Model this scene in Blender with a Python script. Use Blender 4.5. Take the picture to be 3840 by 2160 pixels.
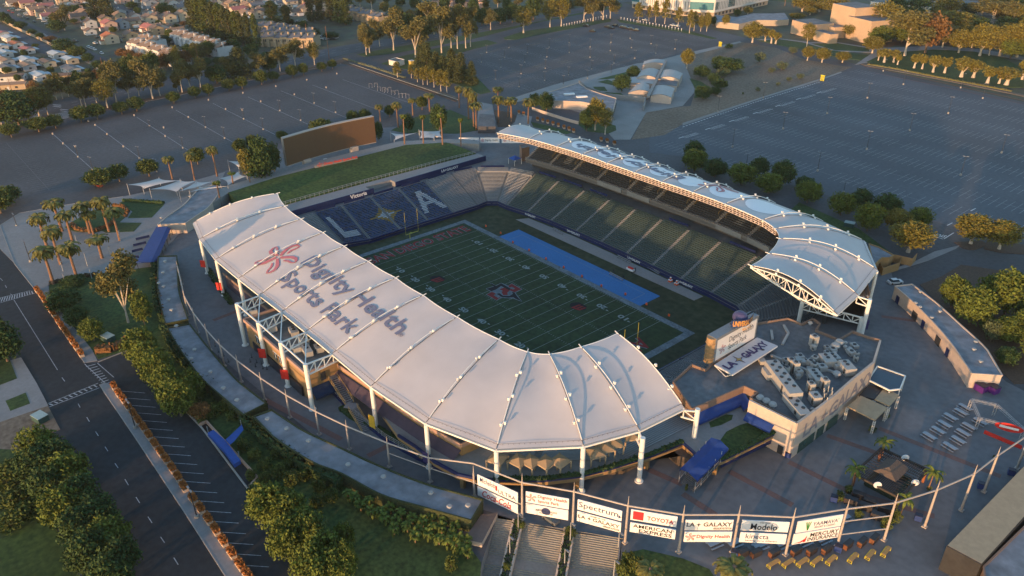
import bpy, bmesh, math, random
from mathutils import Vector, Matrix
from mathutils.geometry import tessellate_polygon
random.seed(7)
for o in list(bpy.data.objects): bpy.data.objects.remove(o)
SC = bpy.context.scene; COL = SC.collection
R = math.radians
# ---------------- camera ----------------
CP = Vector((172.38, -142.20, 123.13)); YAW, PIT, ROL, FPX = R(139.909), R(28.518), R(-0.571), 2879.95
_f = Vector((math.cos(YAW)*math.cos(PIT), math.sin(YAW)*math.cos(PIT), -math.sin(PIT)))
_r0 = Vector((math.sin(YAW), -math.cos(YAW), 0)); _u0 = _r0.cross(_f)
_r = math.cos(ROL)*_r0 + math.sin(ROL)*_u0; _u = -math.sin(ROL)*_r0 + math.cos(ROL)*_u0
cd = bpy.data.cameras.new('camera'); cam = bpy.data.objects.new('camera', cd); COL.objects.link(cam)
cd.sensor_width = 36; cd.lens = FPX/3840*36; cd.clip_end = 4000; cd.clip_start = 1
M = Matrix.Identity(3); M.col[0] = _r; M.col[1] = _u; M.col[2] = -_f
cam.matrix_world = Matrix.Translation(CP) @ M.to_4x4(); SC.camera = cam
# ---------------- light ----------------
SUN_EL, SUN_AZ = R(4.6), R(-75)        # azimuth of the sun, counter-clockwise from +X
W = bpy.data.worlds.new('World'); SC.world = W; W.use_nodes = True
nt = W.node_tree; bg = nt.nodes['Background']
sky = nt.nodes.new('ShaderNodeTexSky'); sky.sky_type = 'NISHITA'; sky.sun_disc = False
sky.sun_elevation = R(7); sky.sun_rotation = math.pi/2 - SUN_AZ; sky.altitude = 50; sky.air_density = 1.2; sky.dust_density = .8; sky.ozone_density = 2.5
nt.links.new(sky.outputs[0], bg.inputs[0]); bg.inputs[1].default_value = 0.15
sl = bpy.data.lights.new('sun', 'SUN'); so = bpy.data.objects.new('sun', sl); COL.objects.link(so)
sl.energy = 2.0; sl.angle = R(0.6); sl.color = (1.0, .56, .27)
sd = Vector((math.cos(SUN_AZ)*math.cos(SUN_EL), math.sin(SUN_AZ)*math.cos(SUN_EL), math.sin(SUN_EL)))
so.rotation_euler = sd.to_track_quat('Z', 'Y').to_euler()
SC.view_settings.view_transform = 'Standard'; SC.view_settings.look = 'None'; SC.view_settings.gamma = 1
SC.view_settings.exposure = 1.62
SC.render.engine = 'CYCLES'
ZG = 8.5
# ---------------- pixel -> place (photograph 3840 wide) ----------------
KK = 1280/2576
TO = {'A': (0, 0), 'B': (1280, 0), 'C': (2560, 0), 'D': (0, 720), 'E': (1280, 720), 'F': (2560, 720), 'G': (0, 1440), 'H': (1280, 1440), 'I': (2560, 1440)}
def P(t, x, y):
    if t == 'M': return (x*3840/2576, y*3840/2576)
    o = TO[t]; return (o[0]+x*KK, o[1]+y*KK)
def ray(px):
    return _f + _r*((px[0]-1920)/FPX) - _u*((px[1]-1080)/FPX)
def at(px, z=ZG):
    d = ray(px); return CP + d*((z-CP.z)/d.z)
def onplane(px, A, B):
    """point where the line of sight meets the upright plane through A and B"""
    n = Vector((B[1]-A[1], A[0]-B[0], 0)); d = ray(px); a = Vector((A[0], A[1], 0))
    return CP + d*((a-CP).dot(n)/d.dot(n))
def pix(p):
    d = Vector(p)-CP; z = d.dot(_f); return (1920+FPX*d.dot(_r)/z, 1080-FPX*d.dot(_u)/z)
def hgt(base, ty, z0=ZG):
    """height z of the top of an upright thing from its base pixel and its top's pixel row"""
    b = at(base, z0); lo, hi = z0, z0+90
    for _ in range(40):
        m = (lo+hi)/2
        if pix((b.x, b.y, m))[1] > ty: lo = m
        else: hi = m
    return b, lo
# ---------------- materials ----------------
MATS = {}
def mat(name, c, rough=.8, var=.15, sc=1.5, metal=0, c2=None, var2=None, bump=0, spec=.4, emit=0):
    if name in MATS: return MATS[name]
    m = bpy.data.materials.new(name); m.use_nodes = True; n = m.node_tree.nodes; l = m.node_tree.links
    b = n['Principled BSDF']; b.inputs['Roughness'].default_value = rough; b.inputs['Metallic'].default_value = metal
    b.inputs['Specular IOR Level'].default_value = spec
    geo = n.new('ShaderNodeNewGeometry'); nz = n.new('ShaderNodeTexNoise'); nz.inputs['Scale'].default_value = sc; nz.inputs['Detail'].default_value = 4
    l.new(geo.outputs['Position'], nz.inputs['Vector'])
    r = n.new('ShaderNodeValToRGB'); e = r.color_ramp.elements; e[0].position = .32; e[1].position = .7
    k1 = 1-var; k2 = 1+var; cc = c2 or c
    e[0].color = (c[0]*k1, c[1]*k1, c[2]*k1, 1); e[1].color = (min(1, cc[0]*k2), min(1, cc[1]*k2), min(1, cc[2]*k2), 1)
    l.new(nz.outputs['Fac'], r.inputs[0])
    out = r.outputs[0]
    if var2:   # broad patches
        n2 = n.new('ShaderNodeTexNoise'); n2.inputs['Scale'].default_value = var2[0]; n2.inputs['Detail'].default_value = 6; l.new(geo.outputs['Position'], n2.inputs['Vector'])
        mx = n.new('ShaderNodeMix'); mx.data_type = 'RGBA'; mx.blend_type = 'MULTIPLY'; mx.inputs[0].default_value = 1
        r2 = n.new('ShaderNodeValToRGB'); f = r2.color_ramp.elements; f[0].position = .3; f[1].position = .7
        a = 1-var2[1]; f[0].color = (a, a, a, 1); f[1].color = (1, 1, 1, 1)
        l.new(n2.outputs['Fac'], r2.inputs[0]); l.new(out, mx.inputs[6]); l.new(r2.outputs[0], mx.inputs[7]); out = mx.outputs[2]
    l.new(out, b.inputs['Base Color'])
    if bump:
        bp = n.new('ShaderNodeBump'); bp.inputs['Strength'].default_value = bump; bp.inputs['Distance'].default_value = .1
        l.new(nz.outputs['Fac'], bp.inputs['Height']); l.new(bp.outputs[0], b.inputs['Normal'])
    if emit:
        b.inputs['Emission Color'].default_value = (*c, 1); b.inputs['Emission Strength'].default_value = emit
    MATS[name] = m; return m
asph = mat('asphalt', (.088, .094, .102), .9, .14, .9, var2=(.035, .38))
asph_old = mat('asphalt_old', (.100, .100, .104), .9, .14, .8, var2=(.022, .40))
asph_new = mat('asphalt_new', (.034, .037, .040), .85, .2, .7, var2=(.06, .35))
asph_r = mat('asphalt_right_lot', (.100, .113, .128), .9, .14, .7, var2=(.02, .36))
conc = mat('concrete', (.27, .26, .25), .85, .08, 1.2, var2=(.08, .2))
conc_d = mat('plaza_concrete', (.165, .166, .170), .85, .12, .6, var2=(.07, .32))
conc_l = mat('pale_concrete', (.27, .265, .25), .85, .1, 1.5, var2=(.1, .2))
kerbm = mat('kerb_concrete', (.34, .31, .27), .9, .1, 2)
white_p = mat('white_road_paint', (.62, .62, .6), .7, .2, 3)
faint_p = mat('worn_road_paint', (.36, .37, .38), .8, .35, 2)
faint2_p = mat('faded_road_paint', (.20, .20, .205), .8, .3, 2)
yellow_p = mat('yellow_road_paint', (.30, .26, .12), .8, .3, 2)
red_p = mat('red_kerb_paint', (.35, .10, .07), .8, .2, 2)
grass = mat('lawn_grass', (.040, .078, .018), .95, .3, 1.2, c2=(.062, .098, .024), var2=(.06, .35))
grass2 = mat('berm_grass', (.045, .085, .016), .95, .25, .8, c2=(.07, .105, .02), var2=(.05, .4))
dirt = mat('dry_dirt', (.20, .145, .10), .95, .25, .8, c2=(.22, .17, .12), var2=(.03, .35))
mulch = mat('bark_mulch', (.10, .062, .04), .95, .25, 2)
suburb = mat('suburb_ground', (.115, .105, .085), .95, .35, .12, c2=(.08, .095, .05), var2=(.01, .3))
white = mat('white_paint', (.74, .73, .71), .5, .04, 2)
steel = mat('white_steel', (.76, .73, .66), .45, .05, 3)
galv = mat('galvanised_steel', (.38, .38, .38), .5, .1, 4, metal=.3)
grey_m = mat('grey_paint', (.20, .21, .22), .6, .1, 3)
dark_m = mat('dark_metal', (.03, .032, .035), .6, .1, 3)
navy = mat('navy_panel', (.012, .022, .085), .55, .12, 1)
blue_f = mat('blue_canvas', (.014, .045, .19), .7, .1, 1)
tan = mat('tan_canvas', (.42, .30, .18), .8, .08, 1)
stucco = mat('stucco_ochre', (.33, .20, .085), .85, .08, 1.5)
stucco_b = mat('stucco_brown', (.24, .155, .11), .85, .08, 1.5)
stucco_p = mat('stucco_pale', (.52, .42, .34), .85, .06, 1.5, var2=(.2, .12))
roofg = mat('roof_membrane', (.17, .175, .18), .8, .18, .8, var2=(.15, .4))
roofd = mat('roof_dark', (.155, .15, .145), .85, .15, .8, var2=(.15, .35))
glass = mat('window_glass', (.04, .06, .07), .15, .1, 1, spec=.8)
teal = mat('teal_glass', (.05, .20, .23), .2, .1, 1, spec=.8)
hvacm = mat('hvac_metal', (.36, .34, .31), .6, .08, 2)
red = mat('red_paint', (.55, .03, .02), .5, .08, 2)
orange = mat('orange_plastic', (.75, .12, .03), .5, .08, 2)
yellow = mat('yellow_paint', (.60, .50, .03), .5, .08, 2)
bark = mat('bark', (.16, .11, .08), .95, .2, 3)
bark_w = mat('pale_bark', (.50, .42, .33), .9, .25, 3)
bark_p = mat('palm_bark', (.22, .12, .07), .95, .25, 5)
wood_d = mat('dark_timber', (.05, .038, .03), .8, .2, 3)
black = mat('black_plastic', (.012, .012, .014), .5, .1, 3)
# ---------------- mesh building ----------------
def prop(o, label=None, cat=None, group=None, kind=None):
    if label: o['label'] = label
    if cat: o['category'] = cat
    if group: o['group'] = group
    if kind: o['kind'] = kind
    return o
def thing(name, label, cat, loc=(0, 0, 0), rz=0, group=None):
    o = bpy.data.objects.new(name, None); COL.objects.link(o); o.location = loc; o.rotation_euler = (0, 0, rz); o.empty_display_size = .5
    return prop(o, label, cat, group)
class MB:
    def __init__(s): s.v = []; s.f = []; s.mi = []; s.m = 0
    def face(s, pts, m=None):
        k = len(s.v); s.v += [tuple(p) for p in pts]; s.f.append(tuple(range(k, k+len(pts)))); s.mi.append(s.m if m is None else m)
    def raw(s, vs, fs, m=None):
        k = len(s.v); s.v += [tuple(p) for p in vs]
        for f in fs: s.f.append(tuple(i+k for i in f)); s.mi.append(s.m if m is None else m)
        return s
    def box(s, c, d, rz=0, m=None):
        """box: centre of the bottom c, size d, turned rz"""
        x, y, z = c; a, b, h = d[0]/2, d[1]/2, d[2]; co, si = math.cos(rz), math.sin(rz)
        vs = [(x+px*co-py*si, y+px*si+py*co, z+pz) for pz in (0, h) for px, py in ((-a, -b), (a, -b), (a, b), (-a, b))]
        return s.raw(vs, [(0, 3, 2, 1), (4, 5, 6, 7), (0, 1, 5, 4), (1, 2, 6, 5), (2, 3, 7, 6), (3, 0, 4, 7)], m)
    def prism(s, poly, z0, z1, m=None, mt=None, bottom=False):
        n = len(poly); area = sum(poly[i][0]*poly[(i+1) % n][1]-poly[(i+1) % n][0]*poly[i][1] for i in range(n))
        if area < 0: poly = list(reversed(poly))
        k = len(s.v); s.v += [(p[0], p[1], z0) for p in poly]+[(p[0], p[1], z1) for p in poly]
        mm = s.m if m is None else m
        for i in range(n):
            j = (i+1) % n; s.f.append((k+i, k+j, k+n+j, k+n+i)); s.mi.append(mm)
        t = mm if mt is None else mt
        if n <= 4 and n == 4: s.f.append(tuple(k+n+i for i in range(n))); s.mi.append(t)
        else:
            for tr in tessellate_polygon([[Vector((p[0], p[1], 0)) for p in poly]]):
                a, b, c = [Vector(poly[i][:2]) for i in tr]
                if (b-a).cross(c-a) < 0: tr = (tr[0], tr[2], tr[1])
                s.f.append(tuple(k+n+i for i in tr)); s.mi.append(t)
        return s
    def beam(s, p, q, w, h=None, m=None):
        p = Vector(p); q = Vector(q); d = (q-p)
        if d.length < 1e-6: return s
        d.normalize(); up = Vector((0, 0, 1)) if abs(d.z) < .95 else Vector((1, 0, 0))
        a = d.cross(up).normalized(); b = a.cross(d).normalized(); h = h or w; a *= w/2; b *= h/2
        vs = [p-a-b, p+a-b, p+a+b, p-a+b, q-a-b, q+a-b, q+a+b, q-a+b]
        return s.raw(vs, [(0, 1, 2, 3), (7, 6, 5, 4), (0, 4, 5, 1), (1, 5, 6, 2), (2, 6, 7, 3), (3, 7, 4, 0)], m)
    def tube(s, pts, r, n=8, m=None, r2=None, cap=True):
        pts = [Vector(p) for p in pts]; k = len(s.v); N = len(pts)
        for i, p in enumerate(pts):
            d = (pts[min(i+1, N-1)]-pts[max(i-1, 0)]).normalized(); up = Vector((0, 0, 1)) if abs(d.z) < .9 else Vector((1, 0, 0))
            a = d.cross(up).normalized(); b = a.cross(d).normalized()
            rr = r if r2 is None else r+(r2-r)*i/(N-1)
            for j in range(n):
                t = 2*math.pi*j/n; s.v.append(tuple(p+a*rr*math.cos(t)+b*rr*math.sin(t)))
        mm = s.m if m is None else m
        for i in range(N-1):
            for j in range(n):
                j2 = (j+1) % n; s.f.append((k+i*n+j, k+i*n+j2, k+(i+1)*n+j2, k+(i+1)*n+j)); s.mi.append(mm)
        if cap:
            s.f.append(tuple(k+j for j in range(n))); s.mi.append(mm); s.f.append(tuple(k+(N-1)*n+n-1-j for j in range(n))); s.mi.append(mm)
        return s
    def cyl(s, c, r, h, n=12, m=None, r2=None):
        return s.tube([c, (c[0], c[1], c[2]+h)], r, n, m, r2)
    def blob(s, c, r, n=8, k=5, sq=1, m=None, jit=0):
        vs = []; fs = []
        for i in range(k+1):
            ph = math.pi*i/k
            for j in range(n):
                th = 2*math.pi*j/n; q = 1+random.uniform(-jit, jit)
                vs.append((c[0]+r*q*math.sin(ph)*math.cos(th), c[1]+r*q*math.sin(ph)*math.sin(th), c[2]+r*q*sq*math.cos(ph)))
        for i in range(k):
            for j in range(n): fs.append((i*n+j, (i+1)*n+j, (i+1)*n+(j+1) % n, i*n+(j+1) % n))
        return s.raw(vs, fs, m)
    def quad(s, pts, m=None): s.face(pts, m); return s
    def obj(s, name, mats, parent=None, local=False, loc=None):
        if not isinstance(mats, (list, tuple)): mats = [mats]
        if local: org = Vector((0, 0, 0))
        elif parent is not None:
            org = wloc(parent)
        elif loc is not None: org = Vector(loc)
        else:
            n = max(1, len(s.v)); org = Vector((sum(p[0] for p in s.v)/n, sum(p[1] for p in s.v)/n, min([p[2] for p in s.v] or [0])))
        me = bpy.data.meshes.new(name); o3 = tuple(org)
        me.from_pydata([(p[0]-o3[0], p[1]-o3[1], p[2]-o3[2]) for p in s.v], [], s.f)
        for m in mats: me.materials.append(m)
        if len(mats) > 1: me.polygons.foreach_set('material_index', s.mi)
        me.update(); o = bpy.data.objects.new(name, me); COL.objects.link(o)
        if parent is not None: o.parent = parent
        elif not local: o.location = org
        return o
def wloc(o):
    v = Vector((0, 0, 0))
    while o is not None: v += o.location; o = o.parent
    return v
CH = {}
def copy_tree(o, loc=None, rz=None, scale=None, label=None, group=None, parent=None):
    c = o.copy(); COL.objects.link(c)
    if parent is not None: c.parent = parent
    for ch in [x for x in KIDS(o)]: copy_tree(ch, parent=c)
    if loc is not None: c.location = loc
    if rz is not None: c.rotation_euler = (0, 0, rz)
    if scale is not None: c.scale = scale
    if label: c['label'] = label
    if group: c['group'] = group
    return c
KC = {}
def KIDS(o):
    k = o.name
    if k not in KC: KC[k] = [x for x in bpy.data.objects if x.parent is o]
    return KC[k]
class Kind:
    """a prototype thing; the first placing uses it, later ones are copies"""
    def __init__(s, root): s.root = root; s.used = False; s.all = None
    def put(s, loc, rz=0, scale=(1, 1, 1), label=None, group=None, cat=None):
        if not s.used:
            s.used = True; s.kids = KIDS(s.root); o = s.root; o.location = loc; o.rotation_euler = (0, 0, rz); o.scale = scale
            s.src = o
        else: o = copy_tree(s.src, loc, rz, scale)
        if label: o['label'] = label
        if cat: o['category'] = cat
        if group: o['group'] = group
        return o
ORD = ['', 'first', 'second', 'third', 'fourth', 'fifth', 'sixth', 'seventh', 'eighth', 'ninth', 'tenth', 'eleventh', 'twelfth', 'thirteenth', 'fourteenth', 'fifteenth', 'sixteenth', 'seventeenth', 'eighteenth', 'nineteenth', 'twentieth']
def nth(i):
    if i <= 20: return ORD[i]
    t = {2: 'twenty', 3: 'thirty', 4: 'forty', 5: 'fifty', 6: 'sixty', 7: 'seventy'}[i//10]
    return t+'-'+ORD[i % 10] if i % 10 else {'twenty': 'twentieth', 'thirty': 'thirtieth', 'forty': 'fortieth', 'fifty': 'fiftieth', 'sixty': 'sixtieth', 'seventy': 'seventieth'}[t]
def W2(pts, z=ZG):
    """list of (tile, x, y) -> ground points"""
    return [at(P(*p), z)[:2] for p in pts]
def TL(t, *xy):
    return [(t, x, y) for x, y in xy]
HH = [0.0]
def sheet(name, poly, m, h=None, z=ZG, thick=True):
    """flat ground sheet or raised slab, poly = world xy"""
    if h is None: HH[0] += .004; h = .01+HH[0]
    b = MB(); b.prism(poly, z-.3 if thick else z+h-.002, z+h)
    o = b.obj(name, m); prop(o, kind='structure'); return o
def strip(b, pts, w, z, m=None):
    """flat ribbon of width w along a world polyline"""
    pts = [Vector((p[0], p[1])) for p in pts]
    L = []
    for i, p in enumerate(pts):
        d = (pts[min(i+1, len(pts)-1)]-pts[max(i-1, 0)]).normalized(); n = Vector((-d.y, d.x))*w/2
        L.append((p+n, p-n))
    for i in range(len(pts)-1):
        a, c = L[i]; e, g = L[i+1]
        b.face([(c.x, c.y, z), (g.x, g.y, z), (e.x, e.y, z), (a.x, a.y, z)], m)
def kerb(b, pts, w, z0, z1, m=None, closed=False):
    if closed: pts = list(pts)+[pts[0]]
    for a, c in zip(pts[:-1], pts[1:]): b.beam((a[0], a[1], (z0+z1)/2), (c[0], c[1], (z0+z1)/2), w, z1-z0, m)
# ---------------- lettering ----------------
def textmesh(s, bold=0, shear=0):
    cu = bpy.data.curves.new('lettering', 'FONT'); cu.body = s; cu.size = 1; cu.offset = bold; cu.shear = shear; cu.resolution_u = 2
    o = bpy.data.objects.new('lettering', cu); COL.objects.link(o)
    dg = bpy.context.evaluated_depsgraph_get(); me = bpy.data.meshes.new_from_object(o.evaluated_get(dg))
    vs = [tuple(v.co) for v in me.vertices]; fs = [tuple(p.vertices) for p in me.polygons]
    bpy.data.objects.remove(o); bpy.data.curves.remove(cu); bpy.data.meshes.remove(me)
    if not vs: return [], []
    x0 = min(v[0] for v in vs); x1 = max(v[0] for v in vs); y0 = min(v[1] for v in vs); y1 = max(v[1] for v in vs)
    return [((v[0]-x0)/(x1-x0), (v[1]-y0)/(y1-y0)) for v in vs], fs
def text_on(b, s, o, ex, ey, off, m=None, bold=.01, shear=0):
    """letters filling the box o, o+ex, o+ey; off lifts them off the surface"""
    vs, fs = textmesh(s, bold, shear); o = Vector(o); ex = Vector(ex); ey = Vector(ey); off = Vector(off)
    b.raw([o+ex*u+ey*v+off for u, v in vs], fs, m); return b
# =============== STADIUM: playing field ===============
YD = .9144; S24 = 24.384
ring = [((-66, -23), (-84, -25)), ((-63, -13.4), (-83.4, -13.2)), ((-63, .2), (-83.6, 0)), ((-62.8, 13), (-84, 13.5)), ((-62.4, 25.5), (-84, 26.5)),
 ((-62.1, 37.4), (-84.6, 40.4)), ((-62.9, 42.6), (-82.5, 52.6)), ((-60, 46), (-72.7, 63.6)), ((-54.5, 45.8), (-60.9, 68)), ((-43.7, 47.7), (-47.6, 69.5)),
 ((-30.9, 48.8), (-32.6, 69.8)), ((-17.3, 49.1), (-19, 70)), ((-4, 49.2), (-5.7, 70.2)), ((8.7, 49), (7.3, 70.4)), ((21.1, 48.6), (19.9, 70.4)), ((34.1, 48.1), (33.5, 70.4)),
 ((46.5, 47.9), (48.6, 70)), ((57.6, 46.6), (62, 68)), ((61.5, 44), (73, 62.5)), ((64, 40), (82, 52)), ((64.5, 33), (84.5, 40)), ((64.5, 22), (84.5, 24)), ((64.3, 10), (84.5, 11)), ((64, -2), (84.5, -2)),
 ((64.2, -14), (84.5, -16)), ((64, -27), (82, -40)), ((61, -32), (73, -50)), ((57.5, -34.3), (62, -55.6)), ((46.5, -35.5), (48.6, -57.6)), ((34.1, -35.7), (33.5, -58)), ((21.1, -36.2), (19.9, -58)), ((8.7, -36.6), (7.3, -58)),
 ((-4, -36.8), (-5.7, -57.8)), ((-17.3, -36.7), (-19, -57.6)), ((-30.9, -36.4), (-32.6, -57.4)), ((-43.7, -35.3), (-47.6, -57.1)), ((-54.5, -33.4), (-60.9, -55.6)), ((-60, -33.6), (-72.7, -51.2)), ((-63.5, -30), (-82, -39))]
NR = len(ring)
kinds = ['blue']*4+['silver']*4+['green']*9+['grey']*4+['bleach']*4+['grey']*2+['green']*8+['silver']*4
kinds = (kinds+['silver']*NR)[:NR]
front = [r[0] for r in ring]; back = [r[1] for r in ring]
turf = mat('field_turf', (.024, .050, .018), .95, .2, .6, c2=(.033, .062, .022), var2=(.05, .35))
turf2 = mat('field_turf_outer', (.030, .054, .021), .95, .28, .4, c2=(.052, .062, .033), var2=(.04, .4))
b = MB(); b.prism([(p[0]*1.01, p[1]*1.01) for p in front], -.5, 0); prop(b.obj('turf', turf2), kind='structure')
b = MB(); b.prism([(-54.86, -S24), (54.86, -S24), (54.86, S24), (-54.86, S24)], -.3, .006); prop(b.obj('football_turf', turf), kind='structure')
paint = mat('field_paint', (.22, .26, .25), .9, .15, 4); paintb = mat('border_paint', (.16, .20, .22), .9, .25, 1.2, var2=(.3, .4))
def rect(b, x0, y0, x1, y1, z, m=None): b.face([(x0, y0, z), (x1, y0, z), (x1, y1, z), (x0, y1, z)], m)
b = MB(); e = 2.4
for r_ in ((-54.86-e, S24, 54.86+e, S24+e), (-54.86-e, -S24-e, 54.86+e, -S24), (-54.86-e, -S24, -54.86, S24), (54.86, -S24, 54.86+e, S24)): rect(b, *r_, .012, 0)
for k in range(-10, 11): rect(b, k*5*YD-.07, -S24, k*5*YD+.07, S24, .014, 1)
for k in range(-49, 50):
    if k % 5 == 0:
        for sy in (-1, 1): rect(b, k*YD-.35, sy*6.096-.06, k*YD+.35, sy*6.096+.06, .017, 1)
        continue
    for y0, y1 in ((S24-.9, S24-.25), (-S24+.25, -S24+.9), (6.1, 6.75), (-6.75, -6.1)): rect(b, k*YD-.055, y0, k*YD+.055, y1, .015, 1)
for k in range(-4, 5):
    X = k*10*YD; n = str(50-abs(k)*10)
    for sy in (-1, 1):
        w, h = 3.6, 2.1; Y = sy*17.3
        ex = Vector((-sy*w, 0, 0)); ey = Vector((0, -sy*h, 0)); o = Vector((X, Y, 0))-ex/2-ey/2
        text_on(b, n, o, ex, ey, (0, 0, .018), 1, bold=.03)
        if k:
            d = -1 if k < 0 else 1; xx = X+d*(2.5 if True else 0)
            ty = Y-ey.y*.25*-1
            b.face([(xx, ty-.35, .018), (xx+d*1.2, ty, .018), (xx, ty+.35, .018)][::(1 if d > 0 else -1)], 1)
prop(b.obj('field_markings', [paintb, paint]), kind='structure')
redp = mat('field_red_paint', (.20, .016, .014), .9, .2, 2); blackp = mat('field_black_paint', (.008, .008, .01), .9, .2, 2)
b = MB()
for word, Y0, Y1, X0, up, rt in (('SAN DIEGO STATE', -22.3, 22.6, -47.4, -1, 1), ('AZTECS', 12.4, -12.4, 47.2, 1, -1)):
    o = (X0, Y0, 0); ex = (0, Y1-Y0, 0); ey = (up*5.8 if up < 0 else up*6.2, 0, 0)
    text_on(b, word, o, ex, ey, (0, 0, .011), 0, bold=.055); text_on(b, word, o, ex, ey, (0, 0, .020), 1, bold=.02)
s4 = 640/2576
def c4(*xy): return [at((1400+x*s4, 1060+y*s4), 0) for x, y in xy]
def flat(b, pts, z, m): b.prism([(p[0], p[1]) for p in pts], z-.001, z, m)
lg = [c4((1755, 10), (1785, 5), (1845, 42), (1930, 2), (2035, 42), (2090, 8), (2255, 100), (2150, 152), (2185, 205), (2250, 288), (2200, 275), (2110, 238), (2060, 238), (1940, 230), (1862, 274), (1695, 180), (1770, 138), (1695, 92), (1815, 48))]
flat(b, lg[0], .021, 0)
for pts, m in ((((2035, 50), (2088, 18), (2238, 100), (2130, 145), (2055, 115), (2085, 92), (2110, 105), (2140, 92), (2090, 62), (2060, 78)), 1), (((1900, 100), (1975, 75), (2060, 120), (2020, 150), (2030, 185), (1960, 190), (1935, 140), (1960, 125)), 1), (((1712, 178), (1790, 140), (1850, 165), (1815, 190), (1880, 230), (1925, 215), (1860, 266)), 1), (((1762, 15), (1785, 12), (1850, 50), (1930, 10), (2080, 95), (2050, 115), (1930, 50), (1850, 105), (1780, 130), (1710, 92), (1820, 60)), 2), (((1860, 170), (1900, 160), (1960, 200), (2060, 200), (2110, 170), (2090, 140), (2130, 150), (2170, 210), (2235, 280), (2150, 245), (2110, 220), (2040, 228), (1940, 218)), 2)):
    flat(b, c4(*pts), .028+.003*m, m)
for cx, cy, w, h in ((-22.9, -11.4, 5.6, 5.2), (22.4, 11.6, 6, 5)):
    hx = [(cx-w*.5, cy), (cx-w*.28, cy+h*.42), (cx+w*.3, cy+h*.45), (cx+w*.52, cy+h*.1), (cx+w*.35, cy-h*.35), (cx-w*.05, cy-h*.5), (cx-w*.42, cy-h*.25)]
    flat(b, hx, .022, 2)
    for i in range(3):
        x0 = cx-w*.15+i*w*.2; flat(b, [(x0, cy-h*.32), (x0+w*.13, cy-h*.26), (x0+w*.17, cy+h*.3), (x0+w*.05, cy+h*.22)], .03, 1)
    flat(b, [(cx-w*.15, cy-h*.45), (cx+w*.35, cy-h*.3), (cx+w*.35, cy-h*.15), (cx-w*.15, cy-h*.3)], .034, 1)
prop(b.obj('field_lettering', [paintb, redp, blackp]), kind='structure')
tarp = mat('blue_turf_cover', (.035, .17, .40), .8, .1, 1.5, var2=(.08, .15))
b = MB(); b.prism([(-35.6, 26.8), (35.4, 26.8), (35.4, 36.6), (-35.6, 36.6)], -.1, .05)
o = b.obj('field_cover', tarp); prop(o, 'bright blue cover laid on grass beside far sideline', 'field cover')
bb = MB(); [strip(bb, l, .12, .056) for l in ([(-31, 28), (-31, 34.3), (-30.9, 34.3)], [(-31, 34.3), (31, 34.1)], [(31, 34.1), (31, 27.5)])]
bb.obj('painted_line', paint, o)
b = MB(); b.prism([(-43.9, 42.2), (44.5, 42.6), (44.8, 47.1), (21, 47.8), (0, 48.3), (-17, 48.3), (-41.5, 46.9)], -.1, .04); prop(b.obj('touchline_pavement', conc), kind='structure')
# =============== seating bowl ===============
Z0, Z1, NROW = 1.3, 8.7, 25
bowl = thing('seating_bowl', 'sunken concrete seating bowl with green, blue and silver seats around the field', 'grandstand', (0, 6, 0))
terr = mat('terrace_concrete', (.27, .275, .27), .9, .1, 1.2, var2=(.1, .25))
b = MB()
def lerp(a, c, t): return (a[0]+(c[0]-a[0])*t, a[1]+(c[1]-a[1])*t)
def rows_of(i): return 13 if kinds[i] == 'bleach' else NROW
for i in range(NR):
    j = (i+1) % NR; nr = rows_of(i)
    for r_ in range(nr):
        z = Z0+(Z1-Z0)*r_/NROW; zn = z-(Z1-Z0)/NROW
        a0, a1 = lerp(front[i], back[i], r_/NROW), lerp(front[j], back[j], r_/NROW); b0, b1 = lerp(front[i], back[i], (r_+1)/NROW), lerp(front[j], back[j], (r_+1)/NROW)
        b.face([(*a0, z), (*b0, z), (*b1, z), (*a1, z)]); b.face([(*a0, z), (*a1, z), (*a1, zn), (*a0, zn)])
    if nr == 13:
        z = Z0+(Z1-Z0)*12/NROW; b0, b1 = lerp(front[i], back[i], 13/NROW), lerp(front[j], back[j], 13/NROW)
        b.face([(*b0, z), (*back[i], z), (*back[j], z), (*b1, z)])
        b.face([(*back[i], z), (*back[i], 8.4), (*back[j], 8.4), (*back[j], z)])
b.obj('terrace', terr, bowl)
b = MB()
for i in range(NR):
    j = (i+1) % NR; a = Vector(front[i]); c = Vector(front[j]); cen = Vector((0, 6)); n = (cen-(a+c)/2).normalized()*.02
    b.prism([a, c, lerp(c, back[j], .02), lerp(a, back[i], .02)], 0, Z0+.55)
b.obj('field_wall', navy, bowl)
bs = MB()
for i in range(NR):
    if kinds[i] == 'bleach' and kinds[i-1] == 'bleach': continue
    b = bs
    for r_ in range(rows_of(i) if kinds[i-1] != 'bleach' else 13):
        z = Z0+(Z1-Z0)*r_/NROW+.02; p = Vector(lerp(front[i], back[i], r_/NROW)); q = Vector(lerp(front[i], back[i], (r_+1)/NROW)); d = (q-p).normalized(); n = Vector((-d.y, d.x))*.48
        b.face([(*(p-n), z), (*(q-n), z), (*(q+n), z), (*(p+n), z)]); m2 = (p+q)/2
        b.box((m2.x, m2.y, z), (d.length*.42, .95, .16), math.atan2(d.y, d.x))
bs.obj('aisle_steps', mat('aisle_concrete', (.19, .195, .19), .9, .1, 2), bowl)
seatm = {'green': mat('green_seat', (.045, .078, .062), .5, .15, 2), 'grey': mat('grey_seat', (.085, .10, .105), .5, .12, 2), 'b1': mat('royal_blue_seat', (.022, .066, .19), .5, .15, 3), 'b2': mat('navy_seat', (.014, .030, .075), .5, .15, 3), 'w': mat('white_seat', (.50, .53, .56), .5, .06, 3), 'g': mat('gold_seat', (.36, .22, .02), .5, .08, 3), 'silver': mat('aluminium_bench', (.30, .31, .31), .45, .08, 3, metal=.3)}
SB = {k: MB() for k in seatm}
nearseats = []
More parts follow.
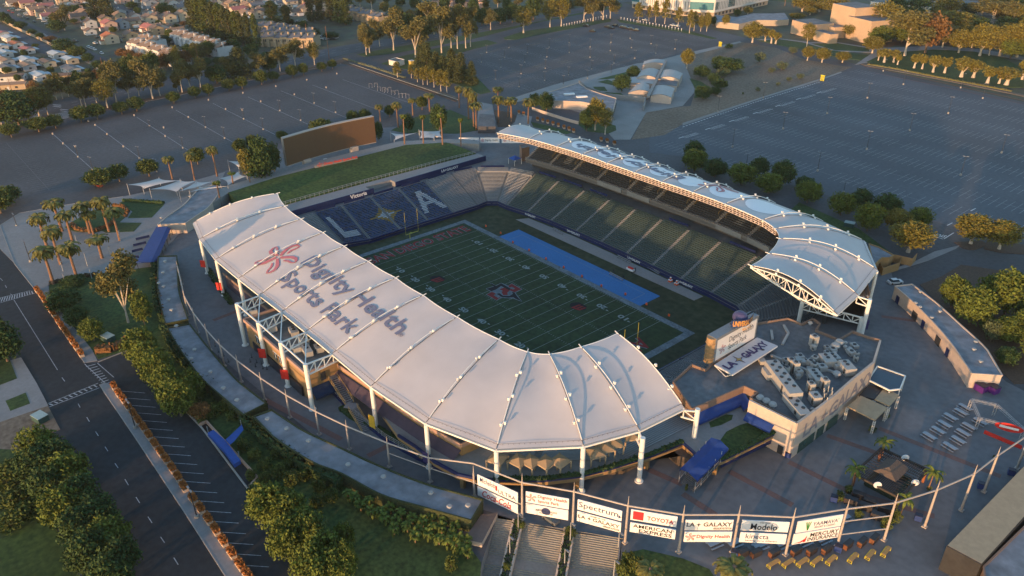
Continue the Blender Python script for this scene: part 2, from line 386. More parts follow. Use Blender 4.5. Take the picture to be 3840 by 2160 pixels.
def seat(b, x, y, z, a):
    co, si = math.cos(a), math.sin(a)
    b.box((x, y, z+.2), (.10, .45, .42), a); b.box((x-co*.16, y-si*.16, z+.3), (.24, .43, .08), a)
def mosaic(sec, u, t, Y):
    if sec == 0 and ((.2 < u < .36 and .17 < t < .8) or (.2 < u < .85 and .16 < t < .31)): return 'w'
    if sec == 3:
        if .2 < t < .8:
            c = .47; h = (.8-t)/.6
            if abs(u-(c-.30*h)) < .085 or abs(u-(c+.42*h)) < .1: return 'w'
            if .38 < t < .47 and c-.3*h < u < c+.42*h: return 'w'
    if sec in (1, 2):
        dy = abs(Y+.3)/7.0; dt = abs(t-.46)/.34
        q = (dy**.62 + dt**.62)
        if q < .70: return 'w'
        if q < 1: return 'g'
    return 'b1' if random.random() < .55 else 'b2'
for i in range(NR):
    j = (i+1) % NR; kd = kinds[i]
    for r_ in range(rows_of(i)):
        t = (r_+.62)/NROW; z = Z0+(Z1-Z0)*r_/NROW
        p, q = Vector(lerp(front[i], back[i], t)), Vector(lerp(front[j], back[j], t)); L = (q-p).length-1.2
        if L < 1: continue
        d = (q-p).normalized(); p = p+d*.6; n = Vector((-d.y, d.x)); cen = Vector((0, 6))
        if (cen-p).dot(n) > 0: n = -n     # n points away from the field
        a = math.atan2(n.y, n.x)
        if kd in ('silver', 'bleach'):
            b = SB['silver']; e1, e2 = p, p+d*L
            for off, zz, w, h in ((-.15, .42, .28, .06), (.12, .78, .06, .22)):
                b.beam((*(e1+n*off), z+zz), (*(e2+n*off), z+zz), w if off < 0 else .06, h)
            ns = max(2, int(L/1.6))
            for k in range(ns+1):
                g = p+d*(L*k/ns); b.box((g.x, g.y, z), (.2, .06, .75), a)
            continue
        ns = int(L/.56)
        for k in range(ns):
            g = p+d*((k+.5)*L/ns)
            key = kd if kd in ('green', 'grey') else mosaic(i, (k+.5)/ns*.92+.04, (r_+.5)/NROW, g.y)
            seat(SB[key], g.x, g.y, z, a)
            if kd == 'green' and g.y > 40 and 38 < g.x < 57 and r_ < 5: nearseats.append((g.x, g.y, z, a))
for k, b in SB.items():
    o = b.obj('seats', seatm[k], bowl); prop(o, kind='stuff')
# walkway panels behind the rows (navy hoardings) and low concrete wall
b = MB()
for i in (0, 1, 2, 3, 4, 5, 6, 8, 9, 10, 13, 15):
    a, c = back[i], back[i+1]; p, q = lerp(a, c, .15), lerp(a, c, .85); o2 = Vector(p)-Vector((0, 6)); o2 = o2.normalized()*1.2
    b.beam((p[0]+o2.x, p[1]+o2.y, 9.3), (q[0]+o2.x, q[1]+o2.y, 9.3), .1, .9)
b.obj('navy_hoarding', navy, bowl)
b = MB()
for i in (6, 7): 
    a, c = back[i], back[i+1]; f0, f1 = front[i], front[i+1]
    b.prism([lerp(a, f0, .0), lerp(c, f1, .0), lerp(c, f1, .13), lerp(a, f0, .13)], 7, 8.6)
b.obj('corner_platform', conc, bowl)
# lettering on the field wall
b = MB()
def wall_text(s, i0, i1, t0, t1, z0, z1, m=None, bold=.03):
    p = lerp(front[i0], front[i1], t0); q = lerp(front[i0], front[i1], t1); nn = Vector((0, 6, 0))-Vector((*p, 0)); nn = Vector((q[1]-p[1], -(q[0]-p[0]), 0)).normalized()*.06
    text_on(b, s, (*p, z0), (q[0]-p[0], q[1]-p[1], 0), (0, 0, z1-z0), nn, m, bold)
for i, t0, t1 in ((9, -.10, .40), (11, -.30, .22), (13, .10, .60), (15, -.05, .45)): wall_text('LA+GALAXY', i, i+1, t0, t1, .45, 1.4)
b.obj('wall_lettering', white, bowl)
# =============== far upper deck ===============
deck = thing('upper_deck', 'raised upper seating deck of charcoal rows beneath the far white canopy', 'grandstand', (-5, 78, ZG))
dkm = mat('charcoal_seat', (.060, .066, .072), .5, .12, 2)
DF = [(-68.5, 69.0), (-56, 70.6), (-43.4, 71.8), (-30, 72.4), (-14, 72.7), (0, 72.8), (14, 72.7), (28, 72.4), (42, 71.4), (54, 69.2), (66, 63.5), (75, 55), (82, 44)]
def outw(i):
    a = Vector(DF[max(i-1, 0)]); c = Vector(DF[min(i+1, len(DF)-1)]); d = (c-a).normalized(); return Vector((-d.y, d.x))
DB = [tuple(Vector(p)+outw(i)*15) for i, p in enumerate(DF)]
ZD0, ZD1, ND = 12.4, 19.4, 17
b = MB(); bsx = MB(); bst = MB(); ds = MB()
for i in range(len(DF)-1):
    for r_ in range(ND):
        z = ZD0+(ZD1-ZD0)*r_/ND; zn = z-(ZD1-ZD0)/ND
        a0, a1 = lerp(DF[i], DB[i], r_/ND), lerp(DF[i+1], DB[i+1], r_/ND); b0, b1 = lerp(DF[i], DB[i], (r_+1)/ND), lerp(DF[i+1], DB[i+1], (r_+1)/ND)
        b.face([(*a0, z), (*b0, z), (*b1, z), (*a1, z)]); b.face([(*a0, z), (*a1, z), (*a1, zn), (*a0, zn)])
        t = (r_+.62)/ND; p, q = Vector(lerp(DF[i], DB[i], t)), Vector(lerp(DF[i+1], DB[i+1], t)); L = (q-p).length-1.6; d = (q-p).normalized(); n = Vector((-d.y, d.x)); p = p+d*.8; ns = int(L/.58)
        gap = (i % 3 == 1 and 3 < r_ < 9) 
        for k in range(ns):
            if gap and abs(k-ns/2) < 3: continue
            g = p+d*((k+.5)*L/ns); seat(ds, g.x, g.y, z, math.atan2(n.y, n.x))
    a, c = DF[i], DF[i+1]; n = -outw(i)*.25
    b.prism([a, c, lerp(c, DB[i+1], .03), lerp(a, DB[i], .03)], ZD0-1.0, ZD0+.9)
    # underside and back wall
    k1, k2 = lerp(DF[i], DB[i], .3), lerp(DF[i+1], DB[i+1], .3)
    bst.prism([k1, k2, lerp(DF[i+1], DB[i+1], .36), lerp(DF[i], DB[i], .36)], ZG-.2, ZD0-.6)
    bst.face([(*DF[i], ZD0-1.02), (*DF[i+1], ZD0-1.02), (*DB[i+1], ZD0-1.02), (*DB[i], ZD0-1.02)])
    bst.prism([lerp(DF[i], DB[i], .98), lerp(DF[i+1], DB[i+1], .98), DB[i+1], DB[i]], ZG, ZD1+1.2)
for i in range(len(DF)):
    for r_ in range(ND):
        z = ZD0+(ZD1-ZD0)*r_/ND+.02; p = Vector(lerp(DF[i], DB[i], r_/ND)); q = Vector(lerp(DF[i], DB[i], (r_+1)/ND)); d = (q-p).normalized()
        bsx.box(((p.x+q.x)/2, (p.y+q.y)/2, z), ((q-p).length*.5, 1.2, .2), math.atan2(d.y, d.x))
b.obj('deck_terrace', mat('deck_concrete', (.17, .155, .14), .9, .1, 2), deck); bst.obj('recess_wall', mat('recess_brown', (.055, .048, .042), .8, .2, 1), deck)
bsx.obj('aisle_steps', mat('deck_step', (.36, .31, .27), .9, .1, 2), deck); prop(ds.obj('seats', dkm, deck), kind='stuff')
b = MB()
for i in range(1, len(DF)-2):     # entrance stairs with rails
    for sgn in (-1, 1):
        p = Vector(lerp(DF[i], DB[i], .30))+Vector((1.6*sgn, 0)); q = Vector(lerp(DF[i], DB[i], .62))+Vector((1.6*sgn, 0)); z0 = ZD0+(ZD1-ZD0)*.3; z1 = ZD0+(ZD1-ZD0)*.62
        b.beam((*p, z0+1.2), (*q, z1+1.2), .1); b.beam((*p, z0+.6), (*q, z1+.6), .07)
        for t in (0, .5, 1): g = p.lerp(q, t); zz = z0+(z1-z0)*t; b.beam((*g, zz), (*g, zz+1.2), .09)
b.obj('stair_rail', mat('ochre_rail', (.40, .26, .10), .5, .1, 3), deck)
b = MB()
for i in range(len(DF)-1):
    a, c = lerp(DF[i], DB[i], .0), lerp(DF[i+1], DB[i+1], .0)
    for zz in (1.15, 1.45): b.beam((*a, ZD0+zz), (*c, ZD0+zz), .06)
    for k in range(8): g = lerp(a, c, k/8); b.beam((*g, ZD0+.8), (*g, ZD0+1.45), .05)
b.obj('front_rail', galv, deck)
for i0, i1 in ((3, 4), (4, 5), (7, 8), (8, 9)):
    b = MB(); a, c = lerp(DF[i0], DB[i0], .0), lerp(DF[i1], DB[i1], .0); a, c = lerp(a, c, .1), lerp(a, c, .9); o2 = outw(i0)*1.0
    b.prism([Vector(a)-o2*.3, Vector(c)-o2*.3, Vector(c)+o2*.2, Vector(a)+o2*.2], ZD0-.5, ZD0+1.15); b.obj('vomitory_wall', conc_l, deck)
# VIP stools on the walkway below the deck
tb = MB()
for k, (x, y) in enumerate([(-40+4.2*i, 71.2) for i in range(18)]):
    pass
# =============== canopies ===============
ZI, ZO = 27.1, 20.9
nearF = [((-67.2, -44.7), (-76.6, -71.3)), ((-54.7, -47.9), (-62.2, -74.5)), ((-41.4, -48.8), (-44.3, -76.4)), ((-27.5, -48.6), (-27.9, -76.2)), ((-14.6, -48.6), (-14.6, -75.8)), ((-1.3, -48.5), (-1.9, -75.4)),
 ((12.2, -48.1), (11.5, -75.2)), ((25.1, -48.1), (25, -75.1)), ((39.6, -48.1), (42.8, -75)), ((54.3, -46.9), (61.8, -73.2)), ((62.6, -45.4), (78.1, -67.4)), ((66.6, -42.3), (88.7, -53.3)), ((69.1, -34.8), (92.9, -41.1)), ((70.6, -24.2), (94.3, -28.2))]
farF = [((-70, 54.8), (-76, 83)), ((-55.3, 59.2), (-62, 86.8)), ((-40.5, 60.8), (-44.3, 88.5)), ((-26.9, 61.5), (-27.9, 88.4)), ((-13.7, 61.3), (-14.6, 88)), ((-.3, 61.3), (-1.9, 87.6)), ((12.5, 61.2), (11.5, 87.6)), ((25.8, 61.4), (25, 87.5)),
 ((39.3, 60.9), (42.8, 87.3)), ((54.8, 58.7), (61.8, 85.4)), ((61, 56), (77.6, 81.3)), ((65.9, 50.7), (89.6, 65.5)), ((69.5, 39.6), (93.5, 47.2)), ((70.7, 29.3), (95.1, 33.5))]
fabric = mat('white_membrane', (.54, .50, .48), .6, .03, .25, var2=(.10, .10))
EX = [0.0]
def fz(v, amp=.9): return ZI+(ZO-ZI)*v+(amp+EX[0])*math.sin(math.pi*v)
def canopy_point(F, i, u, v):
    EX[0] = 1.2 if F is farF else 0.0
    (a, b_), (c, d) = F[i], F[i+1]
    p = Vector(lerp(a, b_, v)); q = Vector(lerp(c, d, v)); g = p.lerp(q, u)
    w = math.sin(math.pi*u); e0 = .9+(.9 if i == 0 else 0); e1 = .9+(.9 if i == len(F)-2 else 0)
    amp = e0+(e1-e0)*u
    z = fz(v, amp)-.62*w*(math.sin(math.pi*v)**.7 if 0 < v < 1 else 0)
    # scalloped inner edge
    inn = Vector(lerp(b_, a, 1))-Vector(b_); 
    if v < .3:
        out = (Vector(lerp(b_, d, u))-Vector(lerp(a, c, u))).normalized(); g = g+out*(.35*w*(1-v/.3))
    return Vector((g.x, g.y, z))
def canopy_z(F, x, y):
    for i in range(len(F)-1):
        (a, b_), (c, d) = F[i], F[i+1]
        lo, hi = 0, 1
        v = .5; u = .5
        for _ in range(12):
            p = canopy_point(F, i, u, v); e = 1e-3
            pu = (canopy_point(F, i, u+e, v)-p)/e; pv = (canopy_point(F, i, u, min(.9999, v+e))-p)/e
            det = pu.x*pv.y-pu.y*pv.x
            if abs(det) < 1e-9: break
            dx, dy = x-p.x, y-p.y
            u += (dx*pv.y-dy*pv.x)/det; v += (pu.x*dy-pu.y*dx)/det; v = min(.999, max(.001, v)); u = min(1.5, max(-.5, u))
        if -.001 <= u <= 1.001:
            p = canopy_point(F, i, min(1, max(0, u)), v)
            if (Vector((p.x, p.y))-Vector((x, y))).length < .3: return p.z
    return None
def onroof(F, b, vs, fs, m, cell=1.3, lift=.2):
    """drape flat faces (world xy) over the membrane, cut fine enough to follow it"""
    bm = bmesh.new(); vv = [bm.verts.new((x, y, 0)) for x, y in vs]
    for f in fs:
        try: bm.faces.new([vv[i] for i in f])
        except ValueError: pass
    xs = [v[0] for v in vs]; ys = [v[1] for v in vs]
    for ax, (lo, hi) in ((0, (min(xs), max(xs))), (1, (min(ys), max(ys)))):
        t = math.floor(lo)+.37
        while t < hi:
            nrm = (1, 0, 0) if ax == 0 else (0, 1, 0); co = (t, 0, 0) if ax == 0 else (0, t, 0)
            bmesh.ops.bisect_plane(bm, geom=bm.verts[:]+bm.edges[:]+bm.faces[:], plane_co=co, plane_no=nrm); t += cell
    for a, c in F:
        d = Vector((c[0]-a[0], c[1]-a[1], 0)); nn = Vector((-d.y, d.x, 0)).normalized()
        if min((Vector((x, y, 0))-Vector((*a, 0))).dot(nn) for x, y in vs)*max((Vector((x, y, 0))-Vector((*a, 0))).dot(nn) for x, y in vs) < 0:
            bmesh.ops.bisect_plane(bm, geom=bm.verts[:]+bm.edges[:]+bm.faces[:], plane_co=(*a, 0), plane_no=nn)
    bm.verts.index_update(); out = []
    for v in bm.verts:
        z = canopy_z(F, v.co.x, v.co.y); out.append((v.co.x, v.co.y, (z if z is not None else 24)+lift))
    b.raw(out, [tuple(x.index for x in f.verts) for f in bm.faces], m); bm.free()
def roof_text(F, b, s, x0, x1, y, cap, up, m, bold=.012):
    vs, fs = textmesh(s, bold)
    desc = .22 if any(c in s for c in 'gyp') else 0.0
    H = cap/.70*(.70+desc+.03); y0 = -cap/.70*desc
    onroof(F, b, [(x0+(x1-x0)*u, y+up*(y0+H*v)) for u, v in vs], fs, m)
def petal_logo(r, n=5):
    """five looped petals, unit size; returns list of polygons (thick strokes)"""
    out = []
    for k in range(n):
        th = 2*math.pi*k/n+.3; c, s = math.cos(th), math.sin(th)
        prof = [(.10, .0, .10), (.30, .12, .13), (.55, .24, .15), (.80, .24, .14), (.97, .10, .10), (1.0, -.02, .06), (.85, -.06, .07), (.60, -.02, .09), (.38, -.08, .07)]
        L = [(x*r, y*r, w*r*.55) for x, y, w in prof]; left = []; right = []
        for i, (x, y, w) in enumerate(L):
            a = L[max(i-1, 0)]; e = L[min(i+1, len(L)-1)]; d = Vector((e[0]-a[0], e[1]-a[1])); d.normalize(); nn = Vector((-d.y, d.x))*w
            left.append((x+nn.x, y+nn.y)); right.append((x-nn.x, y-nn.y))
        for i in range(len(L)-1):
            q = [left[i], left[i+1], right[i+1], right[i]]
            out.append([(x*c-y*s, x*s+y*c) for x, y in q])
    return out
slate = mat('slate_lettering', (.155, .165, .235), .6, .03, 1); rose = mat('rose_lettering', (.47, .15, .17), .6, .05, 1)
lensm = mat('pale_membrane_print', (.84, .80, .78), .6, .01, 1)
lampm = mat('lamp_housing', (.80, .76, .68), .4, .05, 3); cablem = mat('seam_cable', (.12, .11, .11), .6, .1, 3)
def canopy(name, label, F, sgn, ranges):
    root = thing(name, label, 'stadium roof', (0, F[6][1][1], ZG))
    b = MB(); NU, NV = 10, 16; k0 = 0
    for i in range(len(F)-1):
        vs = [canopy_point(F, i, u/NU, v/NV) for u in range(NU+1) for v in range(NV+1)]
        fs = [(u*(NV+1)+v, (u+1)*(NV+1)+v, (u+1)*(NV+1)+v+1, u*(NV+1)+v+1) for u in range(NU) for v in range(NV)]
        if sgn < 0: fs = [f[::-1] for f in fs]
        b.raw(vs, fs)
    o = b.obj('membrane', fabric, root)
    for p in o.data.polygons: p.use_smooth = True
    # arch tubes, cables, floodlights
    for i, (a, c) in enumerate(F):
        A, C = Vector(a), Vector(c); end = i in (0, len(F)-1)
        pts = []
        for k in range(15):
            v = .04+.92*k/14; g = A.lerp(C, v); pts.append((g.x, g.y, fz(v, 1.75)+.1))
        t = MB(); t.tube(pts, .11, 6); t.obj('arch_tube', steel, root)
        pts = []
        for k in range(25):
            v = -.03+1.03*k/24; g = A.lerp(C, v); pts.append((g.x, g.y, fz(v, .9)+.09))
        t = MB(); t.tube(pts, .07, 5); t.obj('seam_cable', cablem, root)
        d = (C-A).normalized(); n = Vector((-d.y, d.x))
        for v in (.30, .56, .80):
            for s_, am, of in ((1, 1.9, 0.0), (-1, .9, 0.0)):
                g = A.lerp(C, v)+n*(s_*.45); z = fz(v, am)+.1
                l = MB(); l.box((g.x, g.y, z+.1), (.5, .45, .35), math.atan2(d.y, d.x)); l.beam((g.x, g.y, z-.25), (g.x, g.y, z+.2), .12)
                l.box((g.x+d.x*.2, g.y+d.y*.2, z-.1), (.35, .35, .2), math.atan2(d.y, d.x)); l.obj('floodlight', lampm, root)
        t = MB(); p = A-d*.9; t.beam((p.x, p.y, ZI+.2), (A.x+d.x*.5, A.y+d.y*.5, ZI), .18); t.obj('edge_bracket', steel, root)
        # radial truss under the membrane
        t = MB(); N = 12; prev = None
        for k in range(N+1):
            v = k/N; g = A.lerp(C, v); zt = fz(v, .9)-.35; zb = zt-3.0*math.sin(math.pi*min(1, v*1.0))-.15
            if prev: 
                t.beam(prev[0], (*g, zt), .28); t.beam(prev[1], (*g, zb), .32); t.beam(prev[1] if k % 2 else prev[0], (*g, zt) if k % 2 else (*g, zb), .16)
            t.beam((*g, zt), (*g, zb), .16); prev = ((*g, zt), (*g, zb))
        t.obj('radial_truss', steel, root)
    t = MB()
    for a, c in zip(F[:-1], F[1:]):
        t.beam((*a[1], ZO-.45), (*c[1], ZO-.45), .45, .4)
    t.obj('outer_beam', steel, root)
    t = MB()
    for a, c in zip(F[:-1], F[1:]):
        A = Vector(a[1]); C = Vector(c[1]); L = (C-A).length; n = int(L/1.1)
        i1 = (Vector(a[0])-A).normalized()*1.0
        t.beam((*(A+i1*.9), ZO+.55), (*(C+i1*.9), ZO+.55), .05)
        for k in range(n): g = A.lerp(C, k/n)+i1*.9; t.beam((*g, ZO+.1), (*g, ZO+.55), .05)
    t.obj('gutter_cable', cablem, root)
    t = MB()
    for i in range(len(F)-1):
        pts = [canopy_point(F, i, k/8, 0) for k in range(9)]; t.tube([(p.x, p.y, p.z-.05) for p in pts], .13, 6)
    t.obj('inner_edge_tube', steel, root)
    return root
nearc = canopy('canopy_roof', 'white tensile canopy over the near stand with big slate and rose lettering', nearF, -1, None)
farc = canopy('canopy_roof', 'white tensile canopy over the far stand, its lettering upside down', farF, 1, None)
b = MB(); roof_text(nearF, b, 'Dignity Health', -17.6, 33.2, -61.8, 4.5, 1, 0, .02); roof_text(nearF, b, 'Sports Park', -15.9, 22.6, -69.4, 4.4, 1, 0, .02); roof_text(nearF, b, '®', 33.2, 34.8, -61.6, 1.1, 1, 0)
b.obj('roof_lettering', slate, nearc)
b = MB()
for q in petal_logo(6.9): onroof(nearF, b, [(-26.2+x, -64.3+y) for x, y in q], [(0, 1, 2, 3)], None)
b.obj('flower_emblem', rose, nearc)
b = MB(); roof_text(farF, b, 'Dignity Health', 14.6, -38.5, 72.4, 4.8, -1, 0, .03); roof_text(farF, b, 'Sports Park', 12.5, -28, 80.2, 4.8, -1, 0, .03); b.obj('roof_lettering', slate, farc)
b = MB()
for q in petal_logo(7.2): onroof(farF, b, [(26+x, 75.6+y) for x, y in q], [(0, 1, 2, 3)], None)
b.obj('flower_emblem', rose, farc)
b = MB()
for i in (2, 3, 4, 5, 6, 7, 8):     # pale lens prints on the far membrane
    pts = []
    for k in range(20):
        t = 2*math.pi*k/20; pts.append((.5+.47*math.cos(t), .45+.30*math.sin(t)))
    w = [canopy_point(farF, i, u, v) for u, v in pts]; onroof(farF, b, [(p.x, p.y) for p in w], [tuple(range(20))], None, 1.1, .06)
b.obj('lens_print', lensm, farc)
# catwalk truss hung below the far canopy's inner edge
b = MB(); bd = MB()
for i in range(0, 10):
    a, c = Vector(farF[i][0]), Vector(farF[i+1][0]); d = (c-a).normalized(); n = Vector((-d.y, d.x)); L = (c-a).length; m_ = int(L/1.5)
    for zz, of in ((26.9, .2), (26.2, .4), (25.5, .5), (24.9, .5)): b.beam((*(a+n*of), zz), (*(c+n*of), zz), .14)
    for k in range(m_+1): g = a+d*L*k/m_+n*.4; b.beam((*g, 24.8), (*g, 27.0), .10); 
    for k in range(m_): g = a+d*L*k/m_; h = a+d*L*(k+.5)/m_; b.beam((*(g+n*.5), 24.9), (*(h+n*2.2), 26.4), .09); b.beam((*(h+n*2.2), 26.4), (*(a+d*L*(k+1)/m_+n*.5), 24.9), .09)
    bd.beam((*(a+n*1.6), 24.8), (*(c+n*1.6), 24.8), 2.0, .12)
b.obj('catwalk_frame', mat('pink_steel', (.68, .56, .48), .5, .06, 3), farc); bd.obj('catwalk_floor', mat('rust_deck', (.24, .12, .06), .8, .1, 2), farc)
# columns
def column(root, x, y, z0, z1, r=.5):
    b = MB(); b.cyl((x, y, z0), r, z1-z0, 14); b.cyl((x, y, z0), r*1.7, .25, 14); b.cyl((x, y, z1-5), r*1.06, .12, 14); b.obj('column', steel, root)
for i in (1, 2, 3, 8, 9, 10, 11): column(nearc, *nearF[i][1], ZG, ZO-.5)
for c, t in ((nearF[12][1], (94.6, -41.9)), (nearF[13][1], (96.0, -25.6))):
    b = MB(); b.beam((*c, 20.2), (*t, 19.6), .3); b.beam((c[0]-.6, c[1], 18.2), (*t, 17.0), .3); b.beam((*c, 20.2), (*t, 17.2), .2); b.beam((*c, 20.2), (c[0], c[1], 18.2), .2); b.obj('outrigger', steel, nearc)
    column(nearc, *t, ZG, 20.3, .55)
TX = [(-12.4, -83.2), (.6, -83), (13.3, -82.9), (26.2, -82.8)]
for k, (x, y) in enumerate(TX):
    column(nearc, x, y, ZG, 21.8, .55)
    a = nearF[4+k][1]; b = MB()
    b.beam((x, y, 21.6), (a[0], a[1], 20.6), .32); b.beam((x, y+.6, 18.6), (a[0], a[1]+1, 18.3), .3)
    for t in (.0, .33, .66, 1):
        g = Vector((x, y)).lerp(Vector(a), t); b.beam((*g, 21.5-t), (*g, 18.5), .2)
    for t in (0, .33, .66):
        g = Vector((x, y)).lerp(Vector(a), t); h = Vector((x, y)).lerp(Vector(a), t+.33); b.beam((*g, 18.5), (*h, 21.2-t), .18)
    if k < 3:
        nx = TX[k+1]; na = nearF[5+k][1]; b.beam((x, y, 21.6), (*nx, 21.6), .3); b.beam((*nx, 21.6), (a[0], a[1], 20.6), .22)
        b.beam((x, y, 21.55), (na[0]-.3, na[1], 20.6), .22) if 0 else None
    b.obj('outrigger_truss', steel, nearc)
for i in range(1, 12): column(farc, *farF[i][1], ZG, ZO-.5)
for c, t in ((farF[12][1], (96.5, 48.4)),):
    b = MB(); b.beam((*c, 20.4), (*t, 20), .3); b.beam((*c, 18.4), (*t, 18), .3); b.beam((*c, 20.4), (*t, 18), .2); b.beam((*c, 20.4), (*c, 18.4), .2); b.obj('outrigger', steel, farc); column(farc, *t, ZG, 20.3, .55)
# end truss of the far canopy on its own two columns
q0, q1 = Vector((80.3, 41.0)), Vector((99.2, 47.0))
D0 = at((2995, 1205), ZG); q0 = Vector((D0.x, D0.y)); B0, zb = hgt((3217, 1256), 1209); q1 = Vector((B0.x, B0.y))
column(farc, q0.x, q0.y, 3, 15.2, .6); column(farc, q1.x, q1.y, ZG, 14.2, .6)
b = MB(); N = 7; prev = None
for k in range(N+1):
    g = q0.lerp(q1, k/N); zt = 15-.9*k/N; zb_ = 12.6-.5*k/N
    if prev: b.beam(prev[0], (*g, zt), .35); b.beam(prev[1], (*g, zb_), .3); b.beam(prev[k % 2], (*g, zb_ if k % 2 == 0 else zt), .2)
    b.beam((*g, zt), (*g, zb_), .2); prev = ((*g, zt), (*g, zb_))
E13 = farF[13]; A, C = Vector(E13[0]), Vector(E13[1])
b.beam((*A, ZI), (*q0, 15), .4); b.beam((*q0, 15), (*C, 20.3), .3)
for k in range(1, 8):
    v = k/8; g = A.lerp(C, v); zt = fz(v)-.4; h = A.lerp(q0, min(1, v*1.6)) if v < .62 else q0.lerp(C, (v-.62)/.38); zz = ZI+(15-ZI)*min(1, v*1.6) if v < .62 else 15+(20.3-15)*(v-.62)/.38
    b.beam((*g, zt), (*h, zz), .22); g2 = A.lerp(C, v+.05); b.beam((*g2, fz(v+.05)-.4), (*h, zz), .16)
b.obj('end_truss', steel, farc)
# =============== GROUND ===============
def inpoly(x, y, poly):
    c = False; n = len(poly)
    for i in range(n):
        x1, y1 = poly[i][:2]; x2, y2 = poly[(i+1) % n][:2]
        if (y1 > y) != (y2 > y) and x < (x2-x1)*(y-y1)/(y2-y1)+x1: c = not c
    return c
def holed(name, outer, holes, m, z):
    loops = [[Vector((p[0], p[1], 0)) for p in outer]]+[[Vector((p[0], p[1], 0)) for p in h] for h in holes]
    allp = [p for l in loops for p in l]; b = MB(); b.v = [(p.x, p.y, z) for p in allp]
    for t in tessellate_polygon(loops):
        a, c, d = allp[t[0]], allp[t[1]], allp[t[2]]
        if (c-a).xy.cross((d-a).xy) < 0: t = (t[0], t[2], t[1])
        b.f.append(tuple(t)); b.mi.append(0)
    return prop(b.obj(name, m), kind='structure')
bowlhole = [r[1] for r in ring]
def H4(*xy): return W2(TL('H', *xy))
pit = H4((1178, 988), (1385, 1052), (1700, 1118), (2112, 1168), (2085, 1449), (2060, 2100), (900, 2100), (1045, 1449), (1062, 1340))
big = [(-1300, -500), (700, -500), (700, 1300), (-1300, 1300)]
holed('ground', big, [bowlhole, pit], suburb, ZG-.06)
campus = W2([('A', -1500, 1400), ('A', 0, 905), ('A', 530, 838), ('A', 800, 792), ('A', 1440, 672), ('A', 2000, 572), ('A', 2400, 482), ('B', 0, 418), ('B', 1000, 240), ('B', 2140, 20), ('B', 2700, 200), ('C', 700, 340), ('C', 1340, 490), ('C', 2000, 640), ('C', 2576, 770), ('C', 3600, 1060), ('F', 3600, 1400), ('I', 3400, 2400), ('G', -900, 2400), ('D', -1200, 1400)])
holed('parking_lot', campus, [bowlhole, pit], asph_old, ZG)
b = MB(); lo = H4((900, 2100), (1045, 1449), (1062, 1340), (1178, 988), (1385, 1052), (1700, 1118), (2112, 1168), (2085, 1449), (2060, 2100))
b.prism(lo, ZG-9, ZG-7); prop(b.obj('lower_pavement', conc), kind='structure')
sheet('avalon_road'.replace('avalon_', ''), W2([('A', -900, 1050), ('A', 0, 800), ('A', 400, 760), ('A', 760, 690), ('A', 1300, 570), ('A', 1900, 480), ('A', 2260, 410), ('A', 2576, 345), ('B', 700, 240), ('B', 1280, 150), ('B', 2130, 0), ('B', 2900, -150), ('B', 2900, -90), ('B', 2140, 15), ('B', 1000, 236), ('B', 0, 414), ('A', 2400, 478), ('A', 2000, 568), ('A', 1440, 668), ('A', 800, 788), ('A', 530, 834), ('A', 0, 901), ('A', -900, 1160)]), asph, .0)
# residential roads
sheet('road', W2([('A', -300, -20), ('A', 0, 50), ('A', 130, 130), ('A', 480, 290), ('A', 700, 390), ('A', 1040, 550), ('A', 1140, 600), ('A', 960, 635), ('A', 620, 420), ('A', 330, 250), ('A', 0, 105), ('A', -300, 0)]), asph)
sheet('road', W2([('A', -100, 130), ('A', 0, 180), ('A', 200, 265), ('A', 470, 390), ('A', 430, 440), ('A', 300, 400), ('A', 190, 330), ('A', 0, 235), ('A', -200, 140)]), asph)
sheet('road', W2([('A', 870, 30), ('A', 1000, 70), ('A', 1100, 130), ('A', 1180, 170), ('A', 1050, 190), ('A', 930, 130), ('A', 860, 60)]), asph)
sheet('pavement', W2([('A', 330, 250), ('A', 620, 425), ('A', 960, 640), ('A', 950, 650), ('A', 600, 440), ('A', 320, 262)]), conc)
sheet('lawn', W2([('A', 870, 440), ('A', 1040, 450), ('A', 1130, 520), ('A', 1080, 560), ('A', 960, 500)]), grass)
# right lot and middle lot
right_lot = W2([('C', -250, 1000), ('C', 0, 945), ('C', 180, 885), ('C', 600, 742), ('C', 1040, 606), ('C', 1200, 548), ('C', 1330, 520), ('C', 2000, 665), ('C', 2576, 790), ('C', 3600, 1080), ('F', 3600, 500), ('F', 2300, 330), ('F', 1750, 180), ('F', 1300, 90), ('F', 800, -60), ('C', 700, 1449), ('C', 150, 1200), ('C', -250, 1150)])
sheet('parking_lot', right_lot, asph_r)
mid_lot = W2([('B', 930, 405), ('B', 1180, 326), ('B', 2035, 165), ('B', 2576, 250), ('C', 262, 290), ('C', 90, 383), ('B', 2576, 400), ('B', 1310, 715), ('B', 1130, 690), ('B', 1000, 560), ('B', 860, 460)])
sheet('parking_lot', mid_lot, asph_old)
left_lot = W2([('A', -600, 1250), ('A', 0, 1070), ('A', 600, 950), ('A', 1180, 815), ('A', 1700, 702), ('A', 2190, 600), ('A', 2576, 522), ('B', 60, 478), ('B', 880, 752), ('B', 560, 835), ('B', 250, 790), ('A', 2400, 930), ('A', 1900, 1150), ('A', 1300, 1310), ('A', 640, 1449), ('D', -200, 80), ('D', -800, 0)])
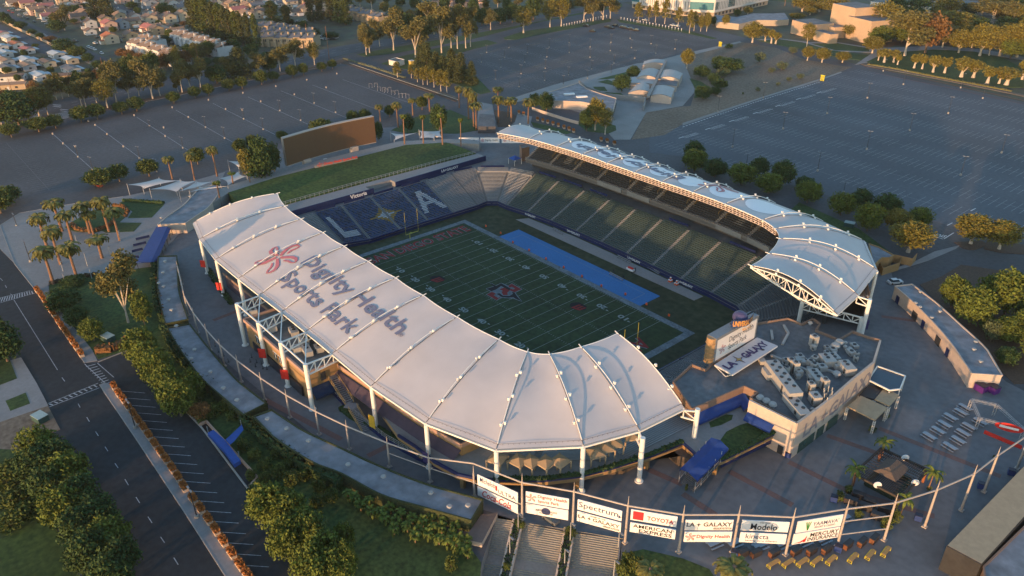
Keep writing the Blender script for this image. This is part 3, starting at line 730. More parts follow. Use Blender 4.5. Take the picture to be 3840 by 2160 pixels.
# lot markings
def lot_marks(poly, o, e, n0, dn, pitch, half, kx, rows, m, w=.13, off=0, cl=True):
    b = MB(); o = Vector(o[:2]); e = Vector(e[:2]).normalized(); n = Vector((-e.y, e.x)); z = ZG+.075
    for r_ in rows:
        c = o+n*(n0+dn*r_); run = None
        for k in range(kx[0], kx[1]):
            p = c+e*(k*pitch+off); a, d = p-n*half, p+n*half
            if inpoly(a.x, a.y, poly) and inpoly(d.x, d.y, poly):
                if random.random() < .04: continue
                strip(b, [a, d], w, z)
                if cl and run is not None: strip(b, [run, p], w*.8, z+.003)
                run = p
            else: run = None
    return b
zz = 400/2576
ra = at((2900+45*zz, 380+1105*zz)); rb = at((2900+960*zz, 380+1355*zz))
b = lot_marks(right_lot, ra, rb-ra, 5.85, 20.6, 2.76, 5.6, (-60, 120), range(-7, 9), None)
prop(b.obj('parking_markings', faint_p), kind='structure')
la = at(P('A', 721, 943)); lb = at(P('A', 1055, 1193))
b = lot_marks(left_lot, la, lb-la, 0, 20.8, 2.76, 5.4, (0, 33), range(-4, 9), None, .11)
prop(b.obj('parking_markings', faint2_p), kind='structure')
b = MB(); e = (lb-la).xy.normalized(); n = Vector((-e.y, e.x))
for r_ in range(-1, 8): strip(b, [la.xy+n*20.8*r_, la.xy+n*20.8*r_+e*88], .22, ZG+.083)
prop(b.obj('parking_markings', faint_p), kind='structure')
ma = at(P('B', 1095, 395)); mb = at(P('B', 1540, 515))
b = lot_marks(mid_lot, ma, mb-ma, 0, 22.2, 2.76, 5.2, (-2, 46), range(-4, 9), None, .11)
prop(b.obj('parking_markings', faint_p), kind='structure')
b = MB(); e = (mb-ma).xy.normalized(); n = Vector((-e.y, e.x))
for r_ in range(-2, 7):
    for s in (0, 62): 
        c = ma.xy+n*22.2*r_+e*s; strip(b, [c-n*5, c+n*5], .25, ZG+.085); strip(b, [c+e*58-n*5, c+e*58+n*5], .25, ZG+.085)
prop(b.obj('parking_markings', yellow_p), kind='structure')
# ADA style ladder marks along the right lot edge, kerb-side dashes, red kerb line
b = MB()
for x, y in ((60, 1030), (260, 965), (440, 905), (620, 845), (790, 790), (945, 738), (1100, 690)):
    p = at(P('C', x-40, y+12)).xy; q = at(P('C', x+60, y-20)).xy; d = (q-p); L = d.length; d.normalize(); n = Vector((-d.y, d.x))
    strip(b, [p, q], .15, ZG+.08); strip(b, [p+n*1.6, q+n*1.6], .15, ZG+.08)
    for k in range(9): g = p+d*L*k/8; strip(b, [g, g+n*1.6], .2, ZG+.084)
    g = at(P('C', x-90, y+15)).xy; h = at(P('C', x-55, y+3)).xy; strip(b, [g, h], .5, ZG+.08)
E_ = [('C', 0, 960), ('C', 180, 897), ('C', 600, 754), ('C', 1040, 618)]
w = W2(E_)
for a, c in zip(w[:-1], w[1:]):
    a = Vector(a[:2]); c = Vector(c[:2]); L = (c-a).length; n = int(L/2.4)
    for k in range(n): strip(b, [a.lerp(c, k/n), a.lerp(c, (k+.6)/n)], .5, ZG+.08)
# STOP box by the gate
def px44(x, y): return at((3440+x*zz, 760+y*zz)).xy
strip(b, [px44(370, 805), px44(620, 885)], .35, ZG+.08); strip(b, [px44(640, 880), px44(880, 730)], .35, ZG+.083); strip(b, [px44(720, 555), px44(845, 490)], .35, ZG+.08); strip(b, [px44(1285, 205), px44(1410, 140)], .35, ZG+.08)
o = px44(720, 800); text_on(b, 'STOP', (*o, ZG), (*(px44(450, 745)-o), 0), (*(px44(640, 850)-o), 0), (0, 0, .085), None, .04)
prop(b.obj('road_markings', white_p), kind='structure')
b = MB(); strip(b, W2([('C', 1360, 498), ('C', 1900, 612), ('C', 2576, 760), ('C', 3000, 850)]), .5, ZG+.10); strip(b, W2([('C', 1450, 552), ('C', 2000, 662), ('C', 2576, 790), ('C', 3000, 880)]), .25, ZG+.085)
prop(b.obj('red_kerb_line', red_p), kind='structure')
# lane lines on the avenue
b = MB()
for k, (du) in enumerate((0, .45)):
    pts = W2([('A', -300, 930+40*du), ('A', 540, 775+45*du), ('A', 1300, 610+45*du), ('A', 1900, 510+45*du), ('A', 2500, 385+40*du), ('B', 700, 270+35*du), ('B', 1400, 150+30*du)])
    for a, c in zip(pts[:-1], pts[1:]):
        a = Vector(a[:2]); c = Vector(c[:2]); n = int((c-a).length/9)
        for q in range(n): strip(b, [a.lerp(c, q/n), a.lerp(c, (q+.4)/n)], .3, ZG+.07)
for x, y in ((250, 865), (455, 825), (400, 790)): 
    for s in (0, 1): g = at(P('A', x, y+s*12)).xy; strip(b, [g, g+Vector((5, 3))], 1.2, ZG+.072)
prop(b.obj('road_markings', faint_p), kind='structure')
# lawns, verges and dirt
sheet('verge', W2([('A', -300, 1030), ('A', 0, 935), ('A', 540, 845), ('A', 800, 800), ('A', 1440, 682), ('A', 2000, 582), ('A', 2400, 497), ('B', 30, 440), ('B', 60, 470), ('A', 2576, 482), ('A', 2400, 522), ('A', 1880, 608), ('A', 1440, 702), ('A', 1100, 770), ('A', 800, 832), ('A', 400, 890), ('A', 130, 970), ('A', -300, 1060)]), mulch, .12)
sheet('lawn', W2([('A', 90, 930), ('A', 400, 880), ('A', 410, 895), ('A', 140, 960)]), grass, .15)
sheet('driveway', W2([('A', 385, 868), ('A', 520, 838), ('A', 560, 880), ('A', 480, 900)]), conc, .135)
sheet('lawn', W2([('B', 115, 410), ('B', 300, 375), ('B', 1000, 255), ('B', 1380, 185), ('B', 2120, 30), ('B', 2120, 50), ('B', 1500, 165), ('B', 1010, 290), ('B', 420, 400), ('B', 180, 428)]), grass, .12)
sheet('lawn', W2([('B', 300, 482), ('B', 450, 425), ('B', 760, 355), ('B', 1100, 302), ('B', 1180, 326), ('B', 990, 372), ('B', 880, 405), ('B', 780, 415), ('B', 880, 480), ('B', 1010, 570), ('B', 1130, 695), ('B', 1050, 712), ('B', 880, 640), ('B', 560, 540)]), grass, .12)
sheet('lawn', W2([('B', 1222, 285), ('B', 1370, 238), ('B', 2030, 142), ('B', 2035, 162), ('B', 1450, 270), ('B', 1320, 300), ('B', 1235, 298)]), grass, .13)
sheet('lawn', W2([('B', 2080, 145), ('B', 2576, 222), ('C', 260, 290), ('C', 225, 296), ('B', 2576, 246), ('B', 2100, 168)]), grass, .12)
sheet('verge', W2([('B', 0, 455), ('B', 60, 470), ('B', 900, 745), ('B', 870, 770), ('B', 60, 492), ('B', 0, 480)]), mulch, .14)
sheet('verge', W2([('B', 430, 590), ('B', 880, 735), ('B', 850, 745), ('B', 420, 600)]), dirt, .15)
dirt_lot = W2([('C', 442, 318), ('C', 700, 360), ('C', 930, 450), ('C', 1200, 500), ('C', 1280, 505), ('C', 1040, 600), ('C', 600, 733), ('C', 180, 876), ('C', 0, 938), ('B', 2440, 1020), ('B', 2190, 1055), ('B', 2300, 850), ('B', 2576, 805), ('C', 60, 800), ('C', 95, 690), ('C', 60, 600), ('C', 0, 525), ('B', 2480, 432), ('C', 90, 412), ('C', 300, 352)])
sheet('dirt_lot', dirt_lot, dirt, .06)
sheet('pavement', W2([('B', 1300, 748), ('B', 1700, 640), ('B', 2576, 408), ('C', 430, 312), ('C', 445, 320), ('C', 90, 412), ('B', 2576, 442), ('B', 1750, 660), ('B', 1330, 770)]), conc_l, .12)
sheet('pavement', W2([('C', 0, 948), ('C', 600, 743), ('C', 1040, 606), ('C', 1200, 548), ('C', 1195, 542), ('C', 1030, 598), ('C', 600, 733), ('C', 0, 930)]), conc_l, .13)
sheet('verge', W2([('C', 1345, 485), ('C', 1500, 500), ('C', 1900, 575), ('C', 2576, 715), ('C', 3000, 800), ('C', 3000, 830), ('C', 2500, 712), ('C', 1900, 592), ('C', 1400, 500)]), dirt, .14)
sheet('lawn', W2([('C', 1385, 468), ('C', 1530, 400), ('C', 1900, 375), ('C', 2200, 390), ('C', 2420, 440), ('C', 2576, 520), ('C', 2576, 660), ('C', 2480, 662), ('C', 2200, 620), ('C', 1700, 530), ('C', 1500, 500)]), grass, .12)
sheet('lawn', W2([('C', 570, 308), ('C', 720, 295), ('C', 900, 320), ('C', 1130, 380), ('C', 1405, 420), ('C', 1340, 455), ('C', 1160, 430), ('C', 900, 370)]), grass, .125)
sheet('lawn', W2([('C', 970, 330), ('C', 1160, 325), ('C', 1400, 365), ('C', 1410, 390), ('C', 1150, 380)]), grass, .16)
sheet('pavement', W2([('C', 560, 300), ('C', 720, 290), ('C', 960, 318), ('C', 1160, 318), ('C', 1420, 360), ('C', 1560, 360), ('C', 1900, 345), ('C', 2250, 370), ('C', 2576, 430), ('C', 2576, 455), ('C', 2200, 392), ('C', 1900, 372), ('C', 1530, 400), ('C', 1400, 470), ('C', 1300, 490), ('C', 1430, 400), ('C', 1150, 385), ('C', 900, 330), ('C', 700, 310)]), conc, .10)
sheet('park_floor', W2([('C', 1400, 360), ('C', 1800, 330), ('C', 2250, 350), ('C', 2700, 400), ('C', 2900, 100), ('C', 2700, -60), ('C', 2000, -60), ('C', 1500, 100)]), mulch, .05)
sheet('lawn', W2([('C', 640, 0), ('C', 800, 15), ('C', 1000, 40), ('C', 1100, -40), ('C', 700, -60)]), grass, .13)
# community park around the curved-roof hall
sheet('pavement', W2([('B', 1290, 742), ('B', 1600, 642), ('B', 2230, 480), ('B', 2576, 445), ('C', 60, 590), ('C', 95, 690), ('C', 0, 800), ('B', 2300, 850), ('B', 2180, 1055), ('B', 2060, 1055), ('B', 1900, 880), ('B', 1500, 760)]), conc_l, .11)
for l in ([('B', 1935, 620), ('B', 2010, 602), ('B', 2110, 640), ('B', 2070, 650)], [('B', 1900, 656), ('B', 1985, 656), ('B', 2010, 690), ('B', 1920, 686)], [('C', 50, 592), ('C', 140, 618), ('C', 205, 660), ('C', 160, 730), ('C', 85, 742), ('C', 100, 680)], [('B', 1930, 600), ('B', 2150, 545), ('B', 2160, 580), ('B', 2000, 600)], [('B', 1960, 695), ('B', 2110, 705), ('B', 2150, 735), ('B', 2050, 735)]):
    sheet('lawn', W2(l), grass, .16)
sheet('lawn', W2([('B', 375, 985), ('B', 560, 885), ('B', 820, 830), ('B', 1000, 905), ('B', 1030, 985), ('B', 880, 1010), ('B', 480, 1005)]), grass, .12)
sheet('verge', W2([('B', 1150, 830), ('B', 1280, 850), ('B', 1345, 890), ('B', 1260, 960), ('B', 1180, 960)]), mulch, .12)
sheet('pavement', W2([('B', 1040, 770), ('B', 1140, 790), ('B', 1170, 960), ('B', 1020, 960)]), conc, .10)
sheet('pavement', W2([('B', 1330, 860), ('B', 1440, 880), ('B', 1420, 960), ('B', 1300, 950)]), conc, .13)
sheet('lawn', W2([('B', 1430, 920), ('B', 1560, 950), ('B', 1740, 1000), ('B', 1700, 1015), ('B', 1450, 960)]), grass, .14)
sheet('lawn', W2([('B', 1790, 940), ('B', 1900, 900), ('B', 2070, 950), ('B', 2075, 985), ('B', 2020, 1008), ('B', 1850, 990)]), grass, .14)
# ---------- plaza round the stadium ----------
PX = [('M', 430, 590), ('M', 440, 500), ('M', 470, 470), ('M', 540, 440), ('M', 640, 405), ('M', 760, 350), ('M', 960, 322), ('M', 1180, 305), ('M', 1300, 300), ('M', 1420, 330), ('M', 1600, 390), ('M', 1800, 470), ('M', 2000, 560), ('M', 2160, 620), ('M', 2230, 640), ('M', 2250, 715), ('M', 2400, 830), ('M', 2530, 960), ('M', 2800, 1100), ('M', 2900, 1800), ('H', 2500, 2100), ('H', 2095, 2100), ('H', 2100, 1449), ('H', 2115, 1165), ('H', 1700, 1114), ('H', 1385, 1048), ('H', 1175, 982), ('H', 900, 900), ('H', 0, 560), ('D', 1900, 1449), ('D', 1400, 1030), ('D', 1230, 900), ('D', 1190, 700), ('D', 1190, 480), ('D', 1230, 300)]
plaza = W2(PX)
holed('plaza', plaza, [bowlhole], conc_d, ZG+.05)
palm_plaza = W2([('D', -300, 300), ('D', 0, 255), ('D', 150, 160), ('D', 520, 95), ('D', 930, 35), ('D', 1300, -40), ('D', 1700, -150), ('D', 1560, 150), ('D', 1340, 330), ('D', 1200, 480), ('D', 1165, 560), ('D', 740, 620), ('D', 365, 700), ('D', 375, 760), ('D', 700, 1200), ('D', 735, 1275), ('D', 640, 1290), ('D', 270, 740), ('D', 110, 540), ('D', -100, 330)])
sheet('entrance_plaza', palm_plaza, conc, .10)
brick = mat('brick_band', (.17, .10, .085), .9, .12, 2)
b = MB()
for l in ([('I', 350, 660), ('I', 830, 915)], [('I', 800, 590), ('I', 1250, 810), ('I', 1900, 1000)], [('I', 1090, 390), ('I', 1800, 640)], [('I', 0, 830), ('I', 250, 990)], [('H', 2300, 640), ('H', 2576, 760)], [('I', 1480, 335), ('I', 2400, 700)], [('D', 1610, 970), ('D', 1790, 900)], [('G', 2000, 120), ('G', 2576, 420)], [('H', 200, 545), ('H', 390, 450)], [('F', 1500, 940), ('F', 1800, 980)]):
    strip(b, W2(l), 1.5, ZG+.066)
prop(b.obj('brick_paving_bands', brick), kind='structure')
# ---------- west berm ----------
bx = lambda x, y: at((1040+x*s4, 560+y*s4), 12)
low = [(-94.5, -46), (-94.8, -31), (-95.2, 0), (-94.7, 30), (-94.5, 46), (-93.5, 61)]
up = [(-118, -44), (-121.5, -22), (-121.5, 0), (-121.3, 20), (-121.5, 42), (-112, 58)]
b = MB()
N = 6
for i in range(5):
    for k in range(N):
        p = [lerp(low[i], up[i], k/N), lerp(low[i+1], up[i+1], k/N), lerp(low[i+1], up[i+1], (k+1)/N), lerp(low[i], up[i], (k+1)/N)]
        z0, z1 = 11+1.3*math.sin(math.pi/2*k/N), 11+1.3*math.sin(math.pi/2*(k+1)/N)
        b.face([(*p[0], z0), (*p[1], z0), (*p[2], z1), (*p[3], z1)][::-1])
for i in range(5): b.face([(*low[i], 8.5), (*low[i+1], 8.5), (*low[i+1], 11), (*low[i], 11)]); b.face([(*up[i], 12.3), (*up[i+1], 12.3), (*up[i+1], 8.5), (*up[i], 8.5)])
b.face([(*low[5], 8.5), (*up[5], 8.5), (*up[5], 12.3), (*low[5], 11)]); b.face([(*low[0], 8.5), (*low[0], 11), (*up[0], 12.3), (*up[0], 8.5)])
prop(b.obj('grass_berm', grass2), kind='structure')
# terrace walk between the berm and the seats, with its navy banner wall
b = MB(); b.prism([(-94.6, -46), (-87.2, -46), (-87.2, 2), (-94.6, 2)], ZG, 10.7); b.prism([(-94.6, 2), (-91, 2), (-91, 14), (-94.6, 14)], ZG, 10.7); b.prism([(-94.6, 14), (-87.4, 14), (-88.4, 62), (-93.6, 62)], ZG, 10.7)
prop(b.obj('berm_terrace', conc), kind='structure')
t = thing('banner_wall', 'long navy banner wall with white team lettering above the blue seats', 'banner wall', (-87, 5, ZG))
b = MB(); b.beam((-87, -45, 9.75), (-87, 3.5, 9.75), .25, 2.3); b.beam((-87, 14, 9.75), (-88.2, 62.5, 9.75), .25, 2.3); b.obj('panel', navy, t)
b = MB()
for s, y0, y1, z0, z1 in (('LA+GALAXY', -44, -33.6, 9.2, 10.4), ('LA+GALAXY', 37.5, 46.5, 9.2, 10.4)):
    text_on(b, s, (-86.85-(y0 > 0)*.6, y0, z0), (-.0, y1-y0, 0), (0, 0, z1-z0), (.03, 0, 0), None, .03)
text_on(b, 'Victoria', (-86.84, -7.4, 9.0), (0, 7.6, 0), (0, 0, 1.7), (0, 0, 0), None, .03); text_on(b, 'Block', (-86.95, 15.4, 9.0), (-.1, 5.2, 0), (0, 0, 1.6), (0, 0, 0), None, .04)
b.obj('lettering', white, t)
rl = thing('berm_railing', 'pale metal railing along the lower edge of the grass berm', 'railing', (-94.4, 5, 10.7)); b = MB()
for i in range(5):
    a, c = Vector(low[i])+Vector((.3, 0)), Vector(low[i+1])+Vector((.3, 0)); n = int((c-a).length/2)
    for z in (11.6, 12.2): b.beam((*a, z), (*c, z), .09)
    for k in range(n): g = a.lerp(c, k/n); b.beam((*g, 10.7), (*g, 12.2), .09)
b.obj('rails', galv, rl)
b = MB(); w = W2([('M', 590, 520), ('M', 640, 478), ('M', 720, 432), ('M', 860, 395), ('M', 960, 365), ('M', 1080, 350), ('M', 1215, 352)], 11)
walk = [(-118.5, -60), (-126, -40), (-129, -15), (-129, 20), (-128.5, 43), (-116, 62), (-104, 72), (-100, 68), (-111.5, 58.5), (-121.4, 42.5), (-121.4, 20), (-121.6, 0), (-121.6, -22), (-118, -44), (-108, -58)]
b = MB(); b.prism(walk, ZG, 12.2); prop(b.obj('berm_walkway', conc_l), kind='structure')
# ---------- bottom left roads and verges ----------
new_as = W2([('D', -400, 100), ('D', 0, 385), ('D', 110, 545), ('D', 270, 745), ('D', 640, 1293), ('D', 740, 1292), ('D', 980, 1195), ('D', 1130, 1330), ('G', 1240, 0), ('G', 1500, 318), ('G', 1900, 830), ('G', 2260, 1290), ('G', 2500, 1900), ('G', -600, 1900), ('G', 620, 1449), ('G', 180, 570), ('G', 370, 170), ('G', 280, 0), ('D', 150, 1240), ('D', -400, 700)])
sheet('road', new_as, asph_new, .03)
sheet('pavement', W2([('G', 752, 8), ('G', 790, -10), ('G', 880, 20), ('G', 1000, 190), ('G', 1260, 590), ('G', 1560, 1010), ('G', 1880, 1449), ('G', 2100, 1760), ('G', 1900, 1760), ('G', 1700, 1449), ('G', 1400, 980), ('G', 1050, 450), ('G', 780, 60)]), conc, .15)
b = MB()
for i in range(26):
    y = 55+52*i+.9*i*i if i < 30 else 0; x = 920+36.5*i+.55*i*i
    a = at(P('G', x, y)).xy; c = at(P('G', x+176+2.2*i, y+14)).xy; strip(b, [a, c], .13, ZG+.06)
for x0, y0, x1, y1 in ((590, 150, 605, 178), (655, 252, 675, 285), (722, 360, 743, 393), (793, 475, 815, 508), (868, 600, 892, 635), (943, 720, 970, 765), (1027, 855, 1055, 900), (1117, 1003, 1148, 1050), (1212, 1155, 1243, 1200), (1312, 1312, 1345, 1365)):
    strip(b, W2([('G', x0, y0), ('G', x1, y1)]), .16, ZG+.06)
for x0, y0, x1, y1 in ((105, 815, 435, 1345), (0, 650, 20, 670), (40, 705, 50, 725), (80, 770, 95, 785), (468, 1402, 490, 1430)): strip(b, W2([('D', x0, y0), ('D', x1, y1)]), .16, ZG+.06)
strip(b, W2([('D', 0, 800), ('D', 230, 745)]), .2, ZG+.06); strip(b, W2([('D', 0, 838), ('D', 262, 765)]), .2, ZG+.06)
for k in range(14): a = at(P('D', 5+18*k, 800-4*k)).xy; c = at(P('D', -12+20*k, 836-5*k)).xy; strip(b, [a, c], .3, ZG+.064)
strip(b, W2([('D', 640, 1300), ('D', 800, 1449)]), .2, ZG+.06); strip(b, W2([('D', 735, 1292), ('D', 860, 1400)]), .2, ZG+.06)
for k in range(9): strip(b, W2([('D', 650+16*k, 1320+17*k), ('D', 722+14*k, 1300+17*k)]), .3, ZG+.064)
strip(b, W2([('G', 370, 175), ('G', 750, 30)]), .2, ZG+.06); strip(b, W2([('G', 365, 148), ('G', 740, -5)]), .2, ZG+.06)
for k in range(10): a = at(P('G', 372+37*k, 152-16*k)).xy; c = at(P('G', 400+37*k, 160-15*k)).xy; strip(b, [a, c], .3, ZG+.064)
prop(b.obj('road_markings', faint_p), kind='structure')
b = MB(); kerb(b, W2([('D', 0, 255), ('D', 110, 543), ('D', 270, 745), ('D', 640, 1293)]), .2, ZG, ZG+.16); kerb(b, W2([('G', 752, 8), ('G', 1050, 450), ('G', 1400, 980), ('G', 1700, 1449)]), .2, ZG, ZG+.18)
kerb(b, W2([('D', 740, 1285), ('D', 980, 1190)]), .2, ZG, ZG+.2); kerb(b, W2([('G', 1235, 0), ('G', 1260, 40)]), .25, ZG, ZG+.3); kerb(b, W2([('G', 1408, 215), ('G', 1520, 330), ('G', 1900, 835)]), .3, ZG, ZG+.4)
kerb(b, W2([('A', 1100, 768), ('A', 1440, 702), ('A', 1880, 608), ('A', 2576, 482)]), .3, ZG, ZG+.18)
kerb(b, W2([('B', 60, 478), ('B', 880, 755)]), .35, ZG, ZG+.3)
kerb(b, W2([('D', 0, 255), ('D', 150, 160), ('D', 520, 95), ('D', 930, 35)]), .25, ZG, ZG+.16)
prop(b.obj('kerbs', kerbm), kind='structure')
sheet('lawn', W2([('D', 370, 745), ('D', 375, 700), ('D', 740, 620), ('D', 1165, 565), ('D', 1180, 700), ('D', 1210, 1010), ('D', 980, 1190), ('D', 742, 1262), ('D', 690, 1185), ('D', 480, 925)]), grass, .15)
sheet('pavement', W2([('G', -300, -60), ('D', 90, 1270), ('D', 160, 1250), ('G', 280, 0), ('G', 365, 165), ('G', 0, 290), ('G', -300, 320)]), conc, .12)
sheet('lawn', W2([('G', 42, 130), ('G', 195, 68), ('G', 228, 150), ('G', 80, 206)]), grass, .15)
sheet('lawn', W2([('D', -200, 1250), ('D', 60, 1230), ('D', 130, 1410), ('D', 0, 1460), ('D', -200, 1500)]), grass, .155)
sheet('dirt_lot', W2([('G', -200, 350), ('G', 0, 285), ('G', 365, 170), ('G', 455, 345), ('G', 300, 400), ('G', 150, 520), ('G', -200, 480)]), dirt, .10)
sheet('lawn', W2([('G', -300, 1250), ('G', 0, 1180), ('G', 200, 1080), ('G', 365, 965), ('G', 590, 1449), ('G', 700, 1800), ('G', -400, 1800)]), grass2, .12)
sheet('planted_slope', W2([('G', -300, 480), ('G', 150, 500), ('G', 220, 640), ('G', 300, 800), ('G', 365, 960), ('G', 200, 1080), ('G', 0, 1180), ('G', -300, 1240)]), grass, .11)
# hillside planting between the parking bay and the concession roofs, and the dark lawn below
slope_px = W2([('D', 1240, 1010), ('D', 1210, 1010), ('D', 985, 1190), ('D', 1130, 1330), ('G', 1250, 10), ('G', 1400, 205), ('G', 1500, 300), ('G', 1560, 300), ('G', 1800, 570), ('G', 1960, 730), ('G', 1890, 790), ('G', 2260, 1290), ('H', -100, 1700), ('H', 1040, 1600), ('H', 1055, 1350), ('H', 930, 1180), ('H', 300, 850), ('H', -300, 560), ('G', 1850, 260), ('D', 1270, 1050)])
sheet('planted_slope', slope_px, grass, .09)
sheet('lawn', W2([('D', 490, 270), ('D', 520, 240), ('D', 700, 140), ('D', 860, 110), ('D', 970, 130), ('D', 960, 180), ('D', 870, 260), ('D', 720, 310), ('D', 560, 300)]), grass, .16)
sheet('lawn', W2([('D', 900, 85), ('D', 940, 68), ('D', 1240, 95), ('D', 1145, 195), ('D', 965, 200), ('D', 1000, 150)]), grass, .16)
sheet('lawn', W2([('D', 760, 290), ('D', 870, 232), ('D', 1070, 235), ('D', 1010, 300), ('D', 800, 310)]), grass, .165)
sheet('verge', W2([('F', 880, 80), ('F', 1330, 280), ('F', 1600, 480), ('F', 1560, 500), ('F', 1430, 400), ('F', 1280, 330), ('F', 820, 130)]), grass, .12)
sheet('pavement', W2([('F', 1480, 620), ('F', 1760, 520), ('F', 1900, 450), ('F', 2100, 400), ('F', 2060, 430), ('F', 1850, 520), ('F', 1620, 590), ('F', 1510, 632)]), conc, .08)
sheet('verge', W2([('F', 1790, 700), ('F', 1950, 640), ('F', 2100, 550), ('F', 2576, 620), ('F', 3300, 800), ('F', 3300, 1449), ('F', 2500, 1449), ('F', 2400, 1350), ('F', 2180, 1100)]), mulch, .12)
sheet('verge', W2([('F', 2050, 380), ('F', 2260, 370), ('F', 2300, 400), ('F', 2200, 440), ('F', 2120, 430)]), mulch, .14); sheet('verge', W2([('F', 2300, 360), ('F', 2576, 400), ('F', 2700, 480), ('F', 2400, 460), ('F', 2270, 430)]), mulch, .145)
sheet('lawn', W2([('I', -480, 1449), ('I', -460, 1290), ('I', -300, 1250), ('I', 0, 1320), ('I', 200, 1400), ('I', 400, 1700), ('I', -400, 1900)]), grass, .14)
# =============== buildings and equipment round the stadium ===============
def c1(x, y): return (700+x*s4, 700+y*s4)
def c2(x, y): return (860+x*s4, 1040+y*s4)
def c3(x, y): return (1100+x*s4, 1300+y*s4)
def c5(x, y): return (2680+x*s4, 1380+y*s4)
def c6(x, y): return (2040+x*s4, 1220+y*s4)
def r4(x, y): return (2680+x*s4, 1060+y*s4)
def xy(px, z): return tuple(at(px, z)[:2])
def HP(x, y): return P('H', x, y)
TZ = 12.5
# upper rows behind the near stand and raised terrace
ub = thing('upper_rows', 'aluminium bench rows rising behind the near lower bowl under the big canopy', 'grandstand', (30, -60, ZG))
b = MB(); bn = MB(); ids = list(range(23, 39))
ext = []
for i in ids:
    a, c = Vector(back[ids[0]] if i == 0 else back[i-1]), Vector(back[(i+1) % NR]); d = (c-a).normalized(); n = Vector((-d.y, d.x))
    if (Vector(back[i])-Vector((0, 6))).dot(n) < 0: n = -n
    ext.append((Vector(back[i]), Vector(back[i])+n*9.4))
for (a, a2), (c, c2_) in zip(ext[:-1], ext[1:]):
    for r_ in range(11):
        z = Z1+(TZ-Z1)*r_/11; t0, t1 = r_/11, (r_+1)/11
        p0, p1, q0, q1 = a.lerp(a2, t0), c.lerp(c2_, t0), a.lerp(a2, t1), c.lerp(c2_, t1)
        b.face([(*p0, z), (*q0, z), (*q1, z), (*p1, z)]); b.face([(*p0, z), (*p1, z), (*p1, z-.35), (*p0, z-.35)])
        g = p0.lerp(q0, .5); h = p1.lerp(q1, .5); d = (h-g).normalized()
        bn.beam((*(g+d*.8), z+.42), (*(h-d*.8), z+.42), .3, .07)
b.obj('terrace', terr, ub); bn.obj('bench_rows', seatm['silver'], ub)
edge = [HP(430, 395), HP(560, 480), HP(700, 592), HP(880, 690), HP(1010, 718), HP(1150, 732), HP(1500, 738), HP(1800, 705), HP(2050, 640), HP(2350, 545), HP(2576, 452), P('I', 120, 560), P('I', 245, 592), P('I', 300, 580), P('I', 720, 368)]
eo = [xy(p, TZ) for p in edge]
inner = [tuple(e[1]) for e in ext[:8]]
tp = eo+[(108, -6), (96, 6), (88, 6)]+inner[0:]
# order: outer edge left->right then back along the rows
tp = eo+[(100, -4), (90, -4)]+[tuple(e[1]) for e in ext[0:9]]
ter = thing('raised_terrace', 'raised concrete terrace behind the near stand with ochre wall and planted edge', 'terrace', (85, -55, ZG))
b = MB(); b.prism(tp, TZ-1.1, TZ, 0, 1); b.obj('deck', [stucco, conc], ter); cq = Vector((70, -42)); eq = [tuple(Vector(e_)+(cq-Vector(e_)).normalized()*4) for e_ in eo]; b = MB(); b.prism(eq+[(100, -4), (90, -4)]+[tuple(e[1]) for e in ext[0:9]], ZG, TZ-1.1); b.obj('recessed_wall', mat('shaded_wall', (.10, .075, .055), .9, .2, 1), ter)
for i in (1, 3, 5, 7, 9, 10, 11, 13): b = MB(); g_ = Vector(eo[i]).lerp(Vector(eq[i]), .3); b.box((*g_, ZG), (.9, .9, TZ-ZG-1.1), .3); b.obj('pillar', stucco, ter)
b = MB()
for a, c in zip(eo[:-1], eo[1:]):
    b.beam((*a, TZ+.3), (*c, TZ+.3), .5, .6)
b.obj('planter_edge', navy, ter)
# suite building
sb = thing('suite_building', 'ochre stucco suite building with flat roof beside the near canopy columns', 'building', (6, -77, ZG))
fp = [(-11, -82.4), (22.8, -81.6), (22.8, -70.5), (-11, -71)]
b = MB(); b.prism(fp, ZG, 16.6, 0, 0); b.obj('wall', stucco, sb)
b = MB(); b.prism([(-10.6, -82), (22.4, -81.2), (22.4, -70.9), (-10.6, -71.4)], 16.61, 16.65); ro = b.obj('roof', roofd, sb)
b = MB(); fo = [(-11.2, -82.6), (23, -81.8), (23, -70.3), (-11.2, -70.8)]
for a, c in zip(fo, fo[1:]+fo[:1]): b.beam((*a, 16.9), (*c, 16.9), .5, .9)
b.obj('parapet', mat('pinkish_parapet', (.38, .24, .18), .85, .08, 2), sb)
for x in (-5.5, -3, 5, 7.6, 10.2): 
    b = MB(); b.beam((x, -82.42+.022*(x+11), 13.7), (x+2, -82.38+.022*(x+11), 13.7), .1, 1.8); w = b.obj('window', glass, sb)
    f = MB(); f.beam((x-.1, -82.47+.022*(x+11), 14.7), (x+2.1, -82.43+.022*(x+11), 14.7), .12, .12); f.beam((x+1, -82.47+.022*(x+11), 12.8), (x+1, -82.45+.022*(x+11), 14.6), .1, .1); f.obj('window_frame', white, w)
for x0, x1 in ((-8, -2), (0, 10), (12, 20)):
    b = MB(); b.beam((x0, -82.3, 10.2), (x1, -82.1, 10.2), .5, 2.6); b.obj('shopfront', mat('dark_shopfront', (.03, .03, .035), .4, .2, 2), sb)
b = MB(); b.face([(23, -81.4, 12.3), (23, -72.5, 12.3), (25.8, -72.5, 10.9), (25.8, -81.4, 10.9)][::-1]); b.face([(25.8, -81.4, 10.9), (25.8, -72.5, 10.9), (25.8, -72.5, 10.3), (25.8, -81.4, 10.3)][::-1]); b.obj('awning', mat('dark_blue_canvas', (.012, .03, .075), .8, .1, 1), sb)
b = MB(); b.box((23.1, -77.5, 13.2), (.15, 1.3, 2.3)); b.obj('door', dark_m, sb)
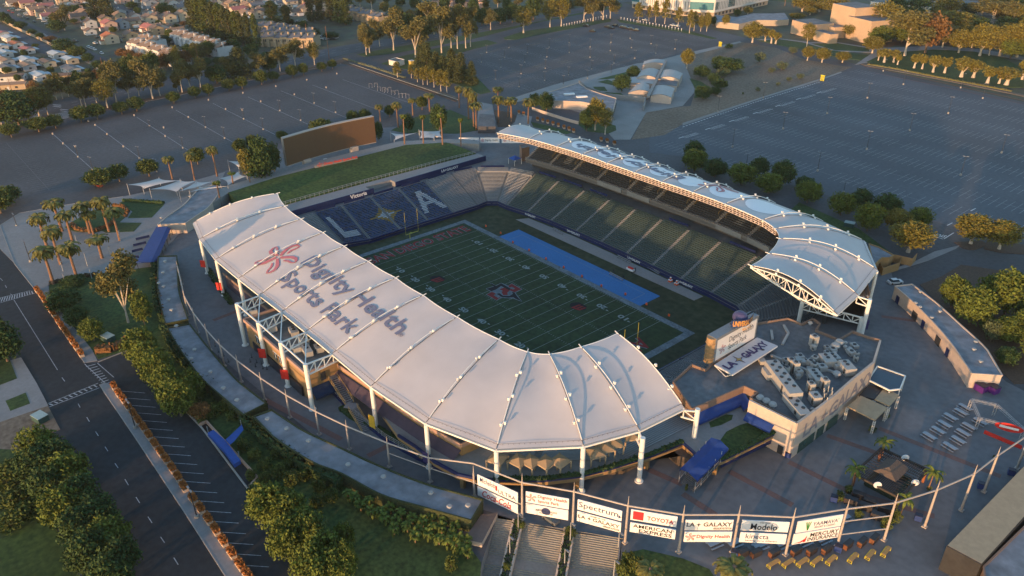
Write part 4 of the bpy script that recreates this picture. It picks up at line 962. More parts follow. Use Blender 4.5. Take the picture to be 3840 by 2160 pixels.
# curved suite wing, purple awning
wg = thing('curved_wing', 'long low wing with pink parapet, ochre band and purple sloping awning', 'building', (45, -68, ZG))
wo = [(22.8, -73), (34, -72), (46, -71.2), (57, -70), (67.2, -68.2)]; wi = [(67.6, -63), (57, -65.2), (46, -66.3), (34, -67), (22.8, -67.2)]
b = MB(); b.prism(wo+wi, ZG, 15.2, 0, 1); b.obj('wall', [stucco, roofd], wg)
b = MB()
for a, c in zip(wo[:-1], wo[1:]): b.beam((a[0], a[1]-.1, 15.35), (c[0], c[1]-.1, 15.35), .35, 1.0)
b.beam((*wo[-1], 15.35), (*wi[0], 15.35), .35, 1.0); b.obj('parapet', mat('pinkish_parapet', (.38, .24, .18)), wg)
b = MB()
for a, c in zip(wo[:-1], wo[1:]): b.face([(a[0], a[1]-.15, 14.1), (a[0], a[1]-2.6, 12.3), (c[0], c[1]-2.6, 12.3), (c[0], c[1]-.15, 14.1)])
b.obj('awning', mat('purple_canvas', (.07, .05, .07), .8, .1, 1), wg)
b = MB(); wp = [(-49, -73.5), (-36, -73.2), (-22, -72.8), (-11.2, -72.6), (-11.2, -67), (-49, -67.5)]; b.prism(wp, ZG, 13.2, 0, 1)
wg2 = thing('curved_wing', 'low wing with purple wall under the left part of the near canopy', 'building', (-30, -70, ZG)); b.obj('wall', [mat('purple_wall', (.065, .05, .07), .8, .1, 1), roofd], wg2)
b = MB(); b.beam((-49, -73.7, 13.3), (-11.3, -72.8, 13.3), .4, .8); b.obj('parapet', stucco_b, wg2)
# terrace railing
rt = thing('terrace_railing', 'pale railing along the blue-edged terrace ramp below the canopy', 'railing', (50, -75, TZ)); b = MB()
rr = [(24, -76), (36, -76.5), (48, -75.8), (58, -73.8), (66, -71.5), (72, -69)]
for a, c in zip(rr[:-1], rr[1:]):
    for z in (9.8, 10.3, 10.8): b.beam((*a, z), (*c, z), .08)
    n = int((Vector(c)-Vector(a)).length/1.3)
    for k in range(n): g = lerp(a, c, k/n); b.beam((*g, 9.2), (*g, 10.8), .07)
b.obj('rails', galv, rt); b = MB()
for a, c in zip(rr[:-1], rr[1:]): b.beam((*a, 8.95), (*c, 8.95), .4, .9)
b.obj('kerb_wall', navy, rt)
# exterior stair
es = thing('exterior_stair', 'steep two-flight metal stair with ochre rails beside the ochre suite building', 'stair', (28, -78, ZG))
p0 = at(c3(600, 470), 13.2); p1 = at(c3(850, 850), 11.0); p2 = at(c3(900, 930), 11.0); p3 = at(c3(1110, 1270), ZG+.1)
b = MB(); br = MB()
for a, c, z0, z1 in ((p0, p1, 13.2, 11.0), (p2, p3, 11.0, ZG+.1)):
    n = 14; d = (c-a).xy.normalized(); s_ = Vector((-d.y, d.x))*1.1
    for k in range(n):
        g = a.xy.lerp(c.xy, (k+.5)/n); z = z0+(z1-z0)*(k+.5)/n; b.beam((*(g-s_), z), (*(g+s_), z), .34, .10)
    for sg in (-1, 1):
        br.beam((*(a.xy+s_*sg), z0+1), (*(c.xy+s_*sg), z1+1), .1); br.beam((*(a.xy+s_*sg), z0), (*(c.xy+s_*sg), z1), .12, .35)
        for k in range(7): g = (a.xy+s_*sg).lerp(c.xy+s_*sg, k/6); z = z0+(z1-z0)*k/6; br.beam((*g, z), (*g, z+1), .07)
b.box(((p1.x+p2.x)/2, (p1.y+p2.y)/2, 10.9), (3, 2.2, .12), .6); b.box((p0.x-1.2, p0.y+.4, 13.1), (3, 2.2, .12), 0)
b.obj('treads', mat('grey_tread', (.22, .22, .23), .8, .1, 2), es); br.obj('handrails', mat('ochre_rail', (.40, .26, .10)), es)
# south building
ZR = 16.2
poly = [c6(2230, 1290), c5(440, 300), c5(650, 400), c5(535, 480), c5(1240, 845), c5(1520, 640), c5(1800, 430), c5(2110, 175), c5(2400, -40), r4(2500, 890), r4(2330, 850), r4(2080, 760), r4(1870, 885), r4(1520, 740), r4(1585, 640), r4(1480, 570), r4(1310, 650), r4(1100, 565), r4(640, 640), r4(560, 900), r4(0, 1210), c6(2440, 700), c6(2230, 620), c6(1950, 880)]
sp = [xy(p, ZR) for p in poly]
sh = thing('team_building', 'pale stucco building with cluttered grey flat roof and large faded wall lettering', 'building', (105, 5, ZG))
b = MB(); b.prism(sp, 5.3, ZR, 0, 1); b.obj('wall', [stucco_b, roofg], sh)
b = MB(); wl = [xy(p, 18.3) for p in (c5(530, 480), c5(1240, 830), c5(1520, 625), c5(1800, 410), c5(2110, 140), c5(2400, -90), r4(2500, 870))]
for a, c in zip(wl[:-1], wl[1:]):
    d = (Vector(c)-Vector(a)).normalized(); b.beam((*Vector(a), (18.3+ZG)/2), (*(Vector(c)+d*.1), (18.3+ZG)/2), .5, 18.3-ZG)
b.obj('sign_wall', stucco_p, sh)
def poly_text(b, pl, s, s0, s1, z0, z1, off, m=None, bold=.03, align=0, hz=None):
    L = [0]
    for a, c in zip(pl[:-1], pl[1:]): L.append(L[-1]+(Vector(c)-Vector(a)).length)
    vs, fs = textmesh(s, bold); out = []
    for u, v in vs:
        t = s0+(s1-s0)*u
        for k in range(len(L)-1):
            if t <= L[k+1] or k == len(L)-2: break
        a, c = Vector(pl[k]), Vector(pl[k+1]); d = (c-a).normalized(); n = Vector((d.y, -d.x)); g = a+d*(t-L[k])+n*off
        out.append((g.x, g.y, z0+(z1-z0)*v))
    b.raw(out, fs, m)
def star4(b, c, ex, ey, off, k=.28, m=None):
    pts = []
    for i in range(8):
        r_ = 1 if i % 2 == 0 else k; t = math.pi/4*i; pts.append(Vector(c)+Vector(ex)*r_*math.cos(t)+Vector(ey)*r_*math.sin(t)+Vector(off))
    for i in range(8): b.face([tuple(Vector(c)+Vector(off)), tuple(pts[i]), tuple(pts[(i+1) % 8])], m)
b = MB(); pl = wl[1:]; poly_text(b, pl, 'LA', 3.5, 9.5, 12.4, 16.4, .30); poly_text(b, pl, 'GALAXY', 14.0, 36, 12.4, 16.4, .30)
d = (Vector(pl[1])-Vector(pl[0])).normalized(); n = Vector((d.y, -d.x)); g = Vector(pl[0])+d*11.8
star4(b, (*g, 14.4), (*d*1.6, 0), (0, 0, 2.2), (*n*.32, 0))
b.obj('wall_lettering', mat('faded_grey_paint', (.22, .20, .22), .8, .12, 3), sh)
b = MB()
for a, c in zip(sp, sp[1:]+sp[:1]): b.beam((*a, ZR+.35), (*c, ZR+.35), .35, .7)
b.obj('parapet', stucco_b, sh)
b = MB(); pw = [xy(c5(530, 480), ZR), xy(c5(440, 300), ZR), xy(c6(2230, 1290), ZR)]
nrm = {}
def awn(b, a, c, z0, z1, w):
    a, c = Vector(a), Vector(c); d = (c-a).normalized(); n = Vector((d.y, -d.x))
    if n.dot(Vector((1, -1))) < 0: n = -n
    b.face([(*a, z0), (*c, z0), (*(c+n*w), z1), (*(a+n*w), z1)]); b.face([(*(a+n*w), z1), (*(c+n*w), z1), (*(c+n*w), z1-.6), (*(a+n*w), z1-.6)])
awn(b, xy(c6(2230, 1340), ZR-1.3), xy(c5(440, 350), ZR-1.3), ZR-1.3, ZR-2.6, 2.2); awn(b, xy(c5(440, 350), ZR-1.3), xy(c5(560, 560), ZR-1.3), ZR-1.3, ZR-2.6, 1.6)
b.obj('awning', blue_f, sh); b = MB()
a, c = Vector(wl[0])+Vector((.6, -1)).normalized()*.35, Vector(wl[0]).lerp(Vector(wl[1]), .58)+Vector((.6, -1)).normalized()*.35; awn(b, a, c, 15.2, 14.2, 1.5); b.obj('awning', blue_f, sh)
for t0, t1 in ((.16, .22),):
    a = Vector(wl[1]); 
a, c = Vector(wl[0]), Vector(wl[1]); d = (c-a).normalized(); n = Vector((d.y, -d.x)); n = n if n.y < 0 else -n
for t in (.80,): 
    g = a.lerp(c, t)+n*.3; b = MB(); b.box((*g, ZG), (1.3, .1, 2.3), math.atan2(d.y, d.x)); b.obj('door', dark_m, sh)
for i, (t0, t1) in enumerate(((2.5, 9), (10, 13), (14.5, 19))):
    b = MB(); L0 = Vector(pl[0]); d = (Vector(pl[1])-L0).normalized(); n = Vector((d.y, -d.x)); k = L0+d*t0+n*.28; h = L0+d*t1+n*.28
    b.beam((*k, ZG+1.5), (*h, ZG+1.5), .12, 2.8); b.obj('shopfront', mat('green_glass', (.035, .075, .06), .2, .2, 1), sh)
hq = MB(); a, c = xy(P('I', 290, 600), 11.2), xy(P('I', 700, 400), 11.2); d = (Vector(c)-Vector(a)).normalized(); n = Vector((d.y, -d.x))
hq.beam((*a, 11), (*c, 11), .3, 2.0); o = hq.obj('fascia', navy, ter)
b = MB(); g = Vector(a).lerp(Vector(c), .34)+n*.2; h = Vector(a).lerp(Vector(c), .8)+n*.2; text_on(b, 'LA GALAXY HQ', (*g, 11.1), (*(h-g), 0), (0, 0, .75), (0, 0, 0), None, .04); b.obj('lettering', white, o)
ag = MB(); lawnp = [xy(P('I', x, y), TZ) for x, y in ((280, 430), (330, 360), (430, 310), (520, 285), (650, 340), (690, 365), (430, 490), (310, 540), (285, 500))]; ag.prism(lawnp, TZ, TZ+.04); ag.obj('artificial_lawn', grass, ter)
ag = MB(); ag.prism([xy(P('I', x, y), TZ) for x, y in ((200, 290), (330, 230), (380, 235), (370, 270), (290, 310), (210, 330))], TZ, TZ+.05); ag.obj('artificial_lawn', grass, ter)
hedm = mat('hedge_leaf', (.035, .065, .018), .9, .35, 2.5, bump=.8)
# covered stair up to the terrace
cs = thing('covered_stair', 'straight stair under a long dark blue canopy up to the terrace', 'stair', (*xy(P('I', 60, 600), ZG), ZG))
a0, a1 = at(P('I', 235, 560), TZ).xy, at(P('I', 40, 790), ZG).xy; d = (a1-a0).normalized(); n = Vector((-d.y, d.x))*1.9; L = (a1-a0).length
if n.x > 0: n = -n
b = MB()
for k in range(24): g = a0.lerp(a1, (k+.5)/24)+n*.2; z = TZ-(TZ-ZG)*(k+.5)/24; b.beam((*(g-n), z-.3), (*(g+n), z-.3), L/24, .6)
b.obj('steps', conc_d, cs); b = MB()
for e0, e1, dz in ((-1.2, 0, 0), (0, 1.2, 0)):
    f0, f1 = a0-d*2+n*(e0+.2), a1+n*(e0+.2); g0, g1 = a0-d*2+n*(e1+.2), a1+n*(e1+.2); h0 = 3.6 if e0 == 0 else 2.9; h1 = 2.9 if e0 == 0 else 3.6
    b.face([(*f0, TZ+h0), (*f1, ZG+h0+.6), (*g1, ZG+h1+.6), (*g0, TZ+h1)])
for s_ in (-1.2, 1.2): b.face([(*(a0-d*2+n*(s_+.2)), TZ+2.9), (*(a1+n*(s_+.2)), ZG+3.5), (*(a1+n*(s_+.2)), ZG+2.9), (*(a0-d*2+n*(s_+.2)), TZ+2.3)])
b.obj('canopy', blue_f, cs); b = MB()
for s_ in (-1.1, 1.1):
    for k in range(5): g = a0.lerp(a1, k/4)+n*(s_+.2); z = TZ-(TZ-ZG)*k/4; b.beam((*g, z), (*g, z+3), .12)
    b.beam((*(a0+n*(s_+.2)), TZ+1), (*(a1+n*(s_+.2)), ZG+1), .09)
b.obj('posts', galv, cs)
# south scoreboard
zb = 17.2
BL, zt1 = hgt(r4(2, 1180), r4(20, 880)[1], zb); BR, zt2 = hgt(r4(592, 835), r4(625, 530)[1], zb); zt = (zt1+zt2)/2
scb = thing('scoreboard', 'large two-sided scoreboard with lit pale face on the grey roof', 'scoreboard', (BL.x, BL.y, ZR))
d = (BR-BL).xy.normalized(); n = Vector((d.y, -d.x)); n = n if n.x > 0 else -n; Wd = (BR-BL).xy.length
b = MB(); m_ = ((BL+BR)/2).xy-n*1.3; b.box((*m_, zb-.6), (Wd+1.2, 2.6, zt-zb+1.3), math.atan2(d.y, d.x)); b.obj('cabinet', grey_m, scb)
b = MB(); b.quad([(*(BL.xy+n*.05), zb), (*(BR.xy+n*.05), zb), (*(BR.xy+n*.05), zt), (*(BL.xy+n*.05), zt)]); fc = b.obj('face_panel', mat('pale_panel', (.78, .72, .66), .6, .03, 1), scb)
b = MB(); H_ = zt-zb; o = Vector((*(BL.xy+n*.09), zb)); X_ = Vector((*d, 0)); Z_ = Vector((0, 0, 1))
text_on(b, 'Dignity Health', o+X_*Wd*.30+Z_*H_*.50, X_*Wd*.62, Z_*H_*.34, (0, 0, 0), 0, .0); text_on(b, 'Sports Park', o+X_*Wd*.30+Z_*H_*.14, X_*Wd*.47, Z_*H_*.34, (0, 0, 0), 0, .0)
for q in petal_logo(H_*.22): b.face([tuple(o+X_*(Wd*.15+x)+Z_*(H_*.42+y)) for x, y in q], 1)
b.obj('lettering', [mat('dark_grey_ink', (.06, .055, .06), .7, .1, 2), rose], fc)
b = MB()
for k in range(5): 
    z = zb-.4+(zt-zb+1)*k/5; b.tube([tuple(Vector((*(BL.xy-d*.6-n*1.3), 0))+Vector((1.3*math.cos(t), 1.3*math.sin(t), z))) for t in [i*math.pi/4 for i in range(9)]], .12, 5)
b.cyl((*(BL.xy-d*.6-n*1.3), zb-.6), 1.2, zt-zb+1.2, 14); b.obj('side_drum', mat('amber_drum', (.36, .22, .10), .6, .12, 1), scb)
b = MB()
for s_ in (.1, .5, .9):
    g = BL.xy.lerp(BR.xy, s_)-n*1.3; b.beam((*g, ZR), (*g, zb), .5)
b.obj('support_post', galv, scb)
us = thing('globe_sign', 'rooftop sign with purple globe dome above orange capital lettering', 'sign', (*((BL+BR)/2).xy, zt)); b = MB()
g0 = BL.xy.lerp(BR.xy, .30)-n*.8; g1 = BL.xy.lerp(BR.xy, .88)-n*.8; gm = (g0+g1)/2; zc = zt+3.0
b.blob((*gm, zc-.4), 1.9, 16, 9, .8); b.obj('globe', mat('purple_globe', (.07, .065, .15), .5, .2, .5), us)
b = MB(); N = 14; pts0 = []
for k in range(N+1):
    t = k/N; g = g0.lerp(g1, t); bow = math.sin(math.pi*t); gg = g+n*(1.8*bow+.7); pts0.append((gg, zc-1.2-.4*bow))
for k in range(N): (p, z0), (q, z1) = pts0[k], pts0[k+1]; b.face([(*p, z0-.1), (*q, z1-.1), (*q, z1+1.9), (*p, z0+1.9)])
b.obj('sign_band', mat('blue_band', (.02, .05, .14), .5, .2, 1), us)
b = MB(); vs, fs = textmesh('UNIVERSAL STUDIOS', .04); out = []
for u, v in vs:
    t = .04+.92*u; g = g0.lerp(g1, t); bow = math.sin(math.pi*t); gg = g+n*(1.8*bow+.78); out.append((*gg, zc-1.1-.4*bow+1.6*v))
b.raw(out, fs); vs, fs = textmesh('HOLLYWOOD', .05); out = []
for u, v in vs:
    t = .3+.4*u; g = g0.lerp(g1, t); bow = math.sin(math.pi*t); gg = g+n*(1.8*bow+.8); out.append((*gg, zc-2.4-.4*bow+.9*v))
b.raw(out, fs); b.obj('lettering', mat('orange_gold', (.62, .30, .08), .4, .1, 2), us)
b = MB(); b.beam((*gm, zt), (*gm, zc-1), .6); b.beam((*(g0+n*.5), zc-.4), (*(g1+n*.5), zc-.4), .3); b.obj('mount', dark_m, us)
# tilted lettered roof in front of it
q = [r4(0, 1235), r4(640, 825), r4(950, 950), r4(272, 1383)]; zq = [17.3, 17.3, 18.1, 18.1]; qq = [at(p, z) for p, z in zip(q, zq)]
lr = thing('lettered_roof', 'pale flat shelter roof with big purple lettering and star before the scoreboard', 'shelter roof', (qq[3].x, qq[3].y, ZR))
b = MB(); b.quad(qq[::-1]); b.quad([p-Vector((0, 0, .25)) for p in qq]); 
for i in range(4): j = (i+1) % 4; b.face([qq[i], qq[j], qq[j]-Vector((0, 0, .25)), qq[i]-Vector((0, 0, .25))])
b.obj('panel', mat('pale_sheet', (.50, .49, .50), .6, .05, 1), lr)
ux, uy = (qq[2]-qq[3]), (qq[0]-qq[3]); b = MB()
purp = mat('purple_lettering', (.045, .035, .12), .6, .1, 2)
text_on(b, 'LA', qq[3]+ux*.04+uy*.30, ux*.20, uy*.42, (0, 0, .1), 0, .05); text_on(b, 'GALAXY', qq[3]+ux*.42+uy*.30, ux*.52, uy*.42, (0, 0, .1), 0, .05)
star4(b, qq[3]+ux*.33+uy*.5, ux*.085, uy*.38, (0, 0, .1), .3, 0); star4(b, qq[3]+ux*.33+uy*.5, ux*.055, uy*.25, (0, 0, .13), .3, 1)
b.obj('lettering', [purp, mat('gold_star', (.45, .32, .10), .6, .1, 2)], lr)
b = MB()
for t in (0, .33, .66, 1):
    g = qq[3].lerp(qq[2], t); h = qq[0].lerp(qq[1], t); f = g.lerp(h, .35); b.beam(g-Vector((0, 0, .25)), (f.x, f.y, ZR), .16); b.beam(h-Vector((0, 0, .25)), (f.x, f.y, ZR), .16)
    b.beam(g-Vector((0, 0, .3)), h-Vector((0, 0, .3)), .2)
b.beam(qq[3]-Vector((0, 0, .3)), qq[2]-Vector((0, 0, .3)), .2); b.obj('frame', steel, lr)
# rooftop plant
def unit(px, l, w, h, a, label, group, z=ZR+.05, nf=None):
    p = at(px, z); r_ = thing('rooftop_unit', label, 'rooftop unit', (p.x, p.y, z), R(a), group); b = MB(); b.box((0, 0, .3), (l, w, h-.3)); b.box((0, 0, 0), (l*.9, w*.85, .3)); b.obj('casing', hvacm, r_, local=True)
    nf = max(1, int(l/1.5)) if nf is None else nf
    for k in range(nf):
        f = MB(); x = -l/2+.8+1.25*k if nf > 1 else 0; f.cyl((x, w*.2*(-1)**k*(l > 5), h), min(.45, w*.32), .15, 10); f.obj('fan', dark_m, r_, local=True)
    f = MB()
    for k in range(4): f.box((l*.2+.2*k, -w/2-.03, .5), (.08, .06, h-.9))
    f.obj('grille', dark_m, r_, local=True)
    if h > 2 and l > 3: f = MB(); f.box((-l*.3, -w/2-.5, .3), (l*.25, 1, h*.5)); f.obj('intake_hood', hvacm, r_, local=True)
def vent():
    r_ = thing('roof_vent', 'vent', 'roof vent'); b = MB(); b.cyl((0, 0, 0), .38, .5, 12); b.obj('stack', galv, r_, local=True)
    b = MB(); b.tube([(0, 0, .45), (0, 0, .7)], .75, 14, r2=.55); b.obj('cap', hvacm, r_, local=True); return Kind(r_)
VE = vent()
ROOF = [(c5(1010, 280), 13.5, 3.2, 3, -33, 'longest container-like unit with six fans'), (c5(1220, 640), 8, 2.6, 2, -30, 'second largest unit, near the wall corner'), (r4(1690, 1220), 4, 3, 1.8, -33, 'pinkish louvred unit'), (r4(1780, 1170), 3, 2.5, 1.4, -33, 'low grey unit behind the louvred one'), (r4(1980, 1350), 4.2, 2.6, 2.2, -33, 'twin-fan unit under the sign wall'), (c5(1520, 200), 5, 2.6, 2, -33, 'dark-grilled unit with sloped duct'), (c5(1500, 530), 2.6, 2, 2.4, -33, 'stacked four-fan unit beside the pipes'), (c5(1430, 380), 1.6, 1.4, 3, -33, 'tall white box beside the pipe cluster'), (c5(1640, 320), 1.8, 1.4, 3, -33, 'tall box near the wall'), (r4(1610, 1320), 2, 2, 1.4, -33, 'short box between duct and tank')]
for i in range(4): ROOF.append((r4(925+48*i, 1330+25*i), 1, 1.2, 2.6, -33, ['first', 'second', 'third', 'fourth'][i]+' slim box of the row behind the longest unit'))
for i, n_ in enumerate(('upper', 'left', 'lower')): ROOF.append((r4(1470+(30, -35, 20)[i], 1200+(0, 55, 100)[i]), 1.5, 1.5, 1.7, 0, n_+' of the three small condenser boxes'))
ROOF.append((r4(1130, 1320), 1.6, 1.4, 3.3, -33, 'tall unit behind the row of slim boxes')); ROOF.append((r4(1195, 1370), 1.7, 1.5, 3.4, -33, 'tallest unit at the end of the slim boxes')); ROOF.append((r4(1480, 960), 1.8, 1.5, 3.2, -20, 'sunlit chimney box alone on the upper roof'))
for px, l, w, h, a, lab in ROOF:
    unit(px, l, w, h, a, 'rooftop plant: '+lab, 'rooftop units on the pale building')
random.seed(12)
for i in range(26):
    x, y = random.uniform(700, 2250), random.uniform(1000, 1500); 
    if x < 1100 and y > 1250: x += 500
    s_ = random.uniform(.7, 1.7); unit(r4(x, y-(x-1500)*.1), s_*1.3, s_, random.uniform(.7, 1.6), random.uniform(-45, -20), 'small rooftop box, '+nth(i+1)+' in the clutter of the pale building', 'small boxes on the pale building roof', nf=i % 2)
for i, (px, s_) in enumerate([(r4(1810, 1005), 1.6), (r4(1870, 950), 1.6), (r4(1965, 930), .8), (r4(1965, 990), .8), (r4(2035, 1015), .8), (r4(1997, 1042), .8), (r4(2145, 1100), .9), (r4(1438, 635), .9), (r4(1835, 1420), 1.4), (c5(680, 490), 1.3), (c5(775, 540), 1.3), (c5(870, 595), 1.3), (c5(1470, 650), .8)]):
    p = at(px, ZR+.05); VE.put((p.x, p.y, ZR+.05), 0, (s_, s_, s_*1.4), 'round vent, '+nth(i+1)+' in the scatter on the pale building roof', 'roof vents on the pale building')
dk = thing('roof_duct', 'long pale duct crossing the grey roof behind the rooftop units', 'duct', (100, 8, ZR)); b = MB()
for l in ([(840, 1110), (1300, 1300), (1500, 1400)], [(1190, 1150), (1340, 1230)], [(1040, 660), (1110, 780), (1020, 950)], [(850, 740), (870, 870)], [(1650, 1320), (1900, 1410)]):
    for a, c in zip(l[:-1], l[1:]): p, q_ = at(r4(*a), ZR), at(r4(*c), ZR); b.beam((p.x, p.y, ZR+.35), (q_.x, q_.y, ZR+.35), .6, .5)
b.obj('duct', hvacm, dk)
pp = thing('pipe_cluster', 'cluster of upright pipes beside the sign wall on the roof', 'pipes', (*xy(c5(1600, 560), ZR), ZR)); b = MB()
for i in range(16): p = at(c5(1560+random.uniform(0, 200), 600-random.uniform(0, 160)), ZR); b.cyl((p.x, p.y, ZR), .12, random.uniform(1, 3.6), 6)
b.obj('pipes', hvacm, pp)
for i, (px, l) in enumerate([(c2(370, 560), 1.8), (c2(660, 810), 2.0), (c2(980, 860), 3.6), (c2(1130, 990), 4.2), (c2(1180, 1150), 4.4), (c2(1020, 1120), 2.2), (c2(1360, 1110), 2.6)]):
    unit(px, l, 2, 1.6, -12, 'tan air unit on the ochre building roof, '+nth(i+1)+' from the left', 'air units on the ochre building', 16.66)
# concession buildings
def flatbuild(name, label, pts, z, wallm, roofm, z0=ZG, par=.35, cat='building', pm=None):
    w = [xy(p, z) for p in pts]
    if len(w) > 7:
        o_ = []; n_ = len(w)
        for i in range(n_):
            p0, p1, p2, p3 = [Vector(w[(i+k) % n_]) for k in (-1, 0, 1, 2)]; o_.append(tuple(p1))
            if (p1-p0).normalized().dot((p2-p1).normalized()) > .75 and (p2-p1).normalized().dot((p3-p2).normalized()) > .75 and (p2-p1).length > 6:
                for t in (.25, .5, .75): q = .5*((2*p1)+(p2-p0)*t+(2*p0-5*p1+4*p2-p3)*t*t+(3*p1-p0-3*p2+p3)*t**3); o_.append(tuple(q))
        w = o_
    c = Vector((sum(p[0] for p in w)/len(w), sum(p[1] for p in w)/len(w)))
    t = thing(name, label, cat, (c.x, c.y, z0)); b = MB(); b.prism(w, z0, z, 0, 0); b.obj('wall', wallm, t)
    ins = [tuple(Vector(p)+(c-Vector(p)).normalized()*.25) for p in w]; b = MB(); b.prism(ins, z-.3, z+.02); b.obj('roof', roofm, t)
    if par:
        b = MB()
        for a, d in zip(w, w[1:]+w[:1]): b.beam((*a, z+par/2), (*d, z+par/2), .3, par)
        b.obj('parapet', pm or wallm, t)
    return t, w
DT = lambda *l: [P('D', x, y) for x, y in l]; GT = lambda *l: [P('G', x, y) for x, y in l]; HT = lambda *l: [P('H', x, y) for x, y in l]; FT = lambda *l: [P('F', x, y) for x, y in l]; IT = lambda *l: [P('I', x, y) for x, y in l]
crf = mat('chalky_roof', (.25, .26, .28), .85, .14, .6, var2=(.25, .4)); ivy = mat('ivy_wall', (.045, .055, .02), .95, .4, 2.5)
flatbuild('concession_building', 'narrow curved concession building beside the lawn and big eucalyptus', DT((1195, 490), (1335, 485), (1340, 620), (1355, 780), (1420, 965), (1250, 1000), (1215, 860), (1188, 700)), 11.7, ivy, crf)
flatbuild('concession_building', 'narrow curved concession building between two hedges, second along the arc', DT((1265, 1030), (1430, 1000), (1540, 1140), (1700, 1330), (1815, 1449))+GT((2010, 150), (1840, 238), (1560, 0))+DT((1400, 1250), (1310, 1110)), 11.7, ivy, crf)
flatbuild('concession_building', 'longest curved concession building above the banana plants', GT((1915, 250), (2050, 200), (2260, 340))+HT((0, 490), (350, 650), (700, 780), (1070, 880), (980, 1035), (600, 930), (300, 840), (0, 680))+GT((2350, 590), (2060, 400)), 11.7, ivy, crf)
flatbuild('concession_building', 'gate building with roof boxes between the berm and the palm plaza', DT((1190, 250), (1260, 190), (1400, 90), (1500, -20), (1640, -60), (1650, 10), (1560, 130), (1400, 240)), 12.2, stucco_p, crf)
tcb, w = flatbuild('concession_building', 'long curved pale concession building with blue doors on the right plaza', FT((1600, 715), (1730, 700), (1900, 830), (2100, 1010), (2300, 1200), (2410, 1390), (2180, 1375), (2050, 1180), (1900, 1000), (1700, 800)), 12.6, stucco_p, crf)
wallp = [xy(p, 12.6) for p in FT((2180, 1375), (2050, 1180), (1900, 1000), (1700, 800), (1600, 715))]
for k, t in enumerate((.12, .3, .42, .58, .66, .9)):
    tt = t*4; i = int(tt); a, c = Vector(wallp[i]), Vector(wallp[min(4, i+1)]); g = a.lerp(c, tt-i); d = (c-a).normalized(); n = Vector((d.y, -d.x)); n = n if n.dot(Vector((1, -1))) > 0 else -n
    g = g+n*.12
    b = MB(); b.box((*g, ZG), (1.5 if k % 2 else 2.6, .12, 2.4), math.atan2(d.y, d.x)); b.obj('door', navy if k % 2 else dark_m, tcb)
for i, (t, x, y) in enumerate([('D', 1250, 540), ('D', 1235, 625), ('D', 1203, 705), ('D', 1240, 730), ('D', 1277, 830), ('D', 1300, 908), ('D', 1335, 1030), ('D', 1472, 1210), ('D', 1447, 1277), ('D', 1592, 1378), ('G', 1690, 50), ('G', 1793, 142), ('G', 2022, 285), ('G', 2168, 358), ('G', 2332, 450), ('H', 55, 630), ('H', 320, 722), ('H', 678, 845), ('H', 818, 948), ('H', 957, 940), ('D', 1220, 210), ('D', 1437, 48)]):
    p = at(P(t, x, y), 11.75); VE.put((p.x, p.y, 12.25), 0, (.8, .8, .9), 'mushroom vent on the curved concession roofs, '+nth(i+1)+' from the top left', 'roof vents along the curved roofs')
for i, (x, y) in enumerate([(1792, 760), (1940, 908), (2210, 1138), (2197, 1195), (2247, 1285), (1757, 845), (1790, 875), (1878, 955)]):
    p = at(P('F', x, y), 12.65); VE.put((p.x, p.y, 12.65), 0, (.8, .8, .9), 'mushroom vent on the right plaza building, '+nth(i+1)+' from the far end', 'roof vents on the right plaza building')
flatbuild('tan_roof_building', 'long tan-roofed building at the bottom right corner with open dark end', IT((1992, 1222), (2576, 618), (2760, 440), (2900, 700), (2576, 1010), (2252, 1362)), 14.5, mat('open_dark_side', (.03, .03, .03), .9, .2, 1), tan, par=0)
flatbuild('grey_roof_building', 'cracked grey-roofed building at the lower right edge behind the tan roof', IT((2270, 1385), (2600, 1060), (2900, 760), (3100, 1000), (2700, 1600), (2300, 1600)), 13.5, stucco_b, crf)
flatbuild('ticket_building', 'small pale building behind trees at the right end of the far canopy', FT((1405, 395), (1480, 420), (1590, 480), (1560, 500), (1500, 500), (1440, 560)), 12.5, stucco, crf)
b = MB(); a = at(P('F', 1500, 620), ZG).xy; fw = thing('screen_fence', 'ochre slatted screen fence right of the far canopy columns', 'fence', (*a, ZG))
for l in ([(1470, 575), (1500, 632), (1625, 590), (1640, 540)], [(1480, 545), (1590, 530), (1720, 560), (1755, 520)]):
    for u, v in zip(l[:-1], l[1:]): p, q_ = at(P('F', *u), ZG).xy, at(P('F', *v), ZG).xy; b.beam((*p, ZG+1.4), (*q_, ZG+1.4), .12, 2.8)
b.obj('slats', stucco, fw)
# hedges on the slope
def hedge(label, pts, w, h, z=ZG, m=None):
    t = thing('hedge', label, 'hedge', (*pts[0][:2], z)); b = MB()
    for a, c in zip(pts[:-1], pts[1:]):
        a = Vector(a[:2]); c = Vector(c[:2]); L = (c-a).length; n = max(2, int(L/.5)); d = (c-a).normalized(); s_ = Vector((-d.y, d.x))
        for k in range(n):
            for q_ in range(int(5+w*h*2.2)):
                g = a+d*(L*(k+random.random())/n)+s_*random.uniform(-w/2, w/2); hz = random.uniform(.1, h); r_ = random.uniform(.22, .42)
                v = Vector((random.gauss(0, 1), random.gauss(0, 1), random.gauss(0, 1))).normalized(); u_ = v.cross(Vector((.3, .5, .8))).normalized()*r_; w_ = v.cross(u_).normalized()*r_; o = Vector((*g, z+hz))
                b.face([o-u_-w_*.6, o+u_-w_*.6, o+u_+w_*.6, o-u_+w_*.6])
        b.beam((*a, z+h*.42), (*c, z+h*.42), w*.8, h*.84)
    b.obj('foliage', m or hedm, t); return t
hed_o = mat('rusty_hedge_leaf', (.16, .075, .025), .9, .35, 2.5)
hedge('hedge with rusty top between lawn and first curved building', W2([('D', 1185, 590), ('D', 1175, 700), ('D', 1190, 850), ('D', 1235, 1000)]), 1.6, 2.8, ZG, hedm)
